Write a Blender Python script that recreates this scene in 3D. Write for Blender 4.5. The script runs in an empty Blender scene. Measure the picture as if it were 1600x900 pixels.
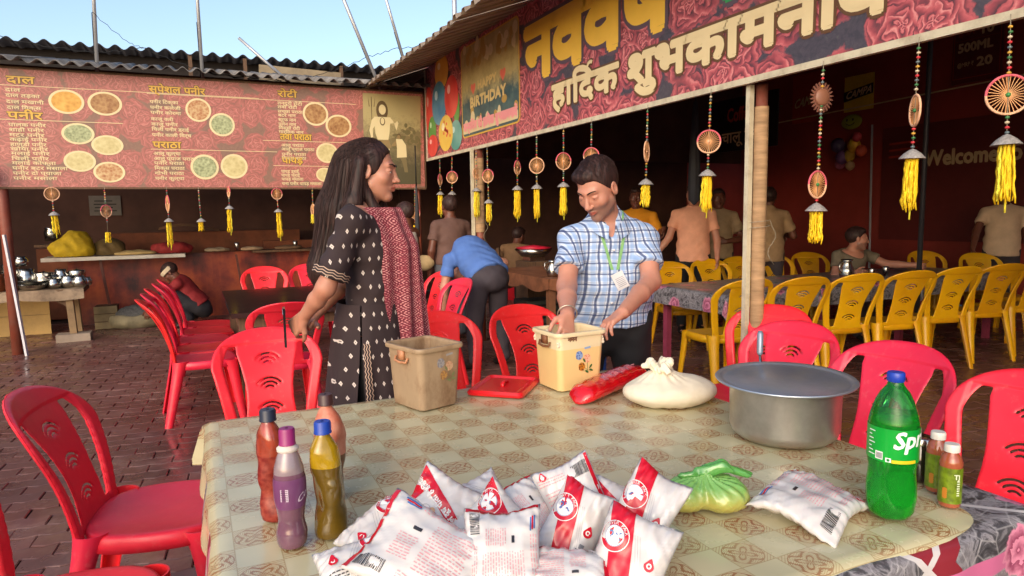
import bpy, bmesh, math, random
import numpy as np
from math import sin, cos, pi, radians, sqrt, atan2
from mathutils import Vector, Matrix
rnd = random.Random(7)
S = bpy.context.scene
COL = S.collection

# ---------------------------------------------------------------- camera
cd = bpy.data.cameras.new("camera"); cam = bpy.data.objects.new("camera", cd); COL.objects.link(cam)
cd.sensor_width = 36; cd.lens = 23.85; cd.clip_start = .05; cd.clip_end = 600
yaw, pit, rol = radians(25), radians(6.3), .0155
F_ = Vector((sin(yaw)*cos(pit), cos(yaw)*cos(pit), -sin(pit)))
R0 = Vector((cos(yaw), -sin(yaw), 0)); U0 = R0.cross(F_)
R_ = R0*cos(rol) - U0*sin(rol); U_ = U0*cos(rol) + R0*sin(rol)
m = Matrix((R_, U_, -F_)).transposed().to_4x4(); m.translation = (0, 0, 1.40)
cam.matrix_world = m; S.camera = cam

# ---------------------------------------------------------------- sky, sun, exposure
SUN_EL, SUN_AZ = radians(24), radians(222)      # azimuth clockwise from +Y: behind the camera, to the left
w = bpy.data.worlds.new("World"); S.world = w; w.use_nodes = True
nt = w.node_tree; bg = nt.nodes["Background"]
sky = nt.nodes.new("ShaderNodeTexSky"); sky.sky_type = 'NISHITA'; sky.sun_disc = False
sky.sun_elevation = SUN_EL; sky.sun_rotation = SUN_AZ
sky.air_density = 1.0; sky.dust_density = 2.2; sky.ozone_density = 1.0
nt.links.new(sky.outputs[0], bg.inputs[0]); bg.inputs[1].default_value = .15
sd = bpy.data.lights.new("sun", 'SUN'); sun = bpy.data.objects.new("sun", sd); COL.objects.link(sun)
sd.energy = .68; sd.angle = radians(60); sd.color = (1, .88, .78)
sv = Vector((sin(SUN_AZ)*cos(SUN_EL), cos(SUN_AZ)*cos(SUN_EL), sin(SUN_EL)))
sun.rotation_euler = sv.to_track_quat('Z', 'Y').to_euler()
S.view_settings.view_transform = 'Standard'; S.view_settings.look = 'None'
S.view_settings.exposure = 0.84; S.view_settings.gamma = 1

# ---------------------------------------------------------------- materials
def lin(c):
    return tuple(((v/255)/12.92 if v/255 <= .04045 else ((v/255+.055)/1.055)**2.4) for v in c) + (1,)
class NT:
    def __init__(s, name):
        s.m = bpy.data.materials.new(name); s.m.use_nodes = True; s.t = s.m.node_tree
        s.b = s.t.nodes["Principled BSDF"]; s.out = s.t.nodes["Material Output"]
    def n(s, typ, **kw):
        nd = s.t.nodes.new("ShaderNode"+typ)
        for k, v in kw.items(): setattr(nd, k, v)
        return nd
    def l(s, a, b): s.t.links.new(a, b)
    def val(s, x, sock):
        if isinstance(x, bpy.types.NodeSocket): s.l(x, sock)
        else: sock.default_value = x
    def math(s, op, a, b=0.0, c=0.0, clamp=False):
        nd = s.n("Math", operation=op); nd.use_clamp = clamp
        s.val(a, nd.inputs[0]); s.val(b, nd.inputs[1]); s.val(c, nd.inputs[2]); return nd.outputs[0]
    def mix(s, fac, a, b, mode='MIX'):
        nd = s.n("Mix", data_type='RGBA', blend_type=mode)
        s.val(fac, nd.inputs[0]); s.val(a, nd.inputs[6]); s.val(b, nd.inputs[7]); return nd.outputs[2]
    def ramp(s, fac, stops, interp='LINEAR'):
        nd = s.n("ValToRGB"); cr = nd.color_ramp; cr.interpolation = interp
        while len(cr.elements) < len(stops): cr.elements.new(.5)
        for e, (p, c) in zip(cr.elements, stops): e.position = p; e.color = c if len(c) == 4 else (*c, 1)
        s.val(fac, nd.inputs[0]); return nd.outputs[0]
    def coord(s, kind='Object', scale=1, loc=(0,0,0), rot=(0,0,0)):
        tc = s.n("TexCoord"); mp = s.n("Mapping"); s.l(tc.outputs[kind], mp.inputs[0])
        mp.inputs[1].default_value = loc; mp.inputs[2].default_value = rot
        mp.inputs[3].default_value = (scale,)*3 if not hasattr(scale, '__len__') else scale
        return mp.outputs[0]
    def noise(s, vec, scale=5, detail=4, rough=.6, dist=0, out=0):
        nd = s.n("TexNoise"); s.l(vec, nd.inputs[0]); nd.inputs[2].default_value = scale
        nd.inputs[3].default_value = detail; nd.inputs[4].default_value = rough; nd.inputs[8].default_value = dist
        return nd.outputs[out]
    def sep(s, vec):
        nd = s.n("SeparateXYZ"); s.l(vec, nd.inputs[0]); return nd.outputs
    def comb(s, x, y, z=0.0):
        nd = s.n("CombineXYZ"); s.val(x, nd.inputs[0]); s.val(y, nd.inputs[1]); s.val(z, nd.inputs[2]); return nd.outputs[0]
    def bump(s, h, strength=.3, dist=.01):
        nd = s.n("Bump"); s.l(h, nd.inputs[2]); nd.inputs[0].default_value = strength; nd.inputs[1].default_value = dist
        s.l(nd.outputs[0], s.b.inputs["Normal"]); return nd
    def base(s, c): s.val(c, s.b.inputs["Base Color"])
    def set(s, **kw):
        for k, v in kw.items(): s.val(v, s.b.inputs[k.replace('_', ' ')])
        return s
def pm(name, c, rough=.5, metal=0, var=.15, vs=6, bump=0, bs=60, bd=.002, dirt=0, ds=3, dcol=None, coat=0, trans=0, sss=0, kind='Object', stretch=None, ior=1.5):
    """general worn-surface material: colour c (0-255), fine variation, dirt patches, bump"""
    q = NT(name); b = lin(c); v = q.coord(kind, stretch or 1)
    n1 = q.noise(v, vs, 5)
    dk = tuple(x*(1-var) for x in b[:3])+(1,); lt = tuple(min(1, x*(1+var)) for x in b[:3])+(1,)
    col = q.ramp(n1, [(.3, dk), (.7, lt)])
    if dirt:
        n2 = q.noise(v, ds, 6, .7)
        f = q.math('MULTIPLY', q.ramp(n2, [(.45, (0,0,0)), (.7, (1,1,1))]), dirt)
        col = q.mix(f, col, lin(dcol or (60, 45, 35)))
        rr = q.math('MULTIPLY_ADD', n2, .25, rough-.12, clamp=True); q.set(Roughness=rr)
    else: q.set(Roughness=rough)
    q.base(col); q.set(Metallic=metal, IOR=ior)
    if coat: q.set(Coat_Weight=coat, Coat_Roughness=.08)
    if trans: q.set(Transmission_Weight=trans)
    if sss: q.set(Subsurface_Weight=sss, Subsurface_Radius=(.012, .005, .003), Subsurface_Scale=1)
    if bump: q.bump(q.noise(v, bs, 4), bump, bd)
    return q.m

# ---------------------------------------------------------------- objects
def tag(o, label=None, cat=None, group=None, kind=None):
    if label: o['label'] = label
    if cat: o['category'] = cat
    if group: o['group'] = group
    if kind: o['kind'] = kind
    return o
def thing(name, label, cat, loc=(0,0,0), rz=0, group=None):
    o = bpy.data.objects.new(name, None); COL.objects.link(o); o.location = loc; o.rotation_euler = (0, 0, rz)
    o.empty_display_size = .1
    return tag(o, label, cat, group)
def link(name, me, parent=None, label=None, kind=None):
    o = bpy.data.objects.new(name, me); COL.objects.link(o)
    if parent: o.parent = parent
    return tag(o, label, None, None, kind)
KIDS = {}
def children(o):
    return [c for c in bpy.data.objects if c.parent == o]
def dup(o, loc=None, rz=None, label=None, group=None):
    def cp(src, par):
        c = src.copy(); COL.objects.link(c)
        if par: c.parent = par
        for k in children(src): cp(k, c)
        return c
    c = cp(o, None)
    if loc is not None: c.location = loc
    if rz is not None: c.rotation_euler = (0, 0, rz)
    if label: c['label'] = label
    if group: c['group'] = group
    return c
class MB:
    def __init__(s): s.v = []; s.f = []; s.m = []; s.uv = {}; s.off = Vector((0,0,0))
    def add(s, vs, fs, mi=0):
        b = len(s.v); s.v += [tuple(v) for v in vs]; s.f += [tuple(b+i for i in f) for f in fs]; s.m += [mi]*len(fs); return s
    def box(s, c, d, mi=0, rz=0, mat=None):
        x, y, z = (k/2 for k in d); vs = [Vector((a*x, b*y, e*z)) for a in (-1,1) for b in (-1,1) for e in (-1,1)]
        if rz: R = Matrix.Rotation(rz, 3, 'Z'); vs = [R @ v for v in vs]
        if mat: vs = [mat @ v for v in vs]
        return s.add([v+Vector(c) for v in vs], [(0,1,3,2),(4,6,7,5),(0,4,5,1),(2,3,7,6),(0,2,6,4),(1,5,7,3)], mi)
    def bar(s, p, q, wd, hg, mi=0, up=(0,0,1)):
        p, q = Vector(p), Vector(q); t = (q-p).normalized(); u = Vector(up); sd = t.cross(u)
        if sd.length < 1e-4: sd = t.cross(Vector((1,0,0)))
        sd.normalize(); u = sd.cross(t); vs = [e + sd*a*wd/2 + u*b*hg/2 for e in (p, q) for a, b in ((-1,-1),(1,-1),(1,1),(-1,1))]
        return s.add(vs, [(3,2,1,0),(4,5,6,7),(0,1,5,4),(1,2,6,5),(2,3,7,6),(3,0,4,7)], mi)
    def tube(s, pts, rads, n=10, mi=0, cap=True, flat=1):
        pts = [Vector(p) for p in pts]; N = len(pts)
        if not hasattr(rads, '__len__'): rads = [rads]*N
        vs = []; up = None
        for i, p in enumerate(pts):
            t = (pts[min(i+1, N-1)]-pts[max(i-1, 0)])
            if t.length < 1e-9: t = Vector((0,0,1))
            t.normalize()
            if up is None: up = Vector((0,0,1)) if abs(t.z) < .9 else Vector((1,0,0))
            a = t.cross(up).normalized(); up = a.cross(t)
            for k in range(n):
                th = 2*pi*k/n; vs.append(p + (a*cos(th) + up*sin(th)*flat)*rads[i])
        fs = [(i*n+k, i*n+(k+1) % n, (i+1)*n+(k+1) % n, (i+1)*n+k) for i in range(N-1) for k in range(n)]
        if cap: fs += [tuple(range(n))[::-1], tuple((N-1)*n+k for k in range(n))]
        return s.add(vs, fs, mi)
    def lathe(s, prof, n=32, mi=0, c=(0,0,0), fn=None):
        vs = []
        for r, z in prof:
            for k in range(n):
                th = 2*pi*k/n; v = Vector((r*cos(th), r*sin(th), z))
                if fn: v = Vector(fn(v, th))
                vs.append(v+Vector(c))
        N = len(prof)
        fs = [(i*n+k, i*n+(k+1) % n, (i+1)*n+(k+1) % n, (i+1)*n+k) for i in range(N-1) for k in range(n)]
        return s.add(vs, fs, mi)
    def ball(s, c, r, mi=0, n=10, m_=7, rot=None):
        rr = r if hasattr(r, '__len__') else (r,)*3; vs = []
        for i in range(m_+1):
            ph = pi*i/m_
            for k in range(n):
                th = 2*pi*k/n; v = Vector((rr[0]*sin(ph)*cos(th), rr[1]*sin(ph)*sin(th), -rr[2]*cos(ph)))
                if rot: v = rot @ v
                vs.append(v+Vector(c))
        return s.add(vs, [(i*n+k, i*n+(k+1) % n, (i+1)*n+(k+1) % n, (i+1)*n+k) for i in range(m_) for k in range(n)], mi)
    def grid(s, fn, nu, nv, mi=0, closeu=False):
        vs = [fn(i/nu, j/nv) for j in range(nv+1) for i in range(nu+1)]
        return s.add(vs, [(j*(nu+1)+i, j*(nu+1)+i+1, (j+1)*(nu+1)+i+1, (j+1)*(nu+1)+i) for j in range(nv) for i in range(nu)], mi)
    def mesh(s, name, mats, smooth=True, uv=None, weld=0, angle=None):
        me = bpy.data.meshes.new(name); me.from_pydata(s.v, [], s.f)
        for mt in (mats if isinstance(mats, (list, tuple)) else [mats]): me.materials.append(mt)
        me.polygons.foreach_set('material_index', s.m)
        if weld:
            bm = bmesh.new(); bm.from_mesh(me); bmesh.ops.remove_doubles(bm, verts=bm.verts, dist=weld); bm.to_mesh(me); bm.free()
        if smooth:
            me.polygons.foreach_set('use_smooth', [True]*len(me.polygons))
            if angle: me.set_sharp_from_angle(angle=radians(angle))
        if uv is not None and not weld:
            l = me.uv_layers.new(name='UVMap'); idx = np.zeros(len(me.loops), dtype=np.int32); me.loops.foreach_get('vertex_index', idx)
            l.data.foreach_set('uv', np.asarray(uv, dtype=np.float32)[idx].ravel())
        me.update(); return me
    def build(s, name, mats, parent=None, smooth=True, label=None, kind=None, **k):
        return link(name, s.mesh(name, mats, smooth, **k), parent, label, kind)
def fixn(me):
    bm = bmesh.new(); bm.from_mesh(me); bmesh.ops.recalc_face_normals(bm, faces=bm.faces); bm.to_mesh(me); bm.free(); return me
def plate2d(f, lo, hi, h):
    """marching squares: the region f(x,y)<0 as welded polygons; returns pts, faces, f at pts"""
    nx, ny = int(math.ceil((hi[0]-lo[0])/h)), int(math.ceil((hi[1]-lo[1])/h))
    xs = lo[0]+np.arange(nx+1)*h; ys = lo[1]+np.arange(ny+1)*h
    X, Y = np.meshgrid(xs, ys, indexing='ij'); V = f(X, Y)
    V = np.where(np.abs(V) < 1e-5, 1e-5, V)
    ids = {}; pts = []; fv = []; faces = []
    def cor(i, j):
        k = (i, j)
        if k not in ids: ids[k] = len(pts); pts.append((xs[i], ys[j])); fv.append(V[i, j])
        return ids[k]
    def edg(a, b):
        k = (a, b) if a < b else (b, a)
        if k not in ids:
            va, vb = V[a], V[b]; t = va/(va-vb)
            ids[k] = len(pts); pts.append((xs[a[0]]*(1-t)+xs[b[0]]*t, ys[a[1]]*(1-t)+ys[b[1]]*t)); fv.append(0.)
        return ids[k]
    for i in range(nx):
        for j in range(ny):
            q = [(i, j), (i+1, j), (i+1, j+1), (i, j+1)]; s = [V[c] < 0 for c in q]
            if not any(s): continue
            poly = []
            for a in range(4):
                b = (a+1) % 4
                if s[a]: poly.append(cor(*q[a]))
                if s[a] != s[b]: poly.append(edg(q[a], q[b]))
            if len(poly) > 2: faces.append(tuple(poly))
    return np.array(pts), faces, np.array(fv)
def solid_plate(mb, pts, faces, fv, fmap, th, mi=0):
    """fmap(x,y,off) -> 3d; th(d) half thickness by distance inside the outline"""
    n = len(pts); ed = np.abs(fv) < 1e-9
    top = [fmap(p[0], p[1], th(-v, p)) for p, v in zip(pts, fv)]
    bot = [fmap(p[0], p[1], -th(-v, p)) for p, v in zip(pts, fv)]
    mb.add(top+bot, [f for f in faces] + [tuple((n+i) for i in f[::-1]) for f in faces], mi)
TXT = {}
def text2d(s, size=1, align='LEFT', spacing=1):
    """triangulated lettering with the built-in font: (verts Nx2, faces)"""
    c = bpy.data.curves.new('lettering', 'FONT'); c.body = s; c.size = size; c.align_x = align; c.resolution_u = 2; c.space_character = spacing
    o = bpy.data.objects.new('lettering', c); me = bpy.data.meshes.new_from_object(o)
    v = np.array([tuple(x.co)[:2] for x in me.vertices]).reshape(-1, 2); f = [tuple(p.vertices) for p in me.polygons]
    bpy.data.objects.remove(o); bpy.data.curves.remove(c); bpy.data.meshes.remove(me)
    return v, f
def letters(mb, s, fmap, size=1, align='LEFT', bold=0, depth=.002, mi=0, sx=1, nb=8, spacing=1):
    """fmap(x,y,lift)->3d. bold: stroke widening radius"""
    v, f = text2d(s, size, align, spacing)
    offs = [(0, 0)] + ([(bold*cos(2*pi*k/nb), bold*sin(2*pi*k/nb)) for k in range(nb)] if bold else [])
    for k, (dx, dy) in enumerate(offs):
        mb.add([fmap((x*sx+dx), (y+dy), depth-k*depth*.04) for x, y in v], f, mi)
    return mb

# ---------------------------------------------------------------- solid modelling with distance fields (bodies, cloth)
def sd_cap(P, a, b, ra, rb=None, fl=None):
    rb = ra if rb is None else rb
    a = np.asarray(a, np.float32); b = np.asarray(b, np.float32)
    if fl is not None:      # flatten: axis unit vector and factor
        ax, k = fl; ax = np.asarray(ax, np.float32); ax = ax/np.linalg.norm(ax); o = a.copy()
        Q = P-o; Q = Q+np.outer(Q@ax, ax)*(k-1); bb = b-o; bb = bb+ax*(bb@ax)*(k-1)
        h = np.clip(Q@bb/(bb@bb+1e-9), 0, 1); return (np.linalg.norm(Q-h[:, None]*bb, axis=1)-(ra+(rb-ra)*h))/max(1, k)**.5
    pa = P-a; ba = b-a; h = np.clip(pa@ba/(ba@ba+1e-9), 0, 1)
    return np.linalg.norm(pa-h[:, None]*ba, axis=1)-(ra+(rb-ra)*h)
def sd_ell(P, c, r, R=None):
    Q = P-np.asarray(c, np.float32)
    if R is not None: Q = Q@np.asarray(R, np.float32)
    r = np.asarray(r, np.float32); k0 = np.linalg.norm(Q/r, axis=1); k1 = np.linalg.norm(Q/(r*r), axis=1)+1e-6
    return k0*(k0-1)/k1
def smin(a, b, k):
    if k <= 0: return np.minimum(a, b)
    h = np.clip(.5+.5*(b-a)/k, 0, 1); return b*(1-h)+a*h-k*h*(1-h)
def field(prims):
    def f(P):
        d = np.full(len(P), 9., np.float32)
        for q in prims:
            op, k, kind, *a = q
            if kind == 'cap': v = sd_cap(P, *a)
            elif kind == 'ell': v = sd_ell(P, *a)
            elif kind == 'pl': v = P@np.asarray(a[0], np.float32)-a[1]
            elif kind == 'fn': v = a[0](P)
            if op == 'u': d = smin(d, v, k)
            elif op == 's': d = -smin(-d, v, k)
            elif op == 'i': d = -smin(-d, -v, k)
            elif op == '+': d = d+v
        return d
    return f
def nets(f, lo, hi, h):
    lo = np.asarray(lo, np.float32); hi = np.asarray(hi, np.float32)
    n = np.ceil((hi-lo)/h).astype(int)+1
    ax = [lo[i]+np.arange(n[i], dtype=np.float32)*h for i in range(3)]
    G = np.stack(np.meshgrid(*ax, indexing='ij'), -1).reshape(-1, 3)
    st = 5; m3 = (n+st-1)//st+1
    if np.prod(n) > 30000:
        ca = [lo[i]+(np.arange(m3[i], dtype=np.float32)-.0)*h*st for i in range(3)]
        Gc = np.stack(np.meshgrid(*ca, indexing='ij'), -1).reshape(-1, 3); Vc = f(Gc).reshape(m3)
        near = np.abs(Vc) < h*st*1.3+.012; w8 = np.zeros(m3-1, bool); sg = np.zeros(m3-1, bool); a_ = np.zeros(m3-1, bool)
        for dx in (0, 1):
            for dy in (0, 1):
                for dz in (0, 1):
                    sl_ = (slice(dx, m3[0]-1+dx), slice(dy, m3[1]-1+dy), slice(dz, m3[2]-1+dz)); w8 |= near[sl_]; a_ |= Vc[sl_] < 0
        rep = lambda A: A.repeat(st, 0).repeat(st, 1).repeat(st, 2)
        W8 = rep(w8); I8 = rep(a_); pad = [(0, max(0, int(n[i]-W8.shape[i]))) for i in range(3)]
        W8 = np.pad(W8, pad)[:n[0], :n[1], :n[2]].ravel(); I8 = np.pad(I8, pad)[:n[0], :n[1], :n[2]].ravel()
        V = np.where(I8, -1., 1.).astype(np.float32); ii = np.flatnonzero(W8)
        for i in range(0, len(ii), 400000): V[ii[i:i+400000]] = f(G[ii[i:i+400000]])
        V = V.reshape(n)
    else: V = f(G).reshape(n)
    V = np.where(V == 0, 1e-6, V); Sg = V < 0
    c = n-1; cs = np.zeros(c, np.float32); cnt = np.zeros(c, np.int32); acc = np.zeros((*c, 3), np.float32)
    def sl(a, dx, dy, dz): return a[dx:dx+c[0], dy:dy+c[1], dz:dz+c[2]]
    for axis in range(3):
        o = [k for k in range(3) if k != axis]
        for u in (0, 1):
            for v in (0, 1):
                d0 = [0, 0, 0]; d0[o[0]] = u; d0[o[1]] = v; d1 = list(d0); d1[axis] = 1
                a, b = sl(V, *d0), sl(V, *d1); cr = (a < 0) != (b < 0)
                t = np.where(cr, a/(a-b+1e-12), 0); p = np.zeros((*c, 3), np.float32)
                p[..., o[0]] = u; p[..., o[1]] = v; p[..., axis] = t
                acc += p*cr[..., None]; cnt += cr
    act = cnt > 0; idx = -np.ones(c, np.int64); idx[act] = np.arange(act.sum())
    ijk = np.argwhere(act); vs = lo+h*(ijk+acc[act]/cnt[act][:, None])
    fs = []
    for axis in range(3):
        o = [(axis+1) % 3, (axis+2) % 3]
        a = Sg; s0 = [slice(None)]*3; s1 = [slice(None)]*3; s0[axis] = slice(0, -1); s1[axis] = slice(1, None)
        cr = a[tuple(s0)] != a[tuple(s1)]; ins = a[tuple(s0)]
        w = np.argwhere(cr); ok = (w[:, o[0]] > 0) & (w[:, o[1]] > 0) & (w[:, o[0]] < c[o[0]]) & (w[:, o[1]] < c[o[1]]); w = w[ok]
        flip = ins[tuple(w.T)]
        q = []
        for du, dv in ((-1, -1), (0, -1), (0, 0), (-1, 0)):
            x = w.copy(); x[:, o[0]] += du; x[:, o[1]] += dv; q.append(idx[tuple(x.T)])
        q = np.stack(q, 1); q[~flip] = q[~flip][:, ::-1]; fs.append(q)
    return vs, np.concatenate(fs) if fs else np.zeros((0, 4), int)
def sculpt(name, f, blocks, mats, parent=None, smooth=True, col=None, label=None):
    """blocks: list of (lo,hi,h), coarse first; finer blocks replace what they cover"""
    AV = []; AF = []; base = 0
    for bi, (lo, hi, h) in enumerate(blocks):
        v, q = nets(f, lo, hi, h)
        if not len(q): continue
        ce = v[q].mean(1); keep = np.ones(len(q), bool)
        for (l2, h2, g2) in blocks[bi+1:]:
            keep &= ~np.all((ce > np.array(l2)+g2*1.5) & (ce < np.array(h2)-g2*1.5), axis=1)
        q = q[keep]; us = np.unique(q); mp = np.zeros(len(v), np.int64); mp[us] = np.arange(len(us))
        AV.append(v[us]); AF.append(mp[q]+base); base += len(us)
    if not AV: return None
    v = np.concatenate(AV); q = np.concatenate(AF)
    me = bpy.data.meshes.new(name); me.vertices.add(len(v)); me.vertices.foreach_set('co', v.astype(np.float32).ravel())
    me.loops.add(len(q)*4); me.loops.foreach_set('vertex_index', q.astype(np.int32).ravel())
    me.polygons.add(len(q)); me.polygons.foreach_set('loop_start', np.arange(0, len(q)*4, 4, dtype=np.int32)); me.polygons.foreach_set('loop_total', np.full(len(q), 4, np.int32))
    for mt in (mats if isinstance(mats, (list, tuple)) else [mats]): me.materials.append(mt)
    me.update(calc_edges=True); me.validate()
    me.polygons.foreach_set('use_smooth', [smooth]*len(me.polygons))
    if col is not None and len(me.vertices) == len(v):
        a = me.color_attributes.new('tint', 'FLOAT_COLOR', 'POINT'); a.data.foreach_set('color', np.concatenate([col(v), np.ones((len(v), 1))], 1).astype(np.float32).ravel())
    return link(name, me, parent, label)
def wob(P, s, ph=0):
    """cheap smooth pseudo-noise"""
    x, y, z = P[:, 0]*s+ph, P[:, 1]*s+ph*1.7, P[:, 2]*s+ph*.6
    return (np.sin(x*1.0+1.3*np.sin(y*.9+.4))*np.cos(z*1.1+1.1*np.sin(x*.7)) + .6*np.sin(z*2.1+y*1.4+1.5*np.sin(x*1.3)) + .35*np.sin(x*3.7+z*1.9+ph)*np.cos(y*3.1-z*.7))/1.5
# ================================================================ materials of the place
m_cream = pm('painted_metal_cream', (205, 196, 170), .5, var=.08, dirt=.5, ds=8, dcol=(120, 95, 70))
m_dark = pm('dark_brown_wall', (38, 30, 28), .8, var=.3, vs=3)
m_maroon = pm('maroon_board', (74, 22, 22), .35, var=.2, vs=1.5, dirt=.6, ds=1.2, dcol=(25, 14, 14))
m_wood = pm('rough_wood', (104, 76, 54), .75, var=.35, vs=7, stretch=(8, 1, 1), bump=.4, dirt=.4)
m_steel = pm('stainless_steel', (190, 188, 182), .24, metal=1, var=.08, vs=20, bump=.05, bs=30)
m_tar = pm('black_cable', (16, 16, 18), .6)
m_string = pm('string', (150, 140, 120), .8)

def m_asbestos():
    q = NT('cement_sheet'); v = q.coord(); n = q.noise(v, 3, 6, .7)
    q.base(q.ramp(n, [(.3, lin((70, 66, 64))), (.55, lin((128, 122, 116))), (.75, lin((160, 154, 146)))]))
    q.set(Roughness=.9); q.bump(q.noise(v, 40, 4), .4, .004); return q.m
m_asb = m_asbestos()
m_tin = pm('ribbed_tin', (144, 128, 112), .55, metal=.15, var=.18, vs=2, dirt=.5, ds=2.5, dcol=(88, 62, 44))

def m_paver():
    q = NT('paver'); v = q.coord('Object'); g = q.n("NewGeometry"); pv = q.coord('Generated')
    wp = g.outputs['Position']; oi = q.n("ObjectInfo")
    n1 = q.noise(wp, 1.1, 5, .65); n2 = q.noise(wp, 22, 5, .7); n3 = q.noise(wp, 90, 3)
    vo = q.n("TexVoronoi"); q.l(wp, vo.inputs[0]); vo.inputs[2].default_value = 7.0
    c = q.ramp(n1, [(.25, lin((80, 56, 52))), (.5, lin((106, 74, 68))), (.72, lin((132, 102, 94)))])
    c = q.mix(q.math('MULTIPLY', n2, .55), c, lin((62, 36, 34)), 'MIX')
    c = q.mix(q.math('MULTIPLY', oi.outputs['Random'], .35), c, lin((126, 80, 70)))
    pale_mask = q.ramp(q.noise(wp, 3.1, 6, .75), [(.52, (0, 0, 0)), (.72, (1, 1, 1))])
    c = q.mix(q.math('MULTIPLY', pale_mask, .55), c, lin((150, 118, 108)))  # paler patches mixed in by noise
    q.base(c)
    wet = q.ramp(q.noise(wp, 1.9, 5, .6), [(.38, (.16,)*3), (.64, (.5,)*3)])
    q.set(Roughness=wet)
    h = q.math('ADD', q.math('MULTIPLY', n2, .7), q.math('MULTIPLY', n3, .3)); q.bump(h, .6, .004); return q.m
m_pav = m_paver()

# ================================================================ ground with interlocking pavers
mb = MB(); mb.add([(-60, -40, -.03), (80, -40, -.03), (80, 120, -.03), (-60, 120, -.03)], [(0, 1, 2, 3)])
m_soil = pm('soil', (58, 40, 34), .9, var=.3, vs=9, bump=.4, bs=80)
ground = mb.build('ground', m_soil, smooth=False); tag(ground, kind='structure')
# zig-zag paver, 225 x 112 mm, chamfered top
L_, W_ = .226, .113; z8 = .016
def zig(ins, z):
    xs = [-.5, -.25, 0, .25, .5]; zz = [1, -1, 1, -1, 1]
    lo = [(x*L_*(1-2*ins/L_), -W_/2+ins+zz[i]*z8/2, z) for i, x in enumerate(xs)]
    hi = [(x*L_*(1-2*ins/L_), W_/2-ins+zz[i]*z8/2, z) for i, x in enumerate(xs)]
    return lo+hi[::-1]
def paver_geo():
    rings = [zig(.002, -.03), zig(.002, -.004), zig(.0065, 0)]
    vs = rings[0]+rings[1]+rings[2]; n = 10
    fs = [(r*n+i, r*n+(i+1) % n, (r+1)*n+(i+1) % n, (r+1)*n+i) for r in (0, 1) for i in range(n)]
    # top as four quads
    t = 2*n; fs += [(t+i, t+i+1, t+n-2-i, t+n-1-i) for i in range(4)]
    return vs, fs
pv, pf = paver_geo()
mp = MB(); mp.add(pv, pf); me_pav = mp.mesh('paver', m_pav, smooth=False)
Ra = radians(-5); pos = []
for j in range(-20, 130):
    for i in range(-50, 64):
        x = (i+.5*(j % 2))*L_; y = j*(W_); X = x*cos(Ra)-y*sin(Ra); Y = x*sin(Ra)+y*cos(Ra)
        if -4.8 < X < 9.8 and .2 < Y < 10.9: pos.append((X, Y))
def cam_px(p):
    v = Vector(p)-cam.location; z = v.dot(F_); return (v.dot(R_)/z, v.dot(U_)/z, z) if z > .1 else (9, 9, z)
vis = []; rest = []
for (X, Y) in pos:
    a, b, z = cam_px((X, Y, 0))
    s = z > 0 and abs(a) < .80 and abs(b) < .46 and not (.03 < X < 1.6 and Y < 2.3) and not (a > -.43 and X < 1.6 and b < -.2)
    (vis if s else rest).append((z, X, Y))
vis.sort(); rest = rest+vis[300:]; vis = vis[:300]
prr = random.Random(3)
def ptilt(): return (prr.gauss(0, .009), prr.gauss(0, .009), Ra+prr.gauss(0, .006), prr.gauss(0, .0016))
for z, X, Y in vis:
    o = link('paver', me_pav, ground); a, b, c, dz = ptilt(); o.location = (X, Y, dz); o.rotation_euler = (a, b, c)
V = np.array(pv); n = len(pv); AV = []; AF = []
for k, (z, X, Y) in enumerate(rest):
    a, b, c, dz = ptilt(); M3 = np.array(Matrix.Rotation(c, 3, 'Z') @ Matrix.Rotation(b, 3, 'Y') @ Matrix.Rotation(a, 3, 'X'))
    AV.append(V@M3.T+[X, Y, dz]); AF += [tuple(i+k*n for i in f) for f in pf]
me = bpy.data.meshes.new('paver'); me.from_pydata([tuple(v) for v in np.concatenate(AV)], [], AF); me.materials.append(m_pav)
link('paver', me, ground, kind='stuff')

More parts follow.
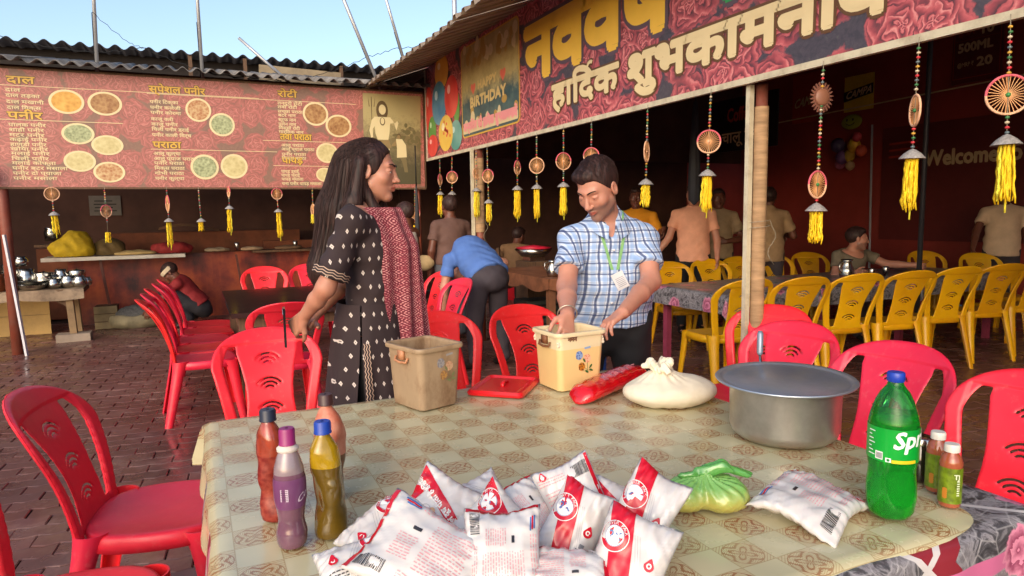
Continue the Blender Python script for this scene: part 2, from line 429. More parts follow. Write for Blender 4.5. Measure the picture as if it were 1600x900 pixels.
# ================================================================ rose print
def rose_mat(name, scale, pal, seed=0, haze=None, rough=.42):
    q = NT(name); uv = q.n("UVMap"); v0 = uv.outputs[0]
    mp = q.n("Mapping"); q.l(v0, mp.inputs[0]); mp.inputs[1].default_value = (seed, seed*.7, 0); mp.inputs[3].default_value = (scale, scale, 1)
    wn = q.n("TexNoise"); q.l(mp.outputs[0], wn.inputs[0]); wn.inputs[2].default_value = 2.2; wn.inputs[3].default_value = 4
    ofs = q.n("VectorMath", operation='SCALE'); sb = q.n("VectorMath", operation='SUBTRACT'); q.l(wn.outputs[1], sb.inputs[0]); sb.inputs[1].default_value = (.5, .5, .5)
    q.l(sb.outputs[0], ofs.inputs[0]); ofs.inputs[3].default_value = .5
    ad = q.n("VectorMath", operation='ADD'); q.l(mp.outputs[0], ad.inputs[0]); q.l(ofs.outputs[0], ad.inputs[1]); P = ad.outputs[0]
    vo = q.n("TexVoronoi", voronoi_dimensions='2D'); q.l(P, vo.inputs[0]); vo.inputs[2].default_value = 1; vo.inputs['Randomness'].default_value = .75
    dl = q.n("VectorMath", operation='SUBTRACT'); q.l(P, dl.inputs[0]); q.l(vo.outputs['Position'], dl.inputs[1])
    x, y, _ = q.sep(dl.outputs[0]); ang = q.math('ARCTAN2', y, x); r = q.math('SQRT', q.math('ADD', q.math('MULTIPLY', x, x), q.math('MULTIPLY', y, y)))
    cs = q.sep(vo.outputs['Color']); ph = q.math('MULTIPLY', cs[0], 6.28)
    # petals: rings broken into lobes, each ring turned against the last
    rr = q.math('POWER', r, .8)
    k = q.math('FLOOR', q.math('MULTIPLY', rr, 6.5))
    lob = q.math('SINE', q.math('ADD', q.math('ADD', q.math('MULTIPLY', ang, 3.0), q.math('MULTIPLY', k, 2.3)), ph))
    f = q.math('FRACT', q.math('ADD', q.math('MULTIPLY', rr, 6.5), q.math('MULTIPLY', lob, .42)))
    shade = q.math('MULTIPLY', q.ramp(f, [(0, (.10,)*3), (.32, (.45,)*3), (.82, (.95,)*3), (.95, (.7,)*3), (1, (.15,)*3)]), q.math('SUBTRACT', 1.12, q.math('MULTIPLY', r, .55)))
    shade = q.math('ADD', shade, q.math('MULTIPLY', lob, .10)); fine = q.noise(P, 9, 4, .7)
    shade = q.math('ADD', shade, q.math('MULTIPLY', q.math('SUBTRACT', fine, .5), .42), clamp=True)
    rose = q.ramp(shade, [(0, lin(pal[0])), (.4, lin(pal[1])), (.75, lin(pal[2])), (1, lin(pal[3]))])
    leaf = q.ramp(fine, [(.35, lin(pal[4])), (.6, lin(pal[5])), (.75, lin(pal[6]))])
    gap = q.ramp(q.math('ADD', r, q.math('MULTIPLY', q.math('SUBTRACT', fine, .5), .25)), [(.57, (0, 0, 0)), (.63, (1, 1, 1))])
    c = q.mix(gap, rose, leaf)
    if haze: c = q.mix(haze[0], c, lin(haze[1]))
    stain = q.ramp(q.noise(v0, 1.3, 6, .7), [(.5, (0, 0, 0)), (.8, (1, 1, 1))])
    c = q.mix(q.math('MULTIPLY', stain, .22), c, lin((120, 104, 88)))
    q.base(c); q.set(Roughness=rough); q.bump(q.math('ADD', q.noise(v0, 1.6, 3), q.math('MULTIPLY', q.noise(v0, 7, 2), .15)), .55, .05); return q.m
m_rose_l = rose_mat('rose_print_faded', 4.5, ((96, 32, 34), (150, 56, 56), (186, 84, 84), (208, 128, 120), (70, 48, 40), (100, 80, 60), (122, 106, 82)), 0, (.42, (178, 134, 116)))
m_rose_r = rose_mat('rose_print', 3.5, ((66, 22, 30), (156, 56, 64), (204, 92, 96), (232, 150, 146), (40, 36, 46), (66, 58, 68), (80, 86, 74)), 3.1, (.14, (118, 110, 122)))
def ink(name, c, rough=.42): return pm(name, c, rough, var=.05, vs=4)
i_cream = ink('ink_cream', (226, 206, 158)); i_yel = ink('ink_yellow', (238, 190, 66)); i_gold = ink('ink_gold', (214, 168, 66)); i_dk = ink('ink_dark', (62, 44, 40))
i_brown = ink('ink_brown', (100, 66, 30)); i_white = ink('ink_white', (232, 228, 215)); i_green = ink('ink_green', (54, 158, 84)); i_pink = ink('ink_pink', (232, 150, 150))
i_red = ink('ink_red', (206, 30, 48)); i_blue = ink('ink_blue', (70, 90, 160)); i_black = ink('ink_black', (25, 24, 26))
i_olive = ink('ink_olive', (86, 70, 40))

def banner_mesh(X0, X1, Z0, Z1, mp, uvs=1, nx=60, nz=14, bulge=.012):
    mb = MB(); uv = []
    for j in range(nz+1):
        for i in range(nx+1):
            u, v = i/nx, j/nz; x = X0+(X1-X0)*u; z = Z0+(Z1-Z0)*v
            mb.v.append(mp(x, z, 0*x)); uv.append((x, z))
    mb.f = [(j*(nx+1)+i, j*(nx+1)+i+1, (j+1)*(nx+1)+i+1, (j+1)*(nx+1)+i) for j in range(nz) for i in range(nx)]; mb.m = [0]*len(mb.f)
    return mb, uv
def disc(mb, mp, cx, cz, rx, rz_, lift, mi, n=28, ring=None):
    if ring is None: mb.add([mp(cx+rx*cos(2*pi*k/n), cz+rz_*sin(2*pi*k/n), lift) for k in range(n)], [tuple(range(n))], mi)
    else:
        a = [mp(cx+rx*cos(2*pi*k/n), cz+rz_*sin(2*pi*k/n), lift) for k in range(n)]; b = [mp(cx+rx*ring*cos(2*pi*k/n), cz+rz_*ring*sin(2*pi*k/n), lift) for k in range(n)]
        mb.add(a+b, [(k, (k+1) % n, n+(k+1) % n, n+k) for k in range(n)], mi)
def poly(mb, mp, pts, lift, mi): mb.add([mp(x, z, lift) for x, z in pts], [tuple(range(len(pts)))], mi)

# ---------------------------------------------------------------- left banner: menu
YL = 8.537
bl = thing('menu_banner', 'long faded rose-print menu banner with Hindi dish lists and plate pictures under the cement roof', 'banner', (0, YL, 1.74))
bulge = lambda x, z: 0*x
mapLb = lambda x, z, d: (x, -d, z-1.74)
mapL = lambda x, z, d: (x, -(d*.28+bulge(x, z)), z-1.74)
mb, uv = banner_mesh(-3.2, 2.765, 1.745, 2.93, mapLb, nx=110, nz=22); mb.build('printed_sheet', m_rose_l, bl, uv=uv)
def food_mat(name, cols, sc=60):
    q = NT(name); v = q.coord('Object'); vo = q.n("TexVoronoi"); q.l(v, vo.inputs[0]); vo.inputs[2].default_value = sc
    n = q.noise(v, sc*.6, 4, .7); n3 = q.noise(v, sc*.22, 5, .75, 2.5); f = q.math('ADD', q.math('MULTIPLY', vo.outputs[0], .25), q.math('ADD', q.math('MULTIPLY', n, .35), q.math('MULTIPLY', n3, .55)))
    q.base(q.ramp(f, [(.25, lin(cols[0])), (.5, lin(cols[1])), (.75, lin(cols[2]))])); q.set(Roughness=.45); return q.m
foods = [food_mat('food_yellow', ((150, 90, 30), (206, 150, 60), (222, 180, 90)), 22), food_mat('food_brown', ((96, 56, 30), (150, 104, 60), (190, 150, 96)), 30),
         food_mat('food_green', ((74, 84, 60), (140, 146, 104), (190, 196, 150)), 40), food_mat('food_cream', ((150, 130, 84), (196, 180, 124), (216, 204, 150)), 26), food_mat('food_mixed', ((110, 50, 34), (176, 120, 76), (214, 190, 140)), 36)]
plates = [(-1.119, 2.627, .16, .125, 0), (-.772, 2.626, .16, .125, 1), (-1.04, 2.302, .15, .11, 2), (-.779, 2.19, .15, .105, 3), (-1.044, 2.016, .147, .11, 3), (-.781, 1.905, .15, .11, 4),
          (.132, 2.603, .132, .13, 4), (.368, 2.451, .135, .13, 2), (.16, 1.973, .147, .14, 2), (.471, 1.985, .145, .14, 3), (1.413, 2.62, .15, .14, 1), (1.68, 2.488, .156, .135, 1), (1.528, 2.161, .13, .12, 3), (1.486, 1.9, .10, .085, 3)]
for (x, z, a, b, k) in plates:
    q = MB(); disc(q, mapL, x, z, a, b, .014, 0); disc(q, mapL, x, z, a*.84, b*.84, .016, 1); q.build('plate_picture', [i_cream, foods[k]], bl, smooth=False)
tx = MB()
def fitL(s, x, z, w_, h, mi, bold=.0, dark=True):
    v, f = text2d(s); wd = v[:, 0].max(); sz = h/.62; sx = w_/(wd*sz)
    if dark: letters(tx, s, lambda a, b, l: mapL(x+a, z+b, l), sz, bold=bold+.006, depth=.013, mi=2, sx=sx, nb=6)
    letters(tx, s, lambda a, b, l: mapL(x+a, z+b, l), sz, bold=bold, depth=.017, mi=mi, sx=sx, nb=6)
for s, x, z, w_ in (('दाल', -1.62, 2.79, .24), ('पनीर', -1.64, 2.435, .30), ('स्पेशल पनीर', -.347, 2.772, .56), ('पराठा', -.347, 2.175, .28), ('रोटी', .989, 2.80, .22), ('तवा पराठा', .992, 2.305, .36), ('पापड़', 1.0, 2.03, .24)):
    fitL(s, x, z, w_, .066, 1, .0035)
items = [('दाल', -1.639, 2.705, .13), ('दाल तड़का', -1.638, 2.65, .29), ('दाल मखानी', -1.638, 2.588, .32), ('दाल िमक्स', -1.637, 2.53, .29)]
pz = [2.358, 2.307, 2.256, 2.211, 2.16, 2.115, 2.07, 2.018, 1.973, 1.921, 1.869, 1.818]
pn = ['पालक पनीर', 'शाही पनीर', 'मटर पनीर', 'कढ़ाई पनीर', 'हाण्डी पनीर', 'खोया पनीर', 'मलाई पनीर', 'चिली पनीर', 'मलाई कोफ्ता', 'पनीर बटर मसाला', 'पनीर दो प्याजा', 'पनीर मसाला']
pw = [.32, .30, .30, .32, .31, .32, .33, .32, .38, .48, .42, .38]
items += [(a.replace('चिली', 'िचली'), -1.638, z, w_) for a, z, w_ in zip(pn, pz, pw)]
items += [(a, -.347, z, w_) for a, z, w_ in zip(['पनीर टिक्का'.replace('टि', 'िट'), 'पनीर कलेजी', 'पनीर कोरमा', 'काजू करी', 'काजू पनीर', 'िचली पनीर ड्राई', 'पनीर काली िमर्च'], [2.655, 2.594, 2.539, 2.47, 2.415, 2.36, 2.298], [.28, .3, .3, .22, .26, .37, .39])]
items += [(a, -.347, z, w_) for a, z, w_ in zip(['आलू कुल्चा', 'आलू प्याज पराठा', 'पनीर पराठा', 'िमक्स पराठा', 'गोभी पराठा', 'पनीर कुल्चा'], [2.098, 2.042, 1.993, 1.938, 1.882, 1.826], [.27, .42, .3, .3, .29, .29])]
items += [(a, .982, z, w_) for a, z, w_ in zip(['तन्दूरी रोटी', 'तवा रोटी', 'लच्छा पराठा', 'बटर नान', 'स्टफ नान', 'प्लेन नान', 'िमस्सी रोटी', 'गार्िलक नान'], [2.71, 2.667, 2.615, 2.571, 2.519, 2.468, 2.424, 2.379], [.28, .22, .28, .2, .2, .2, .24, .28])]
items += [(a, 1.0, z, w_) for a, z, w_ in zip(['आलू पराठा', 'आलू प्याज पराठा', 'पनीर पराठा', 'िमक्स पराठा'], [2.224, 2.179, 2.119, 2.075], [.26, .38, .28, .28])]
items += [(a, .985, z, w_) for a, z, w_ in zip(['पापड़ ड्राई', 'पापड़ फ्राई', 'पापड़ मसाला', 'चना पनीर पापड़ मसाला'], [1.917, 1.872, 1.827, 1.774], [.2, .21, .25, .46])]
for s, x, z, w_ in items: fitL(s, x, z, w_, .031, 0, .0012, dark=False)
for x0, x1, z in ((-1.72, .78, 2.766), (-1.72, -.62, 2.425), (-.37, 1.9, 2.757), (-.37, .95, 2.16), (.8, 1.95, 2.29), (.9, 1.6, 2.0)):
    poly(tx, mapL, [(x0, z-.003), (x1, z-.003), (x1, z+.003), (x0, z+.003)], .013, 0)
tx.build('lettering', [i_cream, i_gold, i_olive], bl, smooth=False)
# sepia photograph at the end of the banner: a statue and a man standing before it
def m_sepia():
    q = NT('sepia_photo'); v = q.coord('Object'); x, y, z = q.sep(v)
    n = q.noise(v, 14, 6, .75); g = q.math('ADD', q.math('MULTIPLY', n, .7), q.math('MULTIPLY', z, .75))
    q.base(q.ramp(g, [(.55, lin((84, 78, 54))), (.8, lin((124, 114, 80))), (1.05, lin((172, 158, 110)))])); q.set(Roughness=.5); return q.m
i_sep1, i_sep2, i_sep3 = ink('sepia_pale', (216, 202, 156)), ink('sepia_mid', (142, 122, 82)), ink('sepia_dark', (96, 78, 52))
i_mint = ink('ink_mint', (126, 150, 110))
ph = MB(); poly(ph, mapL, [(1.97, 1.79), (2.70, 1.79), (2.73, 2.9), (1.99, 2.9)], .014, 0)
L = .018
def blob(x, z, a, b, mi, l=None): disc(ph, mapL, x, z, a, b, l or L, mi, 18)
blob(2.225, 2.70, .075, .12, 3); blob(2.228, 2.71, .045, .062, 1, .019)                      # hair and face
poly(ph, mapL, [(2.12, 2.62), (2.33, 2.62), (2.31, 2.42), (2.29, 2.33), (2.16, 2.33), (2.13, 2.42)], .0185, 1)
for a in (((2.12, 2.61), (2.09, 2.58), (2.055, 2.45), (2.075, 2.36), (2.10, 2.37), (2.10, 2.47), (2.15, 2.54)), ((2.33, 2.61), (2.36, 2.58), (2.40, 2.46), (2.43, 2.55), (2.415, 2.58), (2.385, 2.55), (2.30, 2.54))): poly(ph, mapL, a, .0188, 1)
poly(ph, mapL, [(2.15, 2.34), (2.30, 2.34), (2.33, 2.25), (2.24, 2.2), (2.13, 2.25)], .0192, 2)
for x in (2.19, 2.27): poly(ph, mapL, [(x-.04, 2.27), (x+.035, 2.27), (x+.025, 2.0), (x-.03, 2.0)], .019, 1)
poly(ph, mapL, [(2.13, 2.0), (2.34, 2.0), (2.36, 1.90), (2.12, 1.90)], .0195, 4)                # plinth
ph.add([mapL(2.085, 2.0, .0182), mapL(2.093, 2.0, .0182), mapL(2.098, 2.86, .0182), mapL(2.09, 2.86, .0182)], [(0, 1, 2, 3)], 3)
for k in (-1, 0, 1): poly(ph, mapL, [(2.09+k*.03, 2.74), (2.1+k*.03, 2.74), (2.097+k*.045, 2.87)], .0184, 3)
blob(2.225, 2.565, .034, .05, 3, .0195); blob(2.225, 2.57, .024, .04, 1, .0197)
blob(2.43, 2.39, .026, .036, 3); blob(2.427, 2.378, .021, .027, 2, .0195)                       # the man
poly(ph, mapL, [(2.39, 2.355), (2.47, 2.355), (2.52, 2.28), (2.525, 2.13), (2.395, 2.12), (2.40, 2.24)], .0195, 1)
poly(ph, mapL, [(2.43, 2.13), (2.515, 2.13), (2.535, 1.94), (2.49, 1.94), (2.47, 2.05)], .0193, 5)
poly(ph, mapL, [(2.39, 2.34), (2.40, 2.27), (2.33, 2.26), (2.33, 2.28)], .0197, 2)
for k in range(60):
    x = 2.36+rnd.random()*.34; z = 2.38+rnd.gauss(0, .06)-abs(x-2.58)*.3
    blob(x, z, .02+rnd.random()*.02, .015+rnd.random()*.02, 5 if rnd.random() < .5 else 6, .0155+rnd.random()*.0015)
ph.build('printed_photo', [m_sepia(), i_sep1, i_sep2, i_sep3, i_mint, ink('sepia_b', (120, 108, 74)), ink('sepia_c', (104, 96, 62))], bl, smooth=False)
q = MB(); q.bar((-3.2, .012, 1.735-1.74), (2.775, .012, 1.735-1.74), .02, .02); q.bar((2.768, .01, 0), (2.768, .01, 1.19), .02, .02); q.bar((-3.2, .03, 1.195), (2.775, .03, 1.195), .03, .03); q.build('frame', m_wood, bl, smooth=False)

# ---------------------------------------------------------------- right banner
XR = 2.802
br = thing('greeting_banner', 'rose-print greeting banner with big yellow and cream Hindi words, over the right stall front', 'banner', (XR, 0, 2.1))
mapRb = lambda s, z, d: (-d, s, z-2.1)
mapR = lambda s, z, d: (-(d*.28+bulge(s, z)), s, z-2.1)        # s = world Y
mb, uv = banner_mesh(.2, 8.53, 2.115, 3.33, mapRb, nx=150, nz=22); mb.build('printed_sheet', m_rose_r, br, uv=uv)
tr = MB()
def fitR(s, y0, z0, wd, h, fill, out, bold, ob, rise=0, gap=0):
    v, f = text2d(s); ww = v[:, 0].max(); sz = h/.62; sx = wd/(ww*sz); fm = lambda a, b, l: mapR(y0-a, z0+b+rise*a/wd, l)
    letters(tr, s, fm, sz, bold=bold+ob, depth=.018, mi=out, sx=sx, nb=12); letters(tr, s, fm, sz, bold=bold, depth=.026, mi=fill, sx=sx, nb=10)
fitR('नववष', 5.63, 2.585, 2.05, .42, 0, 2, .042, .03)
fitR('की', 3.30, 2.60, .62, .42, 4, 2, .042, .03)
fitR('हािदक', 5.14, 2.275, .98, .17, 1, 3, .014, .014)
# reph hook over the second syllable
hook = [(4.53+.045*cos(t), 2.495+.035*sin(t)) for t in [pi*.0+.25*k for k in range(0, 10)]]
for mi, wr, lf in ((3, .026, .021), (1, .013, .027)):
    for k in range(len(hook)-1):
        (a, b), (c, d) = hook[k], hook[k+1]; n_ = Vector((-(d-b), c-a)).normalized()*wr
        poly(tr, mapR, [(a+n_.x, b+n_.y), (c+n_.x, d+n_.y), (c-n_.x, d-n_.y), (a-n_.x, b-n_.y)], lf+k*.0002, mi)
fitR('शुभकामनायें', 4.05, 2.265, 1.98, .185, 1, 3, .017, .016)
tr.build('lettering', [i_yel, i_cream, ink('ink_grey_violet', (92, 72, 84)), i_brown, i_green], br, smooth=False)
# birthday card
def m_card():
    q = NT('birthday_card_print'); v = q.coord('Object'); x, y, z = q.sep(v)
    n = q.noise(v, 5, 5, .7, out=0); g = q.math('ADD', q.math('MULTIPLY', z, 1.15), q.math('MULTIPLY', n, .5))
    q.base(q.ramp(g, [(.35, lin((196, 180, 140))), (.5, lin((58, 84, 88))), (.95, lin((66, 86, 84))), (1.15, lin((150, 128, 72))), (1.4, lin((204, 180, 116)))]) if False else q.mix(q.ramp(g, [(.8, (0, 0, 0)), (1.0, (1, 1, 1))]), q.mix(q.ramp(n, [(.4, (0,)*3), (.7, (1,)*3)]), lin((50, 76, 80)), lin((84, 110, 104))), q.mix(n, lin((120, 96, 44)), lin((222, 202, 140)))))
    q.set(Roughness=.4); return q.m
cb = MB(); R4 = []
def rrect(x0, x1, z0, z1, r, n=6):
    P = []
    for cx, cz, a0 in ((x1-r, z1-r, 0), (x0+r, z1-r, pi/2), (x0+r, z0+r, pi), (x1-r, z0+r, 1.5*pi)):
        P += [(cx+r*cos(a0+pi/2*k/n), cz+r*sin(a0+pi/2*k/n)) for k in range(n+1)]
    return P
poly(cb, mapR, rrect(5.76, 7.25, 2.235, 3.20, .07), .016, 1); poly(cb, mapR, rrect(5.78, 7.23, 2.25, 3.185, .06), .018, 0)
def fitC(s, y0, z0, wd, h, mi, bold, l=.024):
    v, f = text2d(s); sz = h/(.72 if s[0].isascii() else .62); sx = wd/(v[:, 0].max()*sz)
    letters(cb, s, lambda a, b, q_: mapR(y0-a, z0+b, q_), sz, bold=bold, depth=l, mi=mi, sx=sx, nb=8)
fitC('HAPPY', 6.78, 2.70, .49, .085, 2, .008); fitC('BIRTHDAY', 7.0, 2.535, .93, .105, 2, .010)
fitC('जन्मिदन की हािदक शुभकामनायें', 7.2, 2.305, 1.38, .075, 3, .012, .028)
poly(cb, mapR, rrect(5.80, 7.22, 2.275, 2.36, .02), .020, 6)
for (y, z, s_) in ((6.9, 2.73, .07), (6.13, 2.74, .07)):
    P = [(y+s_*.95*(sin(t)**3), z+s_*(.8*cos(t)-.32*cos(2*t)-.13*cos(3*t)-.05*cos(4*t))) for t in [2*pi*k/24 for k in range(24)]]; poly(cb, mapR, P, .024, 4)
for k in range(46):
    y = 5.84+rnd.random()*1.34; t = rnd.random(); z = (2.98+.2*t*t) if k < 30 else (2.36+.15*t*t)
    disc(cb, mapR, y, z, .03+rnd.random()*.035, .04+rnd.random()*.04, .0205+k*.00005, 5 if rnd.random() < .5 else 6, 14)
cb.build('printed_card', [m_card(), i_gold, ink('ink_gold_pale', (214, 186, 120)), i_pink, ink('ink_coral', (222, 106, 84)), ink('ink_ochre', (178, 142, 70)), ink('ink_sand', (210, 192, 146))], br, smooth=False)
def balloon_mat(name, a, b):
    q = NT(name); v = q.coord('Object'); n = q.noise(v, 2.2, 2); q.base(q.ramp(n, [(.35, lin(a)), (.65, lin(b))])); q.set(Roughness=.4); return q.m
bcols = [balloon_mat('balloon_orange', (222, 150, 40), (236, 176, 70)), balloon_mat('balloon_red', (206, 50, 50), (230, 90, 76)), balloon_mat('balloon_blue', (60, 120, 160), (110, 160, 180)), balloon_mat('balloon_green', (70, 140, 60), (110, 160, 80)), balloon_mat('balloon_yellow', (222, 176, 60), (232, 198, 96)), balloon_mat('balloon_teal', (70, 140, 130), (120, 170, 160))]
bb = MB()
for k, (y, z, a, b, c) in enumerate([(8.40, 2.70, .14, .30, 1), (8.30, 2.45, .15, .17, 3), (7.42, 2.62, .1, .2, 3), (8.30, 2.26, .2, .135, 1), (7.9, 3.09, .24, .20, 0), (8.02, 2.74, .26, .26, 2), (7.58, 2.75, .23, .24, 1), (7.46, 2.30, .20, .17, 5), (7.8, 2.36, .25, .21, 4)]):
    disc(bb, mapR, y, z, a, b, .016+k*.001, c, 30); disc(bb, mapR, y+a*.35, z+b*.4, a*.22, b*.22, .0165+k*.001, 6+c, 14)
for k in range(14): disc(bb, mapR, 7.8+rnd.gauss(0, .08), 2.37+rnd.gauss(0, .06), .022, .02, .027, 1, 8)
bb.build('printed_balloons', bcols+[pm('balloon_glint_%d' % i, tuple(int(x*.5+128) for x in c), .4) for i, c in enumerate(((230, 170, 70), (230, 100, 90), (120, 170, 200), (120, 170, 90), (236, 206, 110), (120, 180, 170)))], br, smooth=False)
q = MB(); q.bar((0, .2, .0), (0, 8.535, 0), .03, .034); q.bar((0, 8.54, 0), (0, 8.54, 1.23), .025, .025, up=(1, 0, 0)); q.build('frame', m_cream, br, smooth=False)

# ================================================================ left stall: roof, posts, walls
st = thing('food_stall', 'open-fronted food stall with wavy cement-sheet roof behind the menu banner', 'stall', (0, 0, 0))
def corr(x0, x1, y0, z0, y1, z1, per=.146, amp=.024, th=.006, skew=0):
    mb = MB(); n = max(8, int((x1-x0)/per*10))
    for s in (0, -th):
        mb.v += [(x0+(x1-x0)*i/n, y, z+amp*cos(2*pi*(x0+(x1-x0)*i/n)/per)+s+skew*(i/n)) for (y, z) in ((y0, z0), (y1, z1)) for i in range(n+1)]
    N = n+1; fs = [(i, i+1, N+i+1, N+i) for i in range(n)]+[(2*N+i+1, 2*N+i, 3*N+i, 3*N+i+1) for i in range(n)]+[(i+1, i, 2*N+i, 2*N+i+1) for i in range(n)]+[(N+i, N+i+1, 3*N+i+1, 3*N+i) for i in range(n)]
    mb.f = fs; mb.m = [0]*len(fs); return mb
x = -3.6; k = 0
while x < 2.95:
    x1 = min(x+1.06, 2.86); corr(x, x1+.04 if x1 < 2.8 else x1, 8.33-.02*(k % 2), 2.985+.012*(k % 2), 10.45, 3.42).build('roof_sheet', m_asb, st); x = x1 if x1 < 2.85 else 9; k += 1
q = MB()
for y, z in ((8.62, 2.93), (9.6, 3.13)): q.bar((-3.6, y, z), (2.78, y, z), .05, .07)
q.build('roof_batten', m_wood, st, smooth=False)
m_post = pm('painted_post', (132, 62, 44), .55, var=.2, vs=5, dirt=.5, ds=4, dcol=(120, 100, 90))
def post(x, y, z, r, par=st): q = MB(); q.tube([(x, y, 0), (x, y, z)], [r*1.05, r*.95], 12); return q.build('post', m_post, par)
post(-1.755, 8.60, 2.93, .052); post(2.70, 8.66, 2.93, .03)
def wallmat(name, a, b, c, s=1.0):
    q = NT(name); v = q.coord('Object'); n = q.noise(v, s, 6, .7); n2 = q.noise(q.coord('Object', (3, 3, .5)), 2, 4)
    q.base(q.ramp(q.math('ADD', q.math('MULTIPLY', n, .7), q.math('MULTIPLY', n2, .3)), [(.36, lin(a)), (.5, lin(b)), (.64, lin(c))])); q.set(Roughness=.45); q.bump(n, .2, .02); return q.m
m_cnt = wallmat('orange_enamel_wall', (64, 22, 16), (132, 46, 28), (176, 80, 36), 1.6)
m_backwall = pm('smoked_wall', (84, 54, 44), .85, var=.35, vs=1.5)
q = MB()
q.box((-.2, 12.2, 1.75), (8.6, .12, 3.5)); q.box((-4.4, 10.4, 1.6), (.12, 3.7, 3.2)); q.build('back_wall', m_backwall, st, smooth=False)
q = MB(); q.box((.72, 10.6, .455), (4.5, .06, .91)); q.build('counter_front', m_cnt, st, smooth=False)
m_slab = pm('white_marble_slab', (204, 196, 184), .4, var=.08, dirt=.5, ds=5, dcol=(120, 84, 60))
q = MB(); q.box((-.93, 10.35, .905), (1.62, .52, .045)); q.box((1.9, 10.5, .91), (2.3, .4, .03), 1); o = q.build('counter_top', [m_slab, m_wood], st, smooth=False)
for i, (x, y) in enumerate(((-1.02, 10.22), (.62, 10.25))):
    q = MB(); q.bar((x, y, 0), (x-.1, y, .885), .03, .03); q.build('counter_leg', pm('rust_iron_%d' % i, (92, 44, 30), .6, var=.3), st, smooth=False)
# brick hearth behind the counter
m_clay = pm('clay_oven', (120, 66, 42), .85, var=.3, vs=4, bump=.5, bs=20, dirt=.5)
q = MB(); q.box((.2, 11.35, .6), (2.6, .6, 1.2)); q.box((-1.2, 11.6, .5), (1.6, .5, 1.0)); q.box((1.9, 11.2, .52), (1.9, .7, 1.04)); q.build('oven_block', m_clay, st, smooth=False)
# upper shed behind
up = thing('rear_shed', 'higher dark shed with scalloped sheet roof edge against the sky behind the food stall', 'shed', (0, 0, 0))
x = -4.4
while x < 3.2:
    corr(x, x+1.07, 10.75, 3.70, 14.5, 3.55, per=.20, amp=.03).build('roof_sheet', pm('dark_sheet_%d' % int(x*10+99), (66, 66, 74), .85, var=.2), up); x += 1.03
q = MB(); q.box((-.6, 11.1, 3.42), (7.8, .05, .5)); q.build('wall', m_dark, up, smooth=False)  # near-black brown panel closing the gap under the upper roof
for x in (.1, .82, 2.2): q = MB(); q.bar((x, 10.8, 3.3), (x, 10.8, 3.68), .05, .05); q.build('strut', m_wood, up, smooth=False)
q = MB(); q.box((1.57, 10.62, 3.43), (1.16, .03, .26), mat=Matrix.Rotation(.03, 3, 'Y')); q.build('plywood_board', pm('plywood', (150, 132, 104), .7, var=.15, dirt=.4, ds=2), up, smooth=False)

# ================================================================ right stall
sr = thing('covered_stall', 'large dark covered stall with ribbed tin roof behind the greeting banner', 'stall', (0, 0, 0))
def rib(y0, y1, x0=2.04, z0=2.96, x1=10.2, z1=5.92):
    mb = MB(); per = .2; prof = [(0, 0), (.11, 0), (.13, .042), (.18, .042), (.2, 0)]; pts = []
    y = y0
    while y < y1-1e-6:
        for a, h in prof[:-1]: pts.append((y+a, h))
        y += per
    pts.append((y, 0)); N = len(pts)
    for s in (0, .004):
        mb.v += [(x, p, z+h+s) for (x, z) in ((x0, z0), (x1, z1)) for p, h in pts]
    mb.f = [(i, i+1, N+i+1, N+i) for i in range(N-1)]+[(2*N+i+1, 2*N+i, 3*N+i, 3*N+i+1) for i in range(N-1)]+[(i, 2*N+i, 2*N+i+1, i+1) for i in range(N-1)]; mb.m = [0]*len(mb.f); return mb
y = -.6; k = 0
while y < 10.5: rib(y, y+1.0, x0=2.04-.012*(k % 3)).build('roof_sheet', m_tin, sr, smooth=False); y += 1.0; k += 1
q = MB()
for x, z in ((2.95, 3.20), (4.5, 3.70)): q.bar((x, -.5, z), (x, 10.4, z), .05, .07)
for y in (1.6, 3.4, 5.2, 7.0, 8.8): q.bar((3.0, y, 3.16), (9.8, y, 5.33), .05, .09)
q.build('purlin', pm('rusty_purlin', (88, 60, 44), .7, var=.3), sr, smooth=False)
m_bwall = pm('dark_red_back_board', (150, 58, 50), .35, var=.35, vs=.8)
q = MB(); q.box((9.92, 5.4, 2.9), (.1, 13.4, 5.8)); q.build('back_wall', m_bwall, sr, smooth=False)
q = MB(); q.box((6.7, 12.05, 1.8), (6.6, .1, 3.6)); q.build('end_wall', m_backwall, sr, smooth=False)
q = MB(); q.add([(2.9, 10.38, 2.3), (10.1, 10.38, 2.3), (10.1, 10.38, 5.50), (2.9, 10.38, 3.20), (2.9, 10.44, 2.3), (10.1, 10.44, 2.3), (10.1, 10.44, 5.50), (2.9, 10.44, 3.20)], [(0, 1, 2, 3), (7, 6, 5, 4), (0, 4, 5, 1), (1, 5, 6, 2), (2, 6, 7, 3), (3, 7, 4, 0)]); q.build('gable_panel', m_backwall, sr, smooth=False)
q = MB(); q.box((6.4, -1.6, 2.5), (7.0, .1, 5.0)); q.build('side_wall', m_bwall, sr, smooth=False)
q = MB(); q.box((2.95, 10.2, 1.6), (.06, 1.0, 0.01)); 
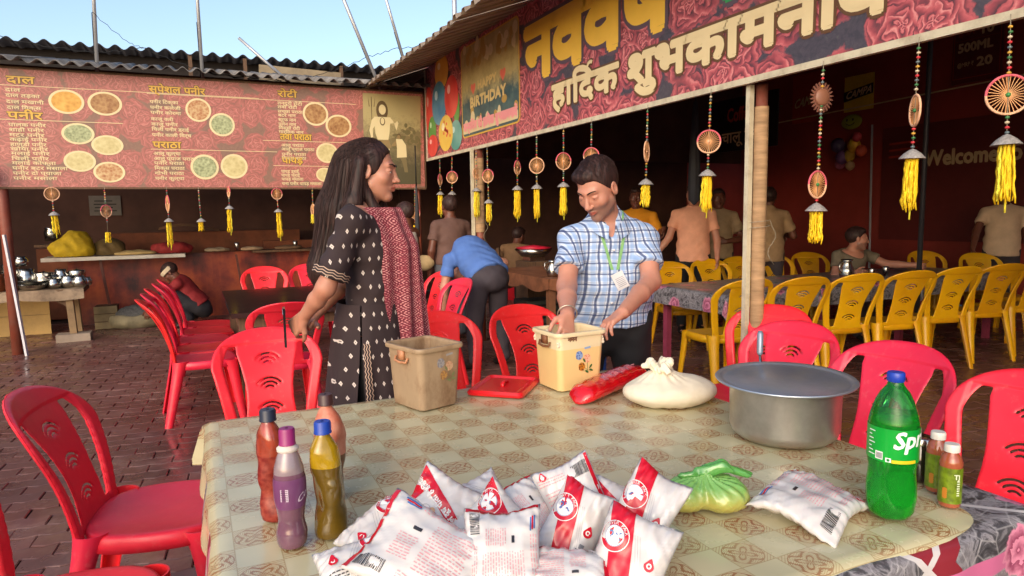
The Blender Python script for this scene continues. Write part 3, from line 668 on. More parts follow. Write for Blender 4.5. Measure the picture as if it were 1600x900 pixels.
# posts of the stall
def wrapped(x, y, r=.052, z=2.1, wr=(.55, 1.75)):
    t = thing('wrapped_post', '', 'post', (x, y, 0))
    q = MB(); q.tube([(0, 0, 0), (0, 0, z)], r*.86, 14); q.build('pole', m_post, t)
    m_rope = pm('jute_wrap_%d' % int(x*100), (172, 138, 102), .85, var=.25, vs=6, stretch=(1, 1, 6), bump=.5, dirt=.3, ds=4)
    h = []; n = int((wr[1]-wr[0])/.012)
    q = MB(); q.lathe([(r*(1+.05*(k % 2)+.03*rnd.random()), wr[0]+k*.0045) for k in range(int((wr[1]-wr[0])/.0045))], 16); q.build('jute_wrapping', m_rope, t)
    m_w = m_cream; q = MB(); q.box((-r-.018, .02, z/2), (.028, .008, z-.01)); q.box((-r-.034, .03, z/2), (.004, .03, z-.01)); q.build('angle_iron', m_w, t, smooth=False)
    q = MB(); q.box((r+.008, .035, z/2), (.008, .02, z-.01)); q.build('flat_strip', m_w, t, smooth=False)
    q = MB(); q.tube([(.0+.06*cos(k*.8), .06*sin(k*.8), 1.28+k*.004) for k in range(16)]+[(.03+.03*sin(k), -.07, 1.3-.03*k) for k in range(8)], .0018, 5); q.build('wire_tie', m_string, t)
    return t
t = wrapped(2.90, 2.90, .037, 2.09, (.35, 1.97)); t['label'] = 'jute-wrapped post with white angle iron standing before the nearest yellow chair'
t = wrapped(2.83, 6.86, .050, 2.09, (1.2, 2.0)); t['label'] = 'yellow-brown post with white strip above the bent man in blue'
# ---------------------------------------------------------------- poles and wires against the sky
m_gpole = pm('galvanised_pole', (186, 186, 188), .4, metal=.6, var=.1)
def pole(p, qq, r, lab):
    o = thing('metal_pole', lab, 'pole', p); b = MB(); d = Vector(qq)-Vector(p); b.tube([(0, 0, 0), d], r, 8); b.build('pole_shaft', m_gpole, o)
    b = MB(); b.tube([d*.02+Vector((-.02, 0, 0)), d*.3+Vector((-.024, -.01, 0))], .004, 5); b.build('tied_wire', m_tar, o)
pole((-.86, 8.95, 3.0), (-.80, 8.95, 5.2), .020, 'leftmost upright metal pole on the cement roof')
pole((.205, 8.95, 3.0), (.20, 8.95, 5.2), .020, 'second upright metal pole from the left on the cement roof')
pole((1.21, 8.95, 3.02), (.63, 9.0, 3.54), .018, 'thin metal pole leaning left low over the cement roof')
pole((2.32, 8.9, 3.0), (1.62, 8.9, 4.75), .024, 'long metal pole leaning left near the roof corner')
pole((2.64, 8.9, 3.4), (2.30, 8.9, 4.6), .020, 'metal pole leaning left just behind the tin roof edge')
pole((3.36, 8.9, 3.6), (3.36, 8.9, 4.6), .035, 'short upright pole at the tin roof edge')
def wire(pts, lab, r=.004):
    P = []
    for (a, b, s) in zip(pts[:-1], pts[1:], [.03]*9):
        for k in range(10): t_ = k/10; v = Vector(a).lerp(Vector(b), t_); v.z -= .13*4*t_*(1-t_)*(Vector(b)-Vector(a)).length*.2; P.append(v+Vector((0, 0, .012*sin(k*2.1))))
    P.append(Vector(pts[-1])); o = thing('overhead_wire', lab, 'wire', P[0]); b = MB(); b.tube([p-P[0] for p in P], r, 6); b.build('strand', m_tar, o)
wire([(-3.6, 8.95, 3.3), (-1.8, 8.95, 3.34), (-.86, 8.95, 3.24), (-.4, 8.95, 3.33), (.2, 8.95, 3.12), (.9, 8.95, 3.05), (1.6, 8.95, 3.18), (2.15, 8.9, 3.42), (2.5, 8.9, 3.55), (3.0, 8.9, 3.66)], 'thin dark wire sagging from pole to pole above the cement roof')
wire([(-.86, 8.93, 3.66), (-.52, 8.93, 3.36), (-.3, 8.93, 3.3)], 'short kinked wire dropping from the leftmost pole', .003)
wire([(.2, 8.93, 3.10), (.9, 8.93, 2.96+.12), (1.9, 8.93, 3.03), (2.4, 8.93, 3.2)], 'pale cable looping low across the roof between the poles', .006)
# ================================================================ moulded plastic chairs
def plastic(name, c, c2):
    q = NT(name); v = q.coord('Object'); g = q.n("NewGeometry"); wp = g.outputs['Position']; oi = q.n("ObjectInfo")
    n = q.noise(wp, 5, 5, .7); n2 = q.noise(wp, 30, 4, .7)
    col = q.mix(q.ramp(n, [(.4, (0,)*3), (.75, (1,)*3)]), lin(c), lin(c2))
    scuff = q.ramp(n2, [(.58, (0,)*3), (.72, (1,)*3)]); col = q.mix(q.math('MULTIPLY', scuff, .09), col, lin((235, 190, 170)))
    hsv = q.n("HueSaturation"); q.l(col, hsv.inputs['Color']); q.l(q.math('MULTIPLY_ADD', oi.outputs['Random'], .24, .86), hsv.inputs['Value']); q.l(q.math('MULTIPLY_ADD', oi.outputs['Random'], .012, .494), hsv.inputs['Hue'])
    q.base(hsv.outputs[0]); q.set(Roughness=q.math('MULTIPLY_ADD', n2, .3, .22), Subsurface_Weight=.12, Subsurface_Radius=(.02, .006, .004), Subsurface_Scale=.6)
    q.bump(q.noise(wp, 40, 3), .04, .002); return q.m
m_red = plastic('red_plastic', (232, 42, 62), (218, 34, 56)); m_yel = plastic('yellow_plastic', (224, 164, 12), (212, 150, 10))
BL = .475; SH = .43
def arcd(x, y, cx, cy, r, half, w_):
    """distance-like value to an arc slot opening upward"""
    a = np.arctan2(x-cx, y-cy); rr = np.sqrt((x-cx)**2+(y-cy)**2); ac = np.clip(a, -half, half)
    return np.sqrt((x-cx-r*np.sin(ac))**2+(y-cy-r*np.cos(ac))**2)-w_
def back_sdf(x, y):
    hw = .196+.054*np.clip(y/.30, 0, 1)**1.2                         # half width grows upward
    yc = np.clip((y-.29)/(BL-.29), 0, 1.5); out = np.abs(x)/hw; 
    body = (out**2.3+yc**2.5)**(1/2.4)-1; d_out = body*.19
    d_out = np.maximum(d_out, -(y+.02))
    # openings left and right
    spl = .104+.034*np.clip((y-.16)/.2, 0, 1)**1.5+.012*np.clip((.12-y)/.12, 0, 1)
    fr = hw-.050
    topo = .385-1.9*np.clip(np.abs(x)-.14, 0, 1)**1.45-0*x
    op = np.maximum(np.maximum(spl-np.abs(x), np.abs(x)-fr*np.clip(1-np.clip((y-.27)/.20, 0, 1)**2.4, 0, 1)**.45), np.maximum(y-.392, -.022-y+.035))
    d = np.maximum(d_out, -op)
    for cy in (.285, .165, .045):
        for r, hf in ((.062, .95), (.043, .9), (.024, .8)):
            d = np.maximum(d, -arcd(x, y, 0, cy, r, hf, .0042))
    return d
def backmap(x, y, off):
    t = y/BL; by = -.145*t-.03*sin(pi*t)*0-.05*t*t; lat = .055*(x/.245)**2*(.3+.7*t)
    by += lat + .022*sin(pi*min(1, max(0, t)))
    z = SH+y*.93-.01*t*t
    return (x, -.205+by+off, z)
def chair_mesh():
    pts, fs, fv = plate2d(back_sdf, (-.27, -.03), (.27, .50), .0066)
    mb = MB()
    def th(d, p):
        hw = .196+.054*min(1, max(0, p[1]/.30))**1.2; fr = 1 if (abs(p[0]) > hw-.05 or p[1] > .40) else 0
        base = .0035+.006*fr; return base*sqrt(max(0, 1-(1-min(1, d/.006))**2))+.0006
    solid_plate(mb, pts, fs, fv, backmap, th)
    me_b = fixn(mb.mesh('backrest', m_red))
    # seat: dished top that folds down into a skirt
    def seat_in(x, y):
        a = .208-.02*np.clip((-y)/.2, 0, 1); return (np.abs(x/a)**3.2+np.abs(y/.205)**3.2)**(1/3.2)-1
    sk = .052
    mb = MB(); N = 72; rings = []
    def rim(k):
        th_ = 2*pi*k/N; c, s = cos(th_), sin(th_); r = (abs(c)**3.2+abs(s)**3.2)**(-1/3.2); return (r*c*(.226-.02*max(0, -s)), r*s*.205)
    prof = [(0, -.018), (.3, -.017), (.55, -.012), (.75, -.006), (.88, -.001), (.94, 0), (.98, -.003), (1.0, -.010), (1.012, -.024), (1.025, -.052), (1.0, -.052), (.985, -.02), (.93, -.008)]
    for f, z in prof:
        for k in range(N):
            x, y = rim(k); fy = max(0, y/.2); zz = z-.012*fy**3*min(1, f) if f > .7 else z
            sk_ = z*(1+.35*abs(sin(4*pi*k/N))*0); mb.v.append((x*f, y*f, SH+zz))
    for r in range(len(prof)-1):
        for k in range(N): mb.f.append((r*N+k, r*N+(k+1) % N, (r+1)*N+(k+1) % N, (r+1)*N+k)); mb.m.append(0)
    me_s = mb.mesh('seat', m_red, weld=.0005)
    # legs: tapered channel sections with a wide shoulder under the seat
    def leg(x0, y0, x1, y1, sx, sy, front, top=SH-.012):
        mb = MB(); n = 13; rows = 12; R = []
        for j in range(rows+1):
            t = j/rows; z = top*(1-t); cx = x0+(x1-x0)*t; cy = y0+(y1-y0)*t
            wd = .030+.016*(1-t)+.014*max(0, 1-t*4)**2
            ring = []
            for i in range(n):
                a = -1.75+3.5*i/(n-1)      # arc facing outward (corner direction)
                ca = atan2(sy, sx); ring.append((cx+wd*cos(ca+a)*.9-sx*wd*.5, cy+wd*sin(ca+a)*.9-sy*wd*.5, z))
            for i in range(n-1, -1, -1):
                a = -1.75+3.5*i/(n-1); ca = atan2(sy, sx); w2 = wd-.005; ring.append((cx+w2*cos(ca+a)*.9-sx*wd*.5, cy+w2*sin(ca+a)*.9-sy*wd*.5, z))
            R.append(ring)
        M = len(R[0]); mb.v = [p for r in R for p in r]
        mb.f = [(j*M+i, j*M+(i+1) % M, (j+1)*M+(i+1) % M, (j+1)*M+i) for j in range(rows) for i in range(M)]+[tuple(range(M)), tuple(rows*M+i for i in range(M))[::-1]]; mb.m = [0]*len(mb.f)
        return fixn(mb.mesh('leg', m_red, angle=50))
    legs = [leg(-.196, .165, -.226, .215, -.75, .65, 1), leg(.196, .165, .226, .215, .75, .65, 1), leg(-.186, -.175, -.215, -.27, -.85, -.5, 0, SH+.006), leg(.186, -.175, .215, -.27, .85, -.5, 0, SH+.006)]
    return me_b, me_s, legs
MEB, MES, MEL = chair_mesh()
def recol(me, m): c = me.copy(); c.materials[0] = m; return c
PROTO = {}
def chair(colr, x, y, rz, label, group, z=0, s=1):
    if colr not in PROTO:
        M_ = m_red if colr == 'red' else m_yel
        PROTO[colr] = [recol(k, M_) if colr != 'red' else k for k in [MEB, MES]+MEL]
    t = thing('plastic_chair', label, 'chair', (x, y, z), rz, group)
    for nm, k in zip(['backrest', 'seat', 'leg', 'leg', 'leg', 'leg'], PROTO[colr]): link(nm, k, t)
    t.rotation_euler = (rnd.gauss(0, .004), rnd.gauss(0, .004), rz); t.scale = (s, s, s)
    return t
D_ = radians
# facing: chair front is local +Y; rz = 0 faces world +Y
G = 'red plastic chairs'
def rc(x, y, deg, lab, grp=G): return chair('red', x, y, D_(deg), lab, grp)
rc(-.155, 2.52, -100, 'large red chair in the left foreground, its seat touching the table end')
rc(-.35, 1.92, -103, 'red chair cut off by the lower left edge of the photo')
rc(.28, 3.10, 178, 'red chair standing between the mid-left table and the sauce bottles, facing the camera')
rc(.50, 4.86, 2, 'red chair seen from behind with its top at the hand of the woman')
rc(.67, 7.55, 180, 'red chair on the far side of the dark table, nearest the crouching person')
rc(1.15, 7.62, 176, 'red chair on the far side of the dark table, partly hidden by the woman')
for k, (x, y, a) in enumerate(((.02, 5.22, -86), (.03, 5.58, -88), (.03, 5.98, -86), (.06, 6.40, -88), (.08, 6.82, -87))):
    rc(x, y, a, ['nearest', 'second nearest', 'middle', 'second farthest', 'farthest'][k]+' red chair of the side-on row left of the dark table', 'row of red chairs left of the dark table')
rc(1.68, 5.30, 97, 'red chair with leaning back just left of the bent man, nearest of three'); rc(1.80, 6.12, 97, 'red chair with leaning back, middle one between woman and bent man'); rc(1.72, 6.88, 99, 'red chair with leaning back, farthest of three, beside the woman')
rc(1.22, 3.22, 186, 'red chair behind the stained bin, turned to the table')
rc(1.74, 3.22, 184, 'red chair behind the container with yellow batter')
rc(2.62, 2.68, 112, 'small-looking red chair, its top just above the chair behind the pot')
rc(2.24, 2.24, 104, 'red chair directly behind the steel pot')
rc(2.18, 1.72, 96, 'red chair between the steel pot and the green bottle')
rc(2.10, 1.20, 92, 'red chair at the right edge of the photo behind the juice bottles')
GY = 'yellow plastic chairs'
yn = ['yellow chair with its back to the camera, right behind the wrapped post', 'second yellow chair in the near row, just right of the wrapped post', 'third yellow chair in the near row, above the chair behind the pot', 'fourth yellow chair in the near row, in front of the steel jug', 'fifth yellow chair in the near row', 'sixth yellow chair in the near row, second from the right edge', 'yellow chair in the near row cut by the right edge']
for (x, y, a), lb in zip(((3.72, 4.10, -8), (4.19, 3.98, -12), (4.76, 3.95, -14), (5.27, 3.86, -15), (5.90, 3.88, -15), (6.52, 3.88, -16), (7.15, 3.88, -16)), yn):
    chair('yellow', x, y, D_(a), lb, 'near row of yellow chairs', s=1.05)
for (x, y, a), lb in zip(((4.46, 5.50, 163), (5.06, 5.55, 165), (5.58, 5.66, 160), (6.16, 5.70, 164), (6.78, 5.76, 160), (8.0, 5.1, 158), (8.0, 4.5, 152)),
    ['far-row yellow chair beside the man in the checked shirt', 'far-row yellow chair below the man in the peach polo', 'far-row yellow chair half hidden behind the wrapped post', 'far-row yellow chair just right of the wrapped post', 'far-row yellow chair directly left of the seated man', 'yellow chair below the yellow tassel at the far right', 'rightmost yellow chair in the far row']):
    chair('yellow', x, y, D_(a), lb, 'far row of yellow chairs')

# ================================================================ tables and cloths
def cloth_mat_main():
    q = NT('printed_vinyl'); uv = q.n("UVMap").outputs[0]
    mp = q.n("Mapping"); q.l(uv, mp.inputs[0]); s = 1/.0815; mp.inputs[3].default_value = (s, s, 1); mp.inputs[1].default_value = (.3, .2, 0)
    ck = q.n("TexChecker"); q.l(mp.outputs[0], ck.inputs[0]); ck.inputs[3].default_value = 1; chk = ck.outputs[1]
    fr = q.n("VectorMath", operation='FRACTION'); q.l(mp.outputs[0], fr.inputs[0]); x, y, _ = q.sep(fr.outputs[0])
    x = q.math('SUBTRACT', x, .5); y = q.math('SUBTRACT', y, .5)
    ax = q.math('ABSOLUTE', x); ay = q.math('ABSOLUTE', y)
    r = q.math('SQRT', q.math('ADD', q.math('MULTIPLY', x, x), q.math('MULTIPLY', y, y))); a = q.math('ARCTAN2', y, x)
    # scrollwork: rings bent by the angle, four-fold
    w1 = q.math('SINE', q.math('ADD', q.math('MULTIPLY', r, 56.), q.math('MULTIPLY', q.math('SINE', q.math('MULTIPLY', a, 8.)), 2.4)))
    w2 = q.math('SINE', q.math('ADD', q.math('MULTIPLY', r, 27.), q.math('MULTIPLY', q.math('COSINE', q.math('MULTIPLY', a, 4.)), 3.2)))
    pat = q.math('MULTIPLY', w1, q.math('MULTIPLY_ADD', w2, .5, .6))
    line = q.ramp(q.math('ABSOLUTE', pat), [(.0, (1,)*3), (.22, (1,)*3), (.40, (0,)*3)])
    med = q.ramp(r, [(.455, (1,)*3), (.475, (0,)*3)]); ring = q.ramp(q.math('ABSOLUTE', q.math('SUBTRACT', r, .468)), [(.008, (1,)*3), (.018, (0,)*3)])
    cw = q.ramp(q.math('ABSOLUTE', q.math('SINE', q.math('MULTIPLY', q.math('ADD', ax, ay), 34.))), [(.25, (1,)*3), (.45, (0,)*3)])
    corner = q.math('MULTIPLY', cw, q.math('SUBTRACT', 1, med))
    orn = q.math('MAXIMUM', q.math('MAXIMUM', q.math('MULTIPLY', line, med), ring), q.math('MULTIPLY', corner, .8))
    orn = q.math('MULTIPLY', orn, chk)
    edge = q.ramp(q.math('MAXIMUM', ax, ay), [(.483, (0,)*3), (.49, (1,)*3)])
    big = q.noise(uv, 2.2, 4, .6); fade = q.ramp(q.noise(uv, 5, 4, .6), [(.35, (.6,)*3), (.6, (1,)*3)])
    bg = q.ramp(big, [(.35, lin((208, 198, 158))), (.65, lin((192, 184, 148)))])
    bg = q.mix(q.math('MULTIPLY', chk, .38), bg, lin((200, 182, 136)))
    red = q.ramp(q.noise(uv, 1.1, 2), [(.4, lin((146, 92, 44))), (.7, lin((148, 80, 52)))])
    c = q.mix(q.math('MULTIPLY', q.math('MULTIPLY', orn, fade), .85), bg, red); c = q.mix(q.math('MULTIPLY', edge, .5), c, lin((150, 120, 70)))
    sm = q.ramp(q.noise(uv, 7, 6, .75), [(.62, (0,)*3), (.8, (1,)*3)]); c = q.mix(q.math('MULTIPLY', sm, .25), c, lin((120, 96, 60)))
    q.base(c); q.set(Roughness=q.math('MULTIPLY_ADD', q.noise(uv, 4, 5, .7), .36, .08), Coat_Weight=.25, Coat_Roughness=.12)
    h = q.math('ADD', q.math('MULTIPLY', q.noise(uv, 3.0, 3, .5), 1.0), q.math('MULTIPLY', q.noise(uv, 11, 3), .12)); q.bump(h, .35, .02); return q.m
def cloth_mat_grey(name, sc, seed=0, pinkband=True):
    q = NT(name); uv = q.n("UVMap").outputs[0]; mp = q.n("Mapping"); q.l(uv, mp.inputs[0]); mp.inputs[3].default_value = (sc, sc, 1); mp.inputs[1].default_value = (seed, seed, 0)
    dn = q.noise(mp.outputs[0], 2.2, 6, .72, 1.6); vl = q.n("TexVoronoi", voronoi_dimensions='2D', feature='DISTANCE_TO_EDGE'); q.l(mp.outputs[0], vl.inputs[0]); vl.inputs[2].default_value = 3.2
    vein = q.ramp(vl.outputs[0], [(.0, (1,)*3), (.06, (0,)*3)])
    leafy = q.ramp(dn, [(.30, lin((40, 40, 44))), (.45, lin((86, 84, 88))), (.52, lin((150, 146, 150))), (.60, lin((110, 106, 110))), (.72, lin((196, 192, 192)))])
    leafy = q.mix(q.math('MULTIPLY', vein, .5), leafy, lin((186, 182, 182)))
    ck = q.n("TexChecker"); q.l(mp.outputs[0], ck.inputs[0]); ck.inputs[3].default_value = .8
    rot = q.n("Mapping"); q.l(mp.outputs[0], rot.inputs[0]); rot.inputs[2].default_value = (0, 0, .785); x, y, _ = q.sep(rot.outputs[0])
    def band(v, p, lo, hi): f = q.math('FRACT', q.math('MULTIPLY', v, p)); return q.math('MULTIPLY', q.math('GREATER_THAN', f, lo), q.math('LESS_THAN', f, hi))
    w_ = q.math('MAXIMUM', band(x, .55, .0, .05), band(y, .55, .0, .05)); r_ = q.math('MAXIMUM', band(x, .55, .05, .20), q.math('MULTIPLY', band(y, .55, .05, .22), q.math('SUBTRACT', 1, band(x, .55, .3, .8))))
    xx, yy, _ = q.sep(mp.outputs[0]); pb = band(q.math('ADD', yy, .2), .5, .35, .47)
    c = q.mix(r_, leafy, lin((140, 44, 54))) if pinkband else leafy; c = q.mix(w_, c, lin((206, 200, 198))) if pinkband else c
    if pinkband: c = q.mix(pb, c, lin((206, 110, 150)))
    vo = q.n("TexVoronoi", voronoi_dimensions='2D'); q.l(mp.outputs[0], vo.inputs[0]); vo.inputs[2].default_value = .62
    d = q.math('ADD', vo.outputs[0], q.math('MULTIPLY', q.math('SUBTRACT', q.noise(mp.outputs[0], 6, 3), .5), .2))
    ros = q.ramp(q.math('FRACT', q.math('MULTIPLY', d, 9)), [(.1, lin((150, 70, 100))), (.8, lin((220, 140, 166)))]); c = q.mix(q.ramp(d, [(.20, (1,)*3), (.23, (0,)*3)]), c, ros)
    q.base(c); q.set(Roughness=.32, Coat_Weight=.15, Coat_Roughness=.15); q.bump(q.noise(uv, 6, 3), .25, .015); return q.m
def drape(x0, x1, y0, y1, z, over, mat, name='tablecloth', cut=None, h=.02, rad=.018, wav=.012, wk=22, parent=None):
    """cloth laid on a table: outline in flat space, folded down past the edges; local to table centre"""
    cx, cy = (x0+x1)/2, (y0+y1)/2; a, b = (x1-x0)/2, (y1-y0)/2
    oL, oR, oF, oB = over
    def f(X, Y):
        d = np.maximum(np.maximum(-a-oL-X, X-a-oR), np.maximum(-b-oF-Y, Y-b-oB))
        if cut is not None: d = np.maximum(d, cut(X, Y))
        return d
    pts, fs, fv = plate2d(f, (-a-oL-h, -b-oF-h), (a+oR+h, b+oB+h), h)
    vs = []
    for (x, y) in pts:
        qx, qy = min(a, max(-a, x)), min(b, max(-b, y)); ex, ey = x-qx, y-qy; e = sqrt(ex*ex+ey*ey)
        if e < 1e-6: vs.append((x, y, .002*sin(x*9)*sin(y*7+1)+.001*sin(x*31+y*17))); continue
        nx_, ny_ = ex/e, ey/e; s = (qx+qy)*wk + (atan2(ny_, nx_)*3 if ex and ey else 0)
        if e < rad*1.57: t = e/rad; o = rad*sin(t); dz = -rad*(1-cos(t))
        else: o = rad; dz = -rad-(e-rad*1.57)
        fall = min(1, e/.12); o += wav*fall*(1+sin(s)+.5*sin(s*2.3+1))*.7 + (.02*fall if ex and ey else 0)
        vs.append((qx+nx_*o, qy+ny_*o, dz))
    mb = MB(); mb.v = vs; mb.f = fs; mb.m = [0]*len(fs)
    o = mb.build(name, mat, parent, uv=pts); o.location = (cx, cy, z); return o
m_vinyl = cloth_mat_main(); m_grey = cloth_mat_grey('grey_floral_vinyl', 6.5)
TX0, TX1, TY0, TY1, TZ = .01, 1.575, .80, 2.275, .76
t = thing('dining_table', 'big foreground table under a checkered ornament vinyl cloth', 'table', ((TX0+TX1)/2, (TY0+TY1)/2, 0))
q = MB(); q.box((0, 0, TZ-.022), (TX1-TX0-.01, TY1-TY0-.01, .03)); q.build('tabletop', m_wood, t, smooth=False)
for sx in (-1, 1):
    for sy in (-1, 1): q = MB(); q.box((sx*.70, sy*.66, .36), (.05, .05, .72)); q.build('leg', m_wood, t, smooth=False)
o = drape(TX0, TX1+.02, TY0-.015, TY1, TZ-.004, (.10, .16, .30, .10), m_grey, wk=19); tag(o, 'grey and pink floral vinyl under-cloth showing at the near right table corner', 'tablecloth')
def cutc(X, Y):
    # rounded missing corner at the near right
    return -(np.sqrt((X-.90)**2+(Y+.86)**2)-.30)*1.0 if False else (X*.62-Y*.78-.918+.035*np.sin((X+Y)*14))
o = drape(TX0, TX1, TY0, TY1, TZ+.004, (.14, .012, .22, .02), m_vinyl, cut=cutc, wk=17); tag(o, 'beige vinyl tablecloth with brown medallion checks on the foreground table', 'tablecloth')
# mid-left dark table with glossy top
m_gloss = pm('dark_glossy_laminate', (58, 42, 40), .12, var=.2, vs=5, dirt=.3, coat=.6)
t = thing('dining_table', 'dark glossy bare table between the red chairs left of the woman', 'table', (.80, 5.85, 0))
q = MB(); q.box((0, 0, .72), (1.20, 1.65, .035)); q.build('tabletop', m_gloss, t, smooth=False)
q = MB(); q.box((0, 0, .66), (1.10, 1.5, .08)); q.build('apron', m_wood, t, smooth=False)
for sx in (-1, 1):
    for sy in (-1, 1): q = MB(); q.box((sx*.52, sy*.72, .31), (.06, .06, .62)); q.build('leg', m_wood, t, smooth=False)
for sx in (-.52, .52): q = MB(); q.box((sx, 0, .14), (.04, 1.38, .04)); q.build('stretcher', m_wood, t, smooth=False)
# tables between the yellow chairs
m_grey2 = cloth_mat_grey('grey_leaf_vinyl', 5.0, 2.3, False)
m_pinkleg = pm('pink_painted_leg', (150, 60, 84), .5, var=.2)
for i, (x0, x1, lb) in enumerate(((3.92, 4.98, 'table with grey floral cloth behind the wrapped post'), (5.0, 6.3, 'cloth-covered table in front of the seated man'), (6.35, 7.7, 'cloth-covered table at the far right behind yellow chairs'))):
    t = thing('dining_table', lb, 'table', ((x0+x1)/2, 4.75, 0), 0, 'tables between the yellow chair rows'); a = (x1-x0)/2
    q = MB(); q.box((0, 0, .685), (x1-x0-.02, 1.0, .03)); q.build('tabletop', m_wood, t, smooth=False)
    for sx in (-1, 1):
        for sy in (-1, 1): q = MB(); q.box((sx*(a-.12), sy*.42, .335), (.055, .055, .67)); q.build('leg', m_pinkleg, t, smooth=False)
    o = drape(x0, x1, 4.25, 5.25, .703, (.17, .12, .17, .17), m_grey2, h=.035, wk=20); tag(o, ['grey floral vinyl cloth hanging from the table behind the wrapped post', 'grey floral vinyl cloth on the table of the seated man', 'grey floral vinyl cloth on the farthest right table'][i], 'tablecloth', 'cloths on the tables between yellow chairs')
# ================================================================ things on the foreground table
ZT = TZ+.008
def rr_ring(w, d, r, z, n=7, ox=0, oy=0):
    P = []
    for cx, cy, a0 in ((w/2-r, d/2-r, 0), (-w/2+r, d/2-r, pi/2), (-w/2+r, -d/2+r, pi), (w/2-r, -d/2+r, 1.5*pi)):
        P += [(ox+cx+r*cos(a0+pi/2*k/n), oy+cy+r*sin(a0+pi/2*k/n), z) for k in range(n+1)]
    return P
def loft(mb, rings, mi=0, cap0=False, cap1=False, mis=None):
    b = len(mb.v); n = len(rings[0]); mb.v += [p for r in rings for p in r]
    for j in range(len(rings)-1):
        for i in range(n): mb.f.append((b+j*n+i, b+j*n+(i+1) % n, b+(j+1)*n+(i+1) % n, b+(j+1)*n+i)); mb.m.append(mis[j] if mis else mi)
    if cap0: mb.f.append(tuple(b+i for i in range(n))[::-1]); mb.m.append(mi)
    if cap1: mb.f.append(tuple(b+(len(rings)-1)*n+i for i in range(n))); mb.m.append(mis[-1] if mis else mi)
def tub(name, label, x, y, rz, w0, d0, w1, d1, h, mats, fill=None, dec=None, handles=True):
    t = thing(name, label, 'container', (x, y, ZT), rz); mb = MB(); R = []; r = .022
    for k in range(9):
        f = k/8; R.append(rr_ring(w0+(w1-w0)*f, d0+(d1-d0)*f, r, .004+h*f*.93))
    R = [rr_ring(w0-.016, d0-.016, r-.006, 0)]+R
    W, Dp = w1, d1; top = [rr_ring(W+.004, Dp+.004, r, h*.93), rr_ring(W+.018, Dp+.018, r+.006, h*.935), rr_ring(W+.022, Dp+.022, r+.007, h*.965), rr_ring(W+.018, Dp+.018, r+.006, h), rr_ring(W-.002, Dp-.002, r, h), rr_ring(W-.008, Dp-.008, r, h*.97)]
    inn = [rr_ring(w1-.008-(w1-w0)*k/5, d1-.008-(d1-d0)*k/5, r-.002, h*(.95-.9*k/5)) for k in range(6)]
    rings = R+top+inn; mis = [0]*(len(rings)-1)
    if fill:
        for j in range(len(R)-1):
            if rings[j][0][2] < h*fill*.97: mis[j] = 1
    loft(mb, rings, 0, True, True, mis); mb.build('bin_body', mats[:2] if fill else mats[0], t, angle=40)
    if fill: q = MB(); loft(q, [rr_ring(w1-.02, d1-.02, .018, h*fill+.002*k) for k in (0, 1)], 0, False, True); q.build('batter', mats[1], t, smooth=False)
    if handles:
        for s in (-1, 1):
            q = MB(); X = s*(w0+(w1-w0)*.85)/2; q.tube([(X+s*.004, -.035, h*.83), (X+s*.010, -.033, h*.76), (X+s*.012, 0, h*.745), (X+s*.010, .033, h*.76), (X+s*.004, .035, h*.83)], .0042, 8); q.box((X+s*.006, 0, h*.86), (.012, .03, .03)); q.build('handle', mats[2], t)
    if dec:
        fy = lambda X, Z, l: (X, -(d0+(d1-d0)*Z/h)/2-.0012-l, Z)
        q = MB(); 
        def flower(cx, cz, r, mi, mi2):
            for k in range(9):
                a = 2*pi*k/9+.3; q.add([fy(cx+r*.55*cos(a)+r*.5*cos(b)*(.8+.2*cos(3*b)), cz+r*.55*sin(a)+r*.5*sin(b), .0001*k) for b in [2*pi*j/10 for j in range(10)]], [tuple(range(10))], mi if k % 2 else mi2)
            q.add([fy(cx+r*.4*cos(b), cz+r*.4*sin(b), .0014) for b in [2*pi*j/10 for j in range(10)]], [tuple(range(10))], mi2); q.add([fy(cx+r*.22*cos(b), cz+r*.22*sin(b), .0016) for b in [2*pi*j/8 for j in range(8)]], [tuple(range(8))], mi)
        k_ = dec
        flower(k_[0]-.022, k_[1]+.032, .016, 0, 1); flower(k_[0]+.012, k_[1]+.018, .016, 2, 3); flower(k_[0]-.010, k_[1]-.010, .015, 4, 5)
        for a, b in (((.012, .005), (.016, -.03)), ((.002, -.016), (.03, -.034)), ((-.005, -.012), (.0, -.03))): q.add([fy(k_[0]+a[0], k_[1]+a[1], .0004), fy(k_[0]+a[0]+.002, k_[1]+a[1], .0004), fy(k_[0]+b[0]+.001, k_[1]+b[1], .0004), fy(k_[0]+b[0], k_[1]+b[1], .0004)], [(0, 1, 2, 3)], 6)
        for lx, lz, la in ((.028, -.012, .9), (.03, -.026, -.4), (.012, -.030, 2.6), (.0, .012, 2.2)):
            q.add([fy(k_[0]+lx+cos(la)*.009*cos(b)-sin(la)*.004*sin(b), k_[1]+lz+sin(la)*.009*cos(b)+cos(la)*.004*sin(b), .0008) for b in [2*pi*j/10 for j in range(10)]], [tuple(range(10))], 6)
        q.add([fy(k_[0]+X, k_[1]+Z, .0004) for X, Z in ((.0, .052), (.026, .055), (.026, .062), (.0, .059))], [(0, 1, 2, 3)], 1)
        o = q.build('flower_print', [pm('print_%s_%d' % (name, i), tuple(int(c*(1-dec[2])+m*dec[2]) for c, m in zip(cc, (170, 140, 104))), .5) for i, cc in enumerate(((86, 110, 170), (140, 165, 205), (214, 140, 112), (236, 180, 150), (120, 66, 24), (190, 120, 30), (52, 92, 44)))], t, smooth=False)
    return t
m_binst = pm('stained_plastic', (164, 138, 108), .5, var=.12, vs=5, dirt=.85, ds=7, dcol=(104, 68, 38), stretch=(1, 1, .6)); m_hnd = pm('handle_plastic', (188, 130, 92), .5)
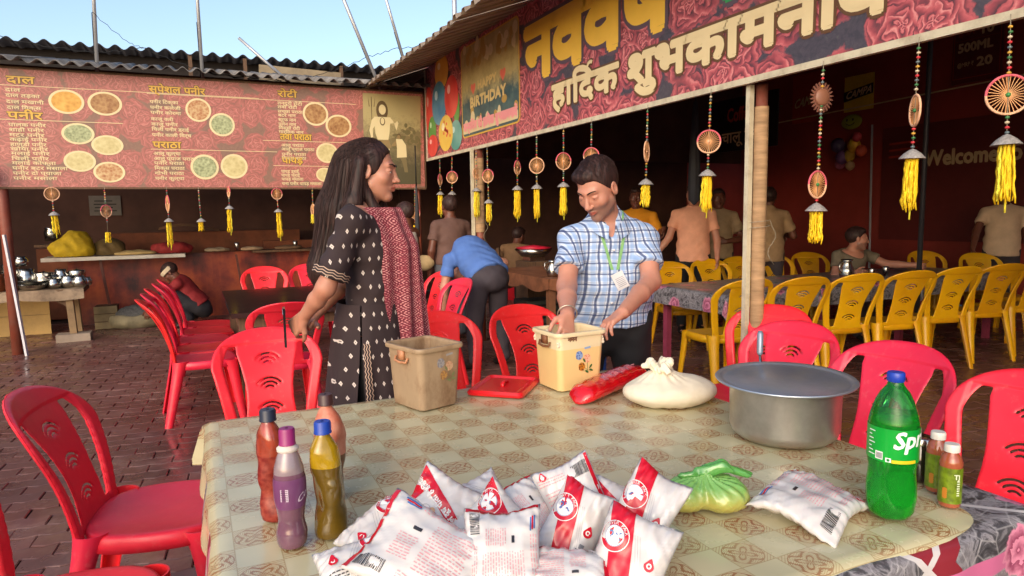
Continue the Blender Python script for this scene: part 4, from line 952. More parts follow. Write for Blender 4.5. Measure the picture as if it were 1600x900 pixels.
tub('stained_bin', 'stained beige plastic bin with faded flower print, standing open near the woman', .674, 2.150, radians(17), .150, .175, .170, .195, .208, [m_binst, m_binst, m_hnd], dec=(.020, .12, .55))
m_milky = pm('milky_plastic', (222, 204, 166), .35, var=.05, sss=.1); m_batter = pm('yellow_batter_wall', (224, 192, 132), .3, var=.06, vs=3)
t = tub('batter_container', 'milky square container holding yellow batter under the hands of the man in the checked shirt', 1.218, 2.128, radians(3), .176, .158, .198, .176, .212, [m_milky, m_batter, pm('rusty_handle', (120, 74, 44), .6)], fill=.72, dec=(.010, .095, .0))
q = MB()
for k in range(60): a = rnd.random()*2*pi; q.ball((.095*cos(a) if abs(cos(a)) > .5 else .095*cos(a), .083*(1 if sin(a) > 0 else -1)*.98, .165+rnd.random()*.03), (.004+.006*rnd.random(), .002, .004+.004*rnd.random()), 0, 6, 4)
q.build('batter_splash', pm('flour', (226, 214, 190), .8), t, kind='stuff')
q = MB(); letters(q, 'नमन', lambda a, b, l: (-.062+a, -.0905-l, .182+b), .022, bold=.001, depth=.0008); q.build('handwriting', pm('brown_marker', (110, 60, 36), .6), t, smooth=False)
# red tray lid
def shape_ring(P, z): return [(x, y, z) for x, y in P]
m_rl = pm('red_lid_plastic', (214, 22, 30), .3, var=.08, coat=.2)
t = thing('tray_lid', 'flat red plastic lid lying between the two open containers', 'lid', (.990, 2.20, ZT), radians(48))
q = MB(); loft(q, [rr_ring(.245, .205, .02, 0), rr_ring(.25, .21, .022, .008), rr_ring(.236, .196, .02, .018), rr_ring(.222, .182, .018, .018), rr_ring(.208, .168, .016, .009), rr_ring(.19, .15, .014, .009), rr_ring(.184, .144, .012, .013)], 0, True, True); q.build('lid_plate', m_rl, t, angle=35)
q = MB(); q.tube([(-.03, 0, .010), (-.026, 0, .022), (0, 0, .026), (.026, 0, .022), (.03, 0, .010)], .007, 8, flat=.6); q.build('grip', m_rl, t)
# batter / napkin packet
m_film = pm('red_plastic_film', (206, 16, 26), .12, var=.2, vs=30, coat=.6, bump=.5, bs=40)
t = thing('wrapped_packet', 'long red plastic-wrapped packet lying between batter container and cloth bundle', 'packet', (1.315, 2.0, ZT), radians(28))
q = MB(); N = 26; rings = []
for j in range(N+1):
    u = j/N; s = (1-(2*u-1)**8)**.5; w_ = .045*s+.012; h_ = .026*s+.004
    rings.append([(-.225+.45*u, w_*cos(a)*(1+.04*sin(a*5+j*1.3)), h_+h_*(abs(sin(a))**.8*(1 if sin(a) > 0 else -1))*(1+.10*sin(j*1.9+a*3))) for a in [2*pi*k/20 for k in range(20)]])
loft(q, rings, 0, True, True); q.build('packet_body', m_film, t)
q = MB(); q.bar((-.2, .012, .054), (.2, .01, .054), .004, .002); q.bar((-.19, -.03, .044), (.19, -.03, .044), .003, .002)
letters(q, 'Welcome', lambda a, b, l: (-.07+a, -.012+b, .054+l), .032, bold=.0006, depth=.001); q.build('white_print', pm('white_scribble', (230, 150, 150), .4), t, smooth=False)
# cloth bundle with a knot
def bundle(P):
    d = sd_ell(P, (0, 0, .040), (.160, .115, .054)); d = np.maximum(d, -P[:, 2]+.001)
    d = smin(d, sd_ell(P, (-.035, .0, .078), (.045, .04, .03)), .05)
    a = np.arctan2(P[:, 1], P[:, 0]+.035); r = np.sqrt((P[:, 0]+.035)**2+P[:, 1]**2)
    pl = np.sin(a*15+3*np.sin(a*2+1))*.0022*np.exp(-((r-.045)/.035)**2)+wob(P, 90, 3)*.0008
    return d+pl+wob(P, 30)*.0022
m_cloth = pm('muslin', (226, 214, 190), .85, var=.06, vs=14, bump=.25, bs=300, bd=.0006, dirt=.25, ds=9, dcol=(186, 168, 136))
t = thing('cloth_bundle', 'white cloth bag tied in a knot beside the steel pot', 'bag', (1.40, 1.775, ZT), radians(-12))
sculpt('bag_body', bundle, [((-.18, -.14, -.01), (.18, .14, .13), .005)], m_cloth, t)
def knot(P):
    d = np.full(len(P), 9.)
    for i in range(9):
        a = 2*pi*i/9; c = (-.035+.032*cos(a), .030*sin(a), .128+.012*sin(a*2.3+1)); d = smin(d, sd_cap(P, (-.035, 0, .092), c, .014, .0125), .006)
    for i in range(4):
        a = 1+1.9*i; d = smin(d, sd_cap(P, (-.035+.025*cos(a), .025*sin(a), .13), (-.035+.055*cos(a), .05*sin(a), .140-.014*i), .012, .007), .004)
    return d+np.sin(np.arctan2(P[:, 1], P[:, 0]+.035)*16+P[:, 2]*170)*.0026
sculpt('knot', knot, [((-.12, -.08, .07), (.05, .08, .18), .003)], m_cloth, t)
# steel pot, lid, ladle
t = thing('cooking_pot', 'large steel pot under a flat lid on the right of the table', 'pot', (1.462, 1.352, ZT))
m_alu = NT('spun_aluminium'); vv = m_alu.coord('Object', (1, 1, 60)); nn = m_alu.noise(vv, 2, 4, .6); n2 = m_alu.noise(m_alu.coord(), 7, 5, .7)
m_alu.base(m_alu.ramp(n2, [(.3, lin((170, 166, 160))), (.7, lin((204, 200, 194)))])); m_alu.set(Metallic=.9, Roughness=m_alu.math('MULTIPLY_ADD', nn, .25, .22)); m_alu.bump(nn, .12, .002); m_alu = m_alu.m
q = MB(); q.lathe([(0, .006), (.09, .004), (.126, .006), (.139, .018), (.145, .035), (.146, .15), (.148, .155), (.150, .158), (.143, .158), (.141, .15), (.140, .03), (.0, .012)], 64); q.build('pot_body', m_alu, t)
t = thing('pot_lid', 'flat round grey metal lid resting on the steel pot', 'lid', (1.462, 1.352, ZT+.159)); t.rotation_euler = (.012, -.02, 0)
m_lid = pm('dull_aluminium', (184, 192, 204), .36, metal=.8, var=.1, vs=5, dirt=.3, ds=6, dcol=(120, 128, 136), bump=.15, bs=12)
q = MB(); q.lathe([(0, 0), (.158, 0), (.183, .002), (.186, .006), (.183, .009), (.170, .006), (.164, .001), (.160, .004), (.0, .0045)], 72); q.build('lid_plate', m_lid, t)
t = thing('ladle', 'steel ladle handle sticking up behind the pot lid', 'ladle', (1.535, 1.512, ZT))
q = MB(); q.tube([(-.03, -.05, .02), (0, 0, .159), (.012, .018, .19)], .004, 8); q.build('stem', m_steel, t)
q = MB(); q.tube([(.012, .018, .188), (.014, .02, .196), (.022, .028, .252), (.024, .03, .260)], [.006, .0095, .0095, .006], 12); q.build('grip', pm('grip_grey', (140, 150, 165), .4, metal=.5), t)
q = MB(); q.ball((-.03, -.05, .02), (.035, .035, .016), 0, 14, 8); q.build('bowl', m_steel, t)
# ---------------------------------------------------------------- bottles
def clear(name, c, rough=.08, trans=.85, alpha=1):
    q = NT(name); q.base(lin(c)); q.set(Roughness=rough, Transmission_Weight=trans, IOR=1.35); n = q.noise(q.coord(), 18, 3); q.bump(n, .15, .004); return q.m
def liquid(name, c, r=.25): return pm(name, c, r, var=.10, vs=12, trans=.25, ior=1.33)
# big green bottle
t = thing('soda_bottle', 'large green soda bottle with blue cap at the right of the table', 'bottle', (1.262, .885, ZT))
prof = [(r_*(.87 if z_ < .25 else .93), z_) for r_, z_ in [(0, .004), (.030, .002), (.042, .006), (.050, .020), (.0535, .045), (.0535, .075), (.050, .095), (.0495, .11), (.053, .122), (.054, .135), (.054, .195), (.053, .205), (.049, .22), (.040, .245), (.028, .263), (.017, .276), (.0145, .284), (.0145, .292)]]
def petal(v, th):
    if v.z < .02: s = 1+.10*sin(5*th)*(1-v.z/.02); return (v.x*s, v.y*s, v.z+.006*(.5+.5*sin(5*th))*(1-v.z/.02))
    if .045 < v.z < .12: s = 1+.015*sin(th*6+v.z*60); return (v.x*s, v.y*s, v.z)
    return v
q = MB(); q.lathe(prof, 60, fn=petal); q.build('bottle_shell', clear('green_bottle', (90, 230, 120), .05, .95), t)
m_sl = NT('green_soda'); m_sl.base(lin((24, 214, 76))); m_sl.set(Roughness=.08, Transmission_Weight=.7, IOR=1.33); m_sl = m_sl.m
q = MB(); q.lathe([(0, .008)]+[(r-.0015, z) for r, z in prof[2:12]]+[(.0435, .214), (0, .214)], 60, fn=petal); q.build('soda', m_sl, t)
q = MB(); q.lathe([(.0155, .284), (.0165, .286), (.0165, .300), (.0150, .303), (0, .303)], 30, fn=lambda v, th: (v.x*(1+.02*(int(th*30/pi) % 2)), v.y*(1+.02*(int(th*30/pi) % 2)), v.z)); q.build('cap', pm('blue_cap', (28, 62, 170), .35), t, angle=40)
lz0, lz1 = .128, .196; q = MB(); q.lathe([(.0475, lz0), (.0475, lz1)], 60); lb = q.build('label', pm('green_label', (10, 158, 52), .3, coat=.3), t)
A0 = atan2(-.885, -1.262)
def cyl(a0, R=.0478): return lambda x, y, l: ((R+l)*cos(a0+x/R), (R+l)*sin(a0+x/R), y)
q = MB(); f = cyl(A0); letters(q, 'Sprite', lambda x, y, l: f(.000+x+y*.16, .158+y+x*.10, l), .048, bold=.0014, depth=.0008, sx=.95)
for k in range(7): q.add([f(-.050, lz0+.010+k*.008, .0004), f(-.034-.004*(k % 3), lz0+.010+k*.008, .0004), f(-.034-.004*(k % 3), lz0+.012+k*.008, .0004), f(-.050, lz0+.012+k*.008, .0004)], [(0, 1, 2, 3)], 0)
for k in range(9): q.add([f(-.030+k*.0014, .134, .0006), f(-.0294+k*.0014, .134, .0006), f(-.0294+k*.0014, .146, .0006), f(-.030+k*.0014, .146, .0006)], [(0, 1, 2, 3)], 2)
q.add([f(x, y, .0003) for x, y in ((-.032, .132), (-.017, .132), (-.017, .148), (-.032, .148))], [(0, 1, 2, 3)], 0)
q.add([f(x, y, .0004) for x, y in ((-.012, .1295), (-.002, .1295), (-.002, .138), (-.012, .138))], [(0, 1, 2, 3)], 0); q.add([f(-.007+.003*cos(a), .1338+.003*sin(a), .0007) for a in [k*.6 for k in range(10)]], [tuple(range(10))], 3)
for k in range(12): q.add([f(-.001+k*.004, .1285, .0003), f(.003+k*.004, .1285, .0003), f(.003+k*.004, .135, .0003), f(-.001+k*.004, .135, .0003)], [(0, 1, 2, 3)], 1)
q.build('label_print', [ink('label_white', (235, 240, 235)), ink('label_yellow', (226, 196, 30)), i_black, ink('label_green', (20, 120, 50))], lb, smooth=False)
# juice bottles and jar
def juice(x, y, lab):
    t = thing('juice_bottle', lab, 'bottle', (x, y, ZT), 0, 'small juice bottles behind the soda bottle')
    P = [(0, .002), (.018, .001), (.021, .005), (.0215, .03), (.0200, .055), (.0215, .085), (.0215, .098), (.018, .110), (.012, .117), (.0115, .121)]
    q = MB(); q.lathe(P, 32); q.build('bottle_body', pm('orange_juice_bottle', (176, 92, 62), .12, var=.12, trans=.2, coat=.5), t)
    q = MB(); q.lathe([(.0222, .012), (.0222, .088)], 32); lb = q.build('label', pm('green_fruit_label', (104, 124, 24), .35, var=.5, vs=60), t); A = atan2(-y, -x)+.3
    q = MB(); f = cyl(A, .0224); letters(q, 'TJ', lambda a, b, l: f(a, .066+b, l), .014, bold=.0005, depth=.0005)
    for k in range(7): q.add([f(a, b, .0004) for a, b in ((.006, .03+k*.005), (.012, .03+k*.005), (.012, .0325+k*.005), (.006, .0325+k*.005))], [(0, 1, 2, 3)], 0)
    for k in range(5): q.add([f(-.016+.005*cos(a), .026+k*.004+.004*sin(a), .0002+k*.00005) for a in [j*.7 for j in range(9)]], [tuple(range(9))], 1)
    q.build('label_print', [ink('lw', (216, 224, 190)), ink('lo', (190, 120, 40))], lb, smooth=False)
    q = MB(); q.lathe([(.0125, .119), (.0148, .120), (.0148, .133), (.0135, .136), (0, .136)], 26, fn=lambda v, th: (v.x*(1+.02*(int(th*26/pi) % 2)), v.y*(1+.02*(int(th*26/pi) % 2)), v.z)); q.build('cap', pm('white_cap', (222, 214, 204), .35), t, angle=40)
juice(1.418, .862, 'juice bottle with white cap, nearest the table corner'); juice(1.470, .925, 'juice bottle with white cap, between the other one and the soda bottle')
t = thing('glass_jar', 'dark lidded jar half hidden behind the soda bottle', 'jar', (1.500, .985, ZT))
q = MB(); q.lathe([(0, 0), (.026, 0), (.029, .006), (.029, .078), (.024, .084), (.024, .09)], 28); q.build('jar_body', pm('dark_jar', (40, 34, 26), .1, coat=.7), t)
q = MB(); q.lathe([(.027, .086), (.027, .10), (.024, .103), (0, .103)], 28); q.build('lid', m_steel, t)
# crumpled sauce bottles
def sauce(x, y, h, r, cap, up, lo, lvl, lab, seed, coke=False, band=None, tilt=(0, 0)):
    t = thing('sauce_bottle', lab, 'bottle', (x, y, ZT)); t.rotation_euler = (tilt[0], tilt[1], seed); H = h
    if coke: P = [(0, .004), (.6, .0), (.86, .02), (.95, .06), (.97, .13), (.86, .19), (.80, .24), (.88, .32), (.99, .42), (1, .55), (.90, .68), (.72, .76), (.50, .83), (.40, .86), (.40, .88)]
    else: P = [(0, .004), (.7, .0), (.92, .02), (1, .07), (.98, .16), (.90, .24), (.88, .28), (.98, .36), (1, .46), (.96, .54), (1, .60), (.96, .68), (.80, .78), (.55, .85), (.38, .89), (.37, .915)]
    def sq(v, th):
        f = v.z/H; k = 1+.15*sin(2*th+seed+f*5)*sin(pi*min(1, f*1.1))+.11*sin(3*th+seed*2-f*7)*sin(pi*min(1, f*1.1)) if not coke else 1+.02*sin(3*th+f*5)
        bend = .010*sin(f*5+seed)*(0 if coke else 1); k *= (1-.06*max(0, sin(f*16+seed+th))) if not coke else 1
        return (v.x*k+bend*f, v.y*k, v.z)
    PP = []; zz = np.linspace(0, 1, 44); pr = np.array(P)
    for i in range(len(P)-1):
        for k in range(3): a = k/3; PP.append(((P[i][0]*(1-a)+P[i+1][0]*a)*r, (P[i][1]*(1-a)+P[i+1][1]*a)*H))
    PP.append((P[-1][0]*r, P[-1][1]*H))
    iL = max(i for i, p in enumerate(PP) if p[1] < lvl*H)
    q = MB(); q.lathe(PP, 40, fn=sq)
    q.m = [0 if (fi//40) > iL else 1 for fi in range(len(q.f))]; q.build('bottle_wall', [up, lo], t)
    ct = .915 if not coke else .88; off = sq(Vector((0, 0, H*ct)), 0)[0]; cr = r*.50
    q = MB(); q.lathe([(cr*.8, H*(ct-.02)), (cr*1.05, H*(ct-.015)), (cr*1.05, H*(ct-.005)), (cr, H*ct), (cr, H*.985), (cr*.88, H), (cr*.2, H)], 26, c=(off, 0, 0), fn=lambda v, th: (v.x*(1+.025*(int(th*26/pi) % 2)), v.y*(1+.025*(int(th*26/pi) % 2)), v.z)); q.build('cap', cap, t, angle=40)
    if coke:
        q = MB(); q.lathe([(r*.42, H*.80), (r*.66, H*.815), (r*.68, H*.84), (r*.45, H*.865)], 26); q.build('neck_crust', pm('chutney_crust', (214, 200, 190), .8), t)
        q = MB(); q.lathe([(r*.905, H*.345), (r*1.012, H*.42), (r*1.02, H*.55), (r*.985, H*.60)], 40, fn=sq); lb = q.build('label', pm('purple_label', (112, 62, 104), .3, var=.15, coat=.3), t)
        A = atan2(-y, -x)-seed; f = cyl(A, r*1.03); q = MB(); q.add([f(a, b, .0005) for a, b in ((-.018, H*.43), (-.003, H*.43), (-.003, H*.53), (-.018, H*.53))], [(0, 1, 2, 3)], 0)
        for k in range(6): q.add([f(a, b, .0008) for a, b in ((-.017, H*.44+k*.0035), (-.004, H*.44+k*.0035), (-.004, H*.44+k*.0035+.0012), (-.017, H*.44+k*.0035+.0012))], [(0, 1, 2, 3)], 1)
        letters(q, 'Co', lambda a, b, l: f(.012+a+b*.2, H*.40+b+a*.5, l), .02, bold=.0004, depth=.0006); q.build('label_print', [ink('lp_w', (200, 180, 196)), ink('lp_d', (80, 50, 80))], lb, smooth=False)
    return t
def glossy(name, c, v=.2, vs=25): return pm(name, c, .16, var=v, vs=vs, coat=.6)
sauce(.124, 1.455, .238, .0325, pm('cap_navy', (36, 40, 60), .4), pm('sauce_film', (150, 62, 42), .15, var=.4, vs=30, coat=.6), food_mat('chilli_sauce', ((96, 18, 12), (118, 24, 16), (160, 70, 54)), 90), .60, 'crumpled bottle of red chilli sauce with dark cap, behind the purple-capped one', .4)
sauce(.137, 1.315, .234, .0300, pm('cap_magenta', (150, 36, 106), .4), glossy('empty_grey_violet', (142, 124, 128)), glossy('plum_chutney', (112, 74, 92)), .60, 'waisted bottle with magenta cap and purple label of plum chutney', .0, True)
sauce(.245, 1.505, .240, .0320, pm('cap_brown', (74, 44, 42), .4), food_mat('stained_clear', ((196, 110, 80), (212, 140, 112), (190, 90, 60)), 40), glossy('brown_sauce', (110, 66, 40)), .42, 'tall stained orange bottle with brown cap, behind the blue-capped one', 2.2)
sauce(.212, 1.325, .236, .0325, pm('cap_blue', (26, 66, 168), .4), glossy('mustard_side', (168, 134, 20)), glossy('green_chutney', (96, 74, 20)), .62, 'dented bottle of olive green chutney with blue cap', 3.6)
# green bag
def gbm():
    q = NT('green_polythene'); v = q.coord(); x, y, z = q.sep(v); n = q.noise(v, 30, 5, .7); f = q.ramp(q.math('ADD', q.math('MULTIPLY', z, 12.), q.math('MULTIPLY', n, .5)), [(.55, lin((172, 168, 84))), (.95, lin((118, 168, 88)))])
    q.base(f); q.set(Roughness=q.math('MULTIPLY_ADD', n, .3, .1), Coat_Weight=.3, Coat_Roughness=.12, Subsurface_Weight=.1, Subsurface_Scale=.02); q.bump(n, .6, .004); return q.m
def gbag(P):
    d = sd_ell(P, (-.048, 0, .030), (.047, .048, .034)); d = smin(d, sd_ell(P, (.030, -.008, .032), (.056, .052, .036)), .012); d = smin(d, sd_ell(P, (.0, .03, .03), (.06, .03, .03)), .03)
    d = smin(d, sd_cap(P, (-.01, 0, .05), (-.005, 0, .078), .026, .008), .03)
    d = np.maximum(d, -P[:, 2]+.001); a = np.arctan2(P[:, 1], P[:, 0]+.008)
    return d+np.sin(a*19+3*np.sin(a*2)+P[:, 2]*50)*.0024*np.clip((P[:, 2]-.028)/.03, 0, 1)+wob(P, 75)*.0012+np.abs(np.sin(P[:, 0]*170+P[:, 1]*90+2*np.sin(P[:, 2]*120)))*.0010
m_gb = gbm(); m_gb2 = pm('green_polythene_top', (96, 168, 80), .2, var=.15, vs=30, coat=.5, trans=.25, bump=.5, bs=60)
t = thing('green_bag', 'knotted green plastic bag with two yellowish lumps', 'bag', (.958, 1.085, ZT), radians(-22))
sculpt('bag_body', gbag, [((-.11, -.07, -.01), (.10, .07, .10), .003)], m_gb, t)
def gtail(P):
    d = sd_cap(P, (-.005, 0, .078), (.03, .0, .092), .011, .013); d = smin(d, sd_cap(P, (.03, 0, .090), (.085, .005, .070), .014, .012, (np.array([0, 0, 1.]), 2.2)), .008); d = smin(d, sd_cap(P, (-.02, 0, .080), (.01, .01, .084), .010), .006)
    d = smin(d, sd_cap(P, (-.005, 0, .078), (-.05, .01, .07), .009, .010, (np.array([0, 0, 1.]), 2.)), .008)
    return d+np.sin(P[:, 1]*420+P[:, 0]*90)*.0022
sculpt('knot', gtail, [((-.08, -.04, .045), (.12, .04, .12), .003)], m_gb2, t)
# ---------------------------------------------------------------- milk pouches
m_pch = pm('milk_film', (208, 203, 200), .22, var=.03, vs=5, coat=.3, sss=.08); p_red = ink('pouch_red', (196, 22, 44), .25); p_pink = ink('pouch_pink', (212, 150, 156), .3); p_blk = ink('pouch_black', (44, 42, 48), .3); p_blu = ink('pouch_blue', (70, 110, 170), .3); p_wht = ink('pouch_white', (232, 228, 224), .25); p_tan = ink('pouch_tan', (206, 160, 120), .3)
def pouch(label, c, nrm, roll, kind, seed, a=.088, b=.070, T=.024, sag=.0):
    """c centre, nrm outward normal of the printed side, roll turns it in its own plane"""
    n = Vector(nrm).normalized(); up = Vector((0, 0, 1)); x = up.cross(n).normalized() if abs(n.z) < .98 else Vector((1, 0, 0)); y = n.cross(x)
    X = x*cos(roll)+y*sin(roll); Y = -x*sin(roll)+y*cos(roll)
    M3 = Matrix((X, Y, n)).transposed().to_4x4(); M3.translation = Vector(c)
    t = thing('milk_pouch', label, 'pouch', (0, 0, 0), 0, 'milk pouches piled on the table' if kind != 'solo' else None); t.matrix_world = M3
    def S_(u, v, l=0, side=1):
        k = max(0, (1-abs(u)**3.0))**.62*max(0, (1-abs(v)**3.0))**.62
        xx = a*u*(1-.07*(1-v*v)**2*abs(u)); yy = b*v*(1-.09*(1-u*u)**2*abs(v))
        wr = .0019*sin(9*u+5*v+seed)*sin(7*v-4*u+seed*2)-.0016*(abs(sin(5.5*u*v*2+3.1*u+seed))**.5-.7)-.0016*(abs(sin(7*v-5*u+seed*1.7+1.5*sin(3*u)))**.5-.7)+.0015*sin(21*u*v+seed)*min(1, abs(u*v)*4)+.0017*sin(30*v+12*u*u+6*u+seed)*abs(u)**2+.0020*sin(28*u+seed*3)*abs(v)**2
        z = side*(T*k+(wr*min(1, k*3)))+.010*sin(2.2*u+seed)*(abs(v)**2)+.011*sin(2.5*v+seed*1.3)*abs(u)**2+.0018*sin(24*u+seed)*abs(v)**6+.0018*sin(22*v+seed)*abs(u)**6
        z -= sag*u*u
        return (xx, yy, z+side*l)
    N = 34; q = MB(); q.grid(lambda i, j: S_(2*i-1, 2*j-1, 0, 1), N, N); q.grid(lambda i, j: S_(1-2*i, 2*j-1, 0, -1), N, N); q.build('pouch_film', m_pch, t, weld=.0004)
    pr = MB(); g = lambda X_, Y_, l=.0002: S_(max(-1, min(1, X_)), max(-1, min(1, Y_)), .0011+l)
    def strip(fn, nu, nv, mi): pr.grid(lambda i, j: g(*fn(i, j)), nu, nv, mi)
    def text(s, x0, y0, size, mi, ang=0, bold=0.0):
        ca, sa = cos(ang), sin(ang); letters(pr, s, lambda X_, Y_, l: g(x0+(X_*ca-Y_*sa)/a, y0+(X_*sa+Y_*ca)/b, l), size, bold=bold, depth=.0006, mi=mi, nb=6)
    def circ(cx, cy, r, mi, r2=0, l=.0003, n_=26): 
        pr.add([g(cx+rr*cos(2*pi*k/n_)/a, cy+rr*sin(2*pi*k/n_)/b, l) for rr in (r, r2) for k in range(n_)], [(k, (k+1) % n_, n_+(k+1) % n_, n_+k) for k in range(n_)], mi)
        if r2 == 0: pass
    def rows(x0, x1, y0, y1, n_, mi):
        R = random.Random(seed*7+n_)
        for k in range(n_):
            y = y0+(y1-y0)*k/n_; x_ = x0+R.random()*.06
            while x_ < x1:
                w_ = .03+R.random()*.08; e = min(x1, x_+w_); hh = (y1-y0)/n_*.34
                pr.add([g(x_, y, .0002), g((x_+e)/2, y, .0002), g(e, y, .0002), g(e, y+hh, .0002), g((x_+e)/2, y+hh, .0002), g(x_, y+hh, .0002)], [(0, 1, 4, 5), (1, 2, 3, 4)], mi); x_ = e+.025
    def drop(cx, cy, r): pr.add([g(cx+r*cos(t_)*(1-.45*max(0, sin(t_)))/a, cy+r*(sin(t_)+.4*max(0, sin(t_))**3)/b, .0004) for t_ in [2*pi*k/18 for k in range(18)]], [tuple(range(18))], 0); circ(cx, cy, r*.5, 5, r*.25, .0007, 12)
    if kind in ('band', 'band2'):
        cx, cy = (-.55, .35) if kind == 'band' else (.45, .5)
        if kind == 'band': strip(lambda i, j: (-.98+.72*i+.85*(1-j)*(1-i*.2), -1+2*j), 14, 40, 0)
        else: strip(lambda i, j: (.98-.50*i-.55*(1-j), -1+2*j), 8, 26, 0)
        circ(cx, cy, .026, 0, 0, .0006); circ(cx, cy, .026, 5, .0245, .0009); circ(cx, cy, .0175, 5, .0, .0012); circ(cx, cy, .0172, 4, .0164, .0015)
        s_ = 'SAVER PACK'
        for k, ch in enumerate(s_):
            an = radians(150-120*k/(len(s_)-1)); 
            if ch != ' ': v_, f_ = text2d(ch, .0082, 'CENTER'); pr.add([g(cx+(.0186*cos(an)+X_*sin(an)+Y_*cos(an))/a, cy+(.0186*sin(an)-X_*cos(an)+Y_*sin(an))/b, .0011) for X_, Y_ in v_], f_, 5)
        text('2X', cx-.010/a, cy-.006/b, .018, 4, .1, .0006)
        for k in range(3): strip(lambda i, j: (cx-.38*0+(-.32 if kind == 'band2' else .62)-.07*k+.006*i+(.75*(1-j) if kind == 'band' else -.55*(1-j)), -.95+1.5*j), 1, 18, 3)
        rows(.35, .8, -.7, -.2, 5, 1) if kind == 'band' else rows(-.8, -.3, -.7, -.2, 5, 1); drop(.55 if kind == 'band' else -.6, .1, .009)
        if kind == 'band':
            strip(lambda i, j: (.45+.18*i, -.25+.1*j), 2, 2, 3)
    elif kind == 'slogan':
        strip(lambda i, j: (.28+.62*j-.30*i-.25*(1-j), -1+1.96*j), 12, 40, 0); strip(lambda i, j: (-.2+.62*i, .98-.42*j*i), 24, 10, 0)
        text('अमूल दूध पीता है इंिडया', .02, -.92, .0155, 5, atan2(1.62*b, .52*a), .0007)
        for cx, cy, r, mi in ((-.25, .25, .024, 5), (-.30, .30, .012, 6), (-.05, .02, .008, 0), (-.05, -.2, .007, 0), (-.45, .35, .014, 3), (.05, .1, .006, 6)): circ(cx, cy, r, mi, 0 if mi != 3 else r*.92, .0005+.0001*mi)
        strip(lambda i, j: (-.1+.22*sin(j*2.6)+.008*i, .6-.5*j), 1, 14, 3); strip(lambda i, j: (-.34+.4*i, -.35+.28*j-.2*i), 6, 3, 0)
    else:
        rows(-.78, -.05, -.55, .55, 16, 2); rows(.05, .45, -.1, .45, 9, 2); 
        R = random.Random(seed)
        x_ = .35
        while x_ < .85: w_ = R.choice((.008, .014, .022)); pr.add([g(x_, .58, .0003), g(x_+w_, .58, .0003), g(x_+w_, .84, .0003), g(x_, .84, .0003)], [(0, 1, 2, 3)], 1); x_ += w_+R.choice((.01, .016))
        strip(lambda i, j: (.12+.16*i, -.32+.075*j), 3, 2, 1)
        drop(-.80, -.78, .008); drop(-.62, .84, .008); rows(-.9, .1, .66, .84, 3, 2)
        for k, mi in enumerate((4, 0, 4)): strip(lambda i, j: (.35+.3*i+.03*k, -.78-.05*k+.04*j), 4, 1, mi)
        if kind != 'solo': strip(lambda i, j: (.88+.1*i, -.95+1.9*j), 2, 18, 0)
        rows(-.5, .3, -.92, -.7, 3, 2)
    pr.build('pouch_print', [p_red, p_blk, p_pink, pm('line_grey', (120, 120, 126), .3), p_blu, p_wht, p_tan], t)
    return t
CW = Vector((0, 0, 1.4))
def at(x, y, z): return (x, y, ZT+z)
TC = lambda c, ax=0, el=.5: tuple((Vector((0, 0, 0))+Vector((-c[0]-.25+ax, -c[1], 0)).normalized()*cos(el)+Vector((0, 0, sin(el)))))
pouch('loose milk pouch lying flat beside the green soda bottle', at(1.125, .965, .026), (.05, -.10, 1), radians(200), 'solo', 2.0, .108, .092, .026)
PL = [  # x, y, z(centre), azimuth tweak, elevation of normal, roll deg, kind, seed, a, b, label
 (0.267, 1.238, 0.04, .1, 1.0, 40, 'band2', 1.0, .085, .068, 'milk pouch with red corner at the left of the pile, behind the big front one'),
 (0.371, 1.225, 0.062, .2, .55, 58, 'slogan', 5.2, .095, .072, 'milk pouch with the Hindi slogan on its red band'),
 (0.491, 1.275, 0.045, .3, .8, 30, 'band', 3.1, .082, .062, 'milk pouch behind the slogan pouch, mostly hidden'),
 (0.471, 1.156, 0.05, -0.1, 0.45, 48, 'band2', 4.4, 0.075, 0.066, 'milk pouch in the pile centre-left, its SAVER PACK circle just under the peak'),
 (0.565, 1.168, 0.045, .4, .9, 120, 'back', 6.0, .085, .066, 'low milk pouch with a raised corner, left of the two upright peaks'),
 (0.604, 1.049, 0.06, 0.2, 0.4, -26, 'band', 7.3, 0.06, 0.096, 'milk pouch with curved red band, standing left of the tallest peak'),
 (0.646, 1.088, 0.078, -0.1, 0.35, 30, 'back', 8.5, 0.066, 0.108, 'tall milk pouch whose peak shows tiny pink text, highest on the left'),
 (0.717, 1.066, 0.055, .0, .5, 80, 'slogan', 9.1, .078, .058, 'milk pouch wedged between the two tallest peaks'),
 (0.74, 1.004, 0.075, 0.1, 0.35, -27, 'band', 10.4, 0.06, 0.108, 'tall milk pouch at the right end with red band running to the table'),
 (0.192, 1.13, 0.04, .0, 1.05, 20, 'band2', 11.0, .080, .064, 'milk pouch at the lower left corner of the pile'),
 (0.29, 1.054, 0.08, .1, .95, 150, 'back', 12.6, .118, .090, 'large milk pouch lying in front with barcode and pink small print'),
 (0.427, 0.995, 0.075, .1, .75, 95, 'back', 13.3, .092, .072, 'front milk pouch covered in pink small print, centre of the pile'),
 (0.631, 0.89, 0.06, 0.1, 0.5, -18, 'band', 14.8, 0.07, 0.092, 'front right milk pouch with SAVER PACK circle and red band'),
 (0.524, 0.928, 0.04, .0, 1.1, 10, 'back', 15.9, .080, .062, 'milk pouch with a black mark at the bottom edge of the photo'),
]
for x, y, z, ax, el, ro, kd, sd_, a, b, lb in PL: pouch(lb, at(.50+(x-.50)*.90, 1.07+(y-1.07)*.92-.02, z*.80+.005), TC((x, y), ax, el+.08), radians(ro), kd, sd_, a*.90, b*.92, .031)
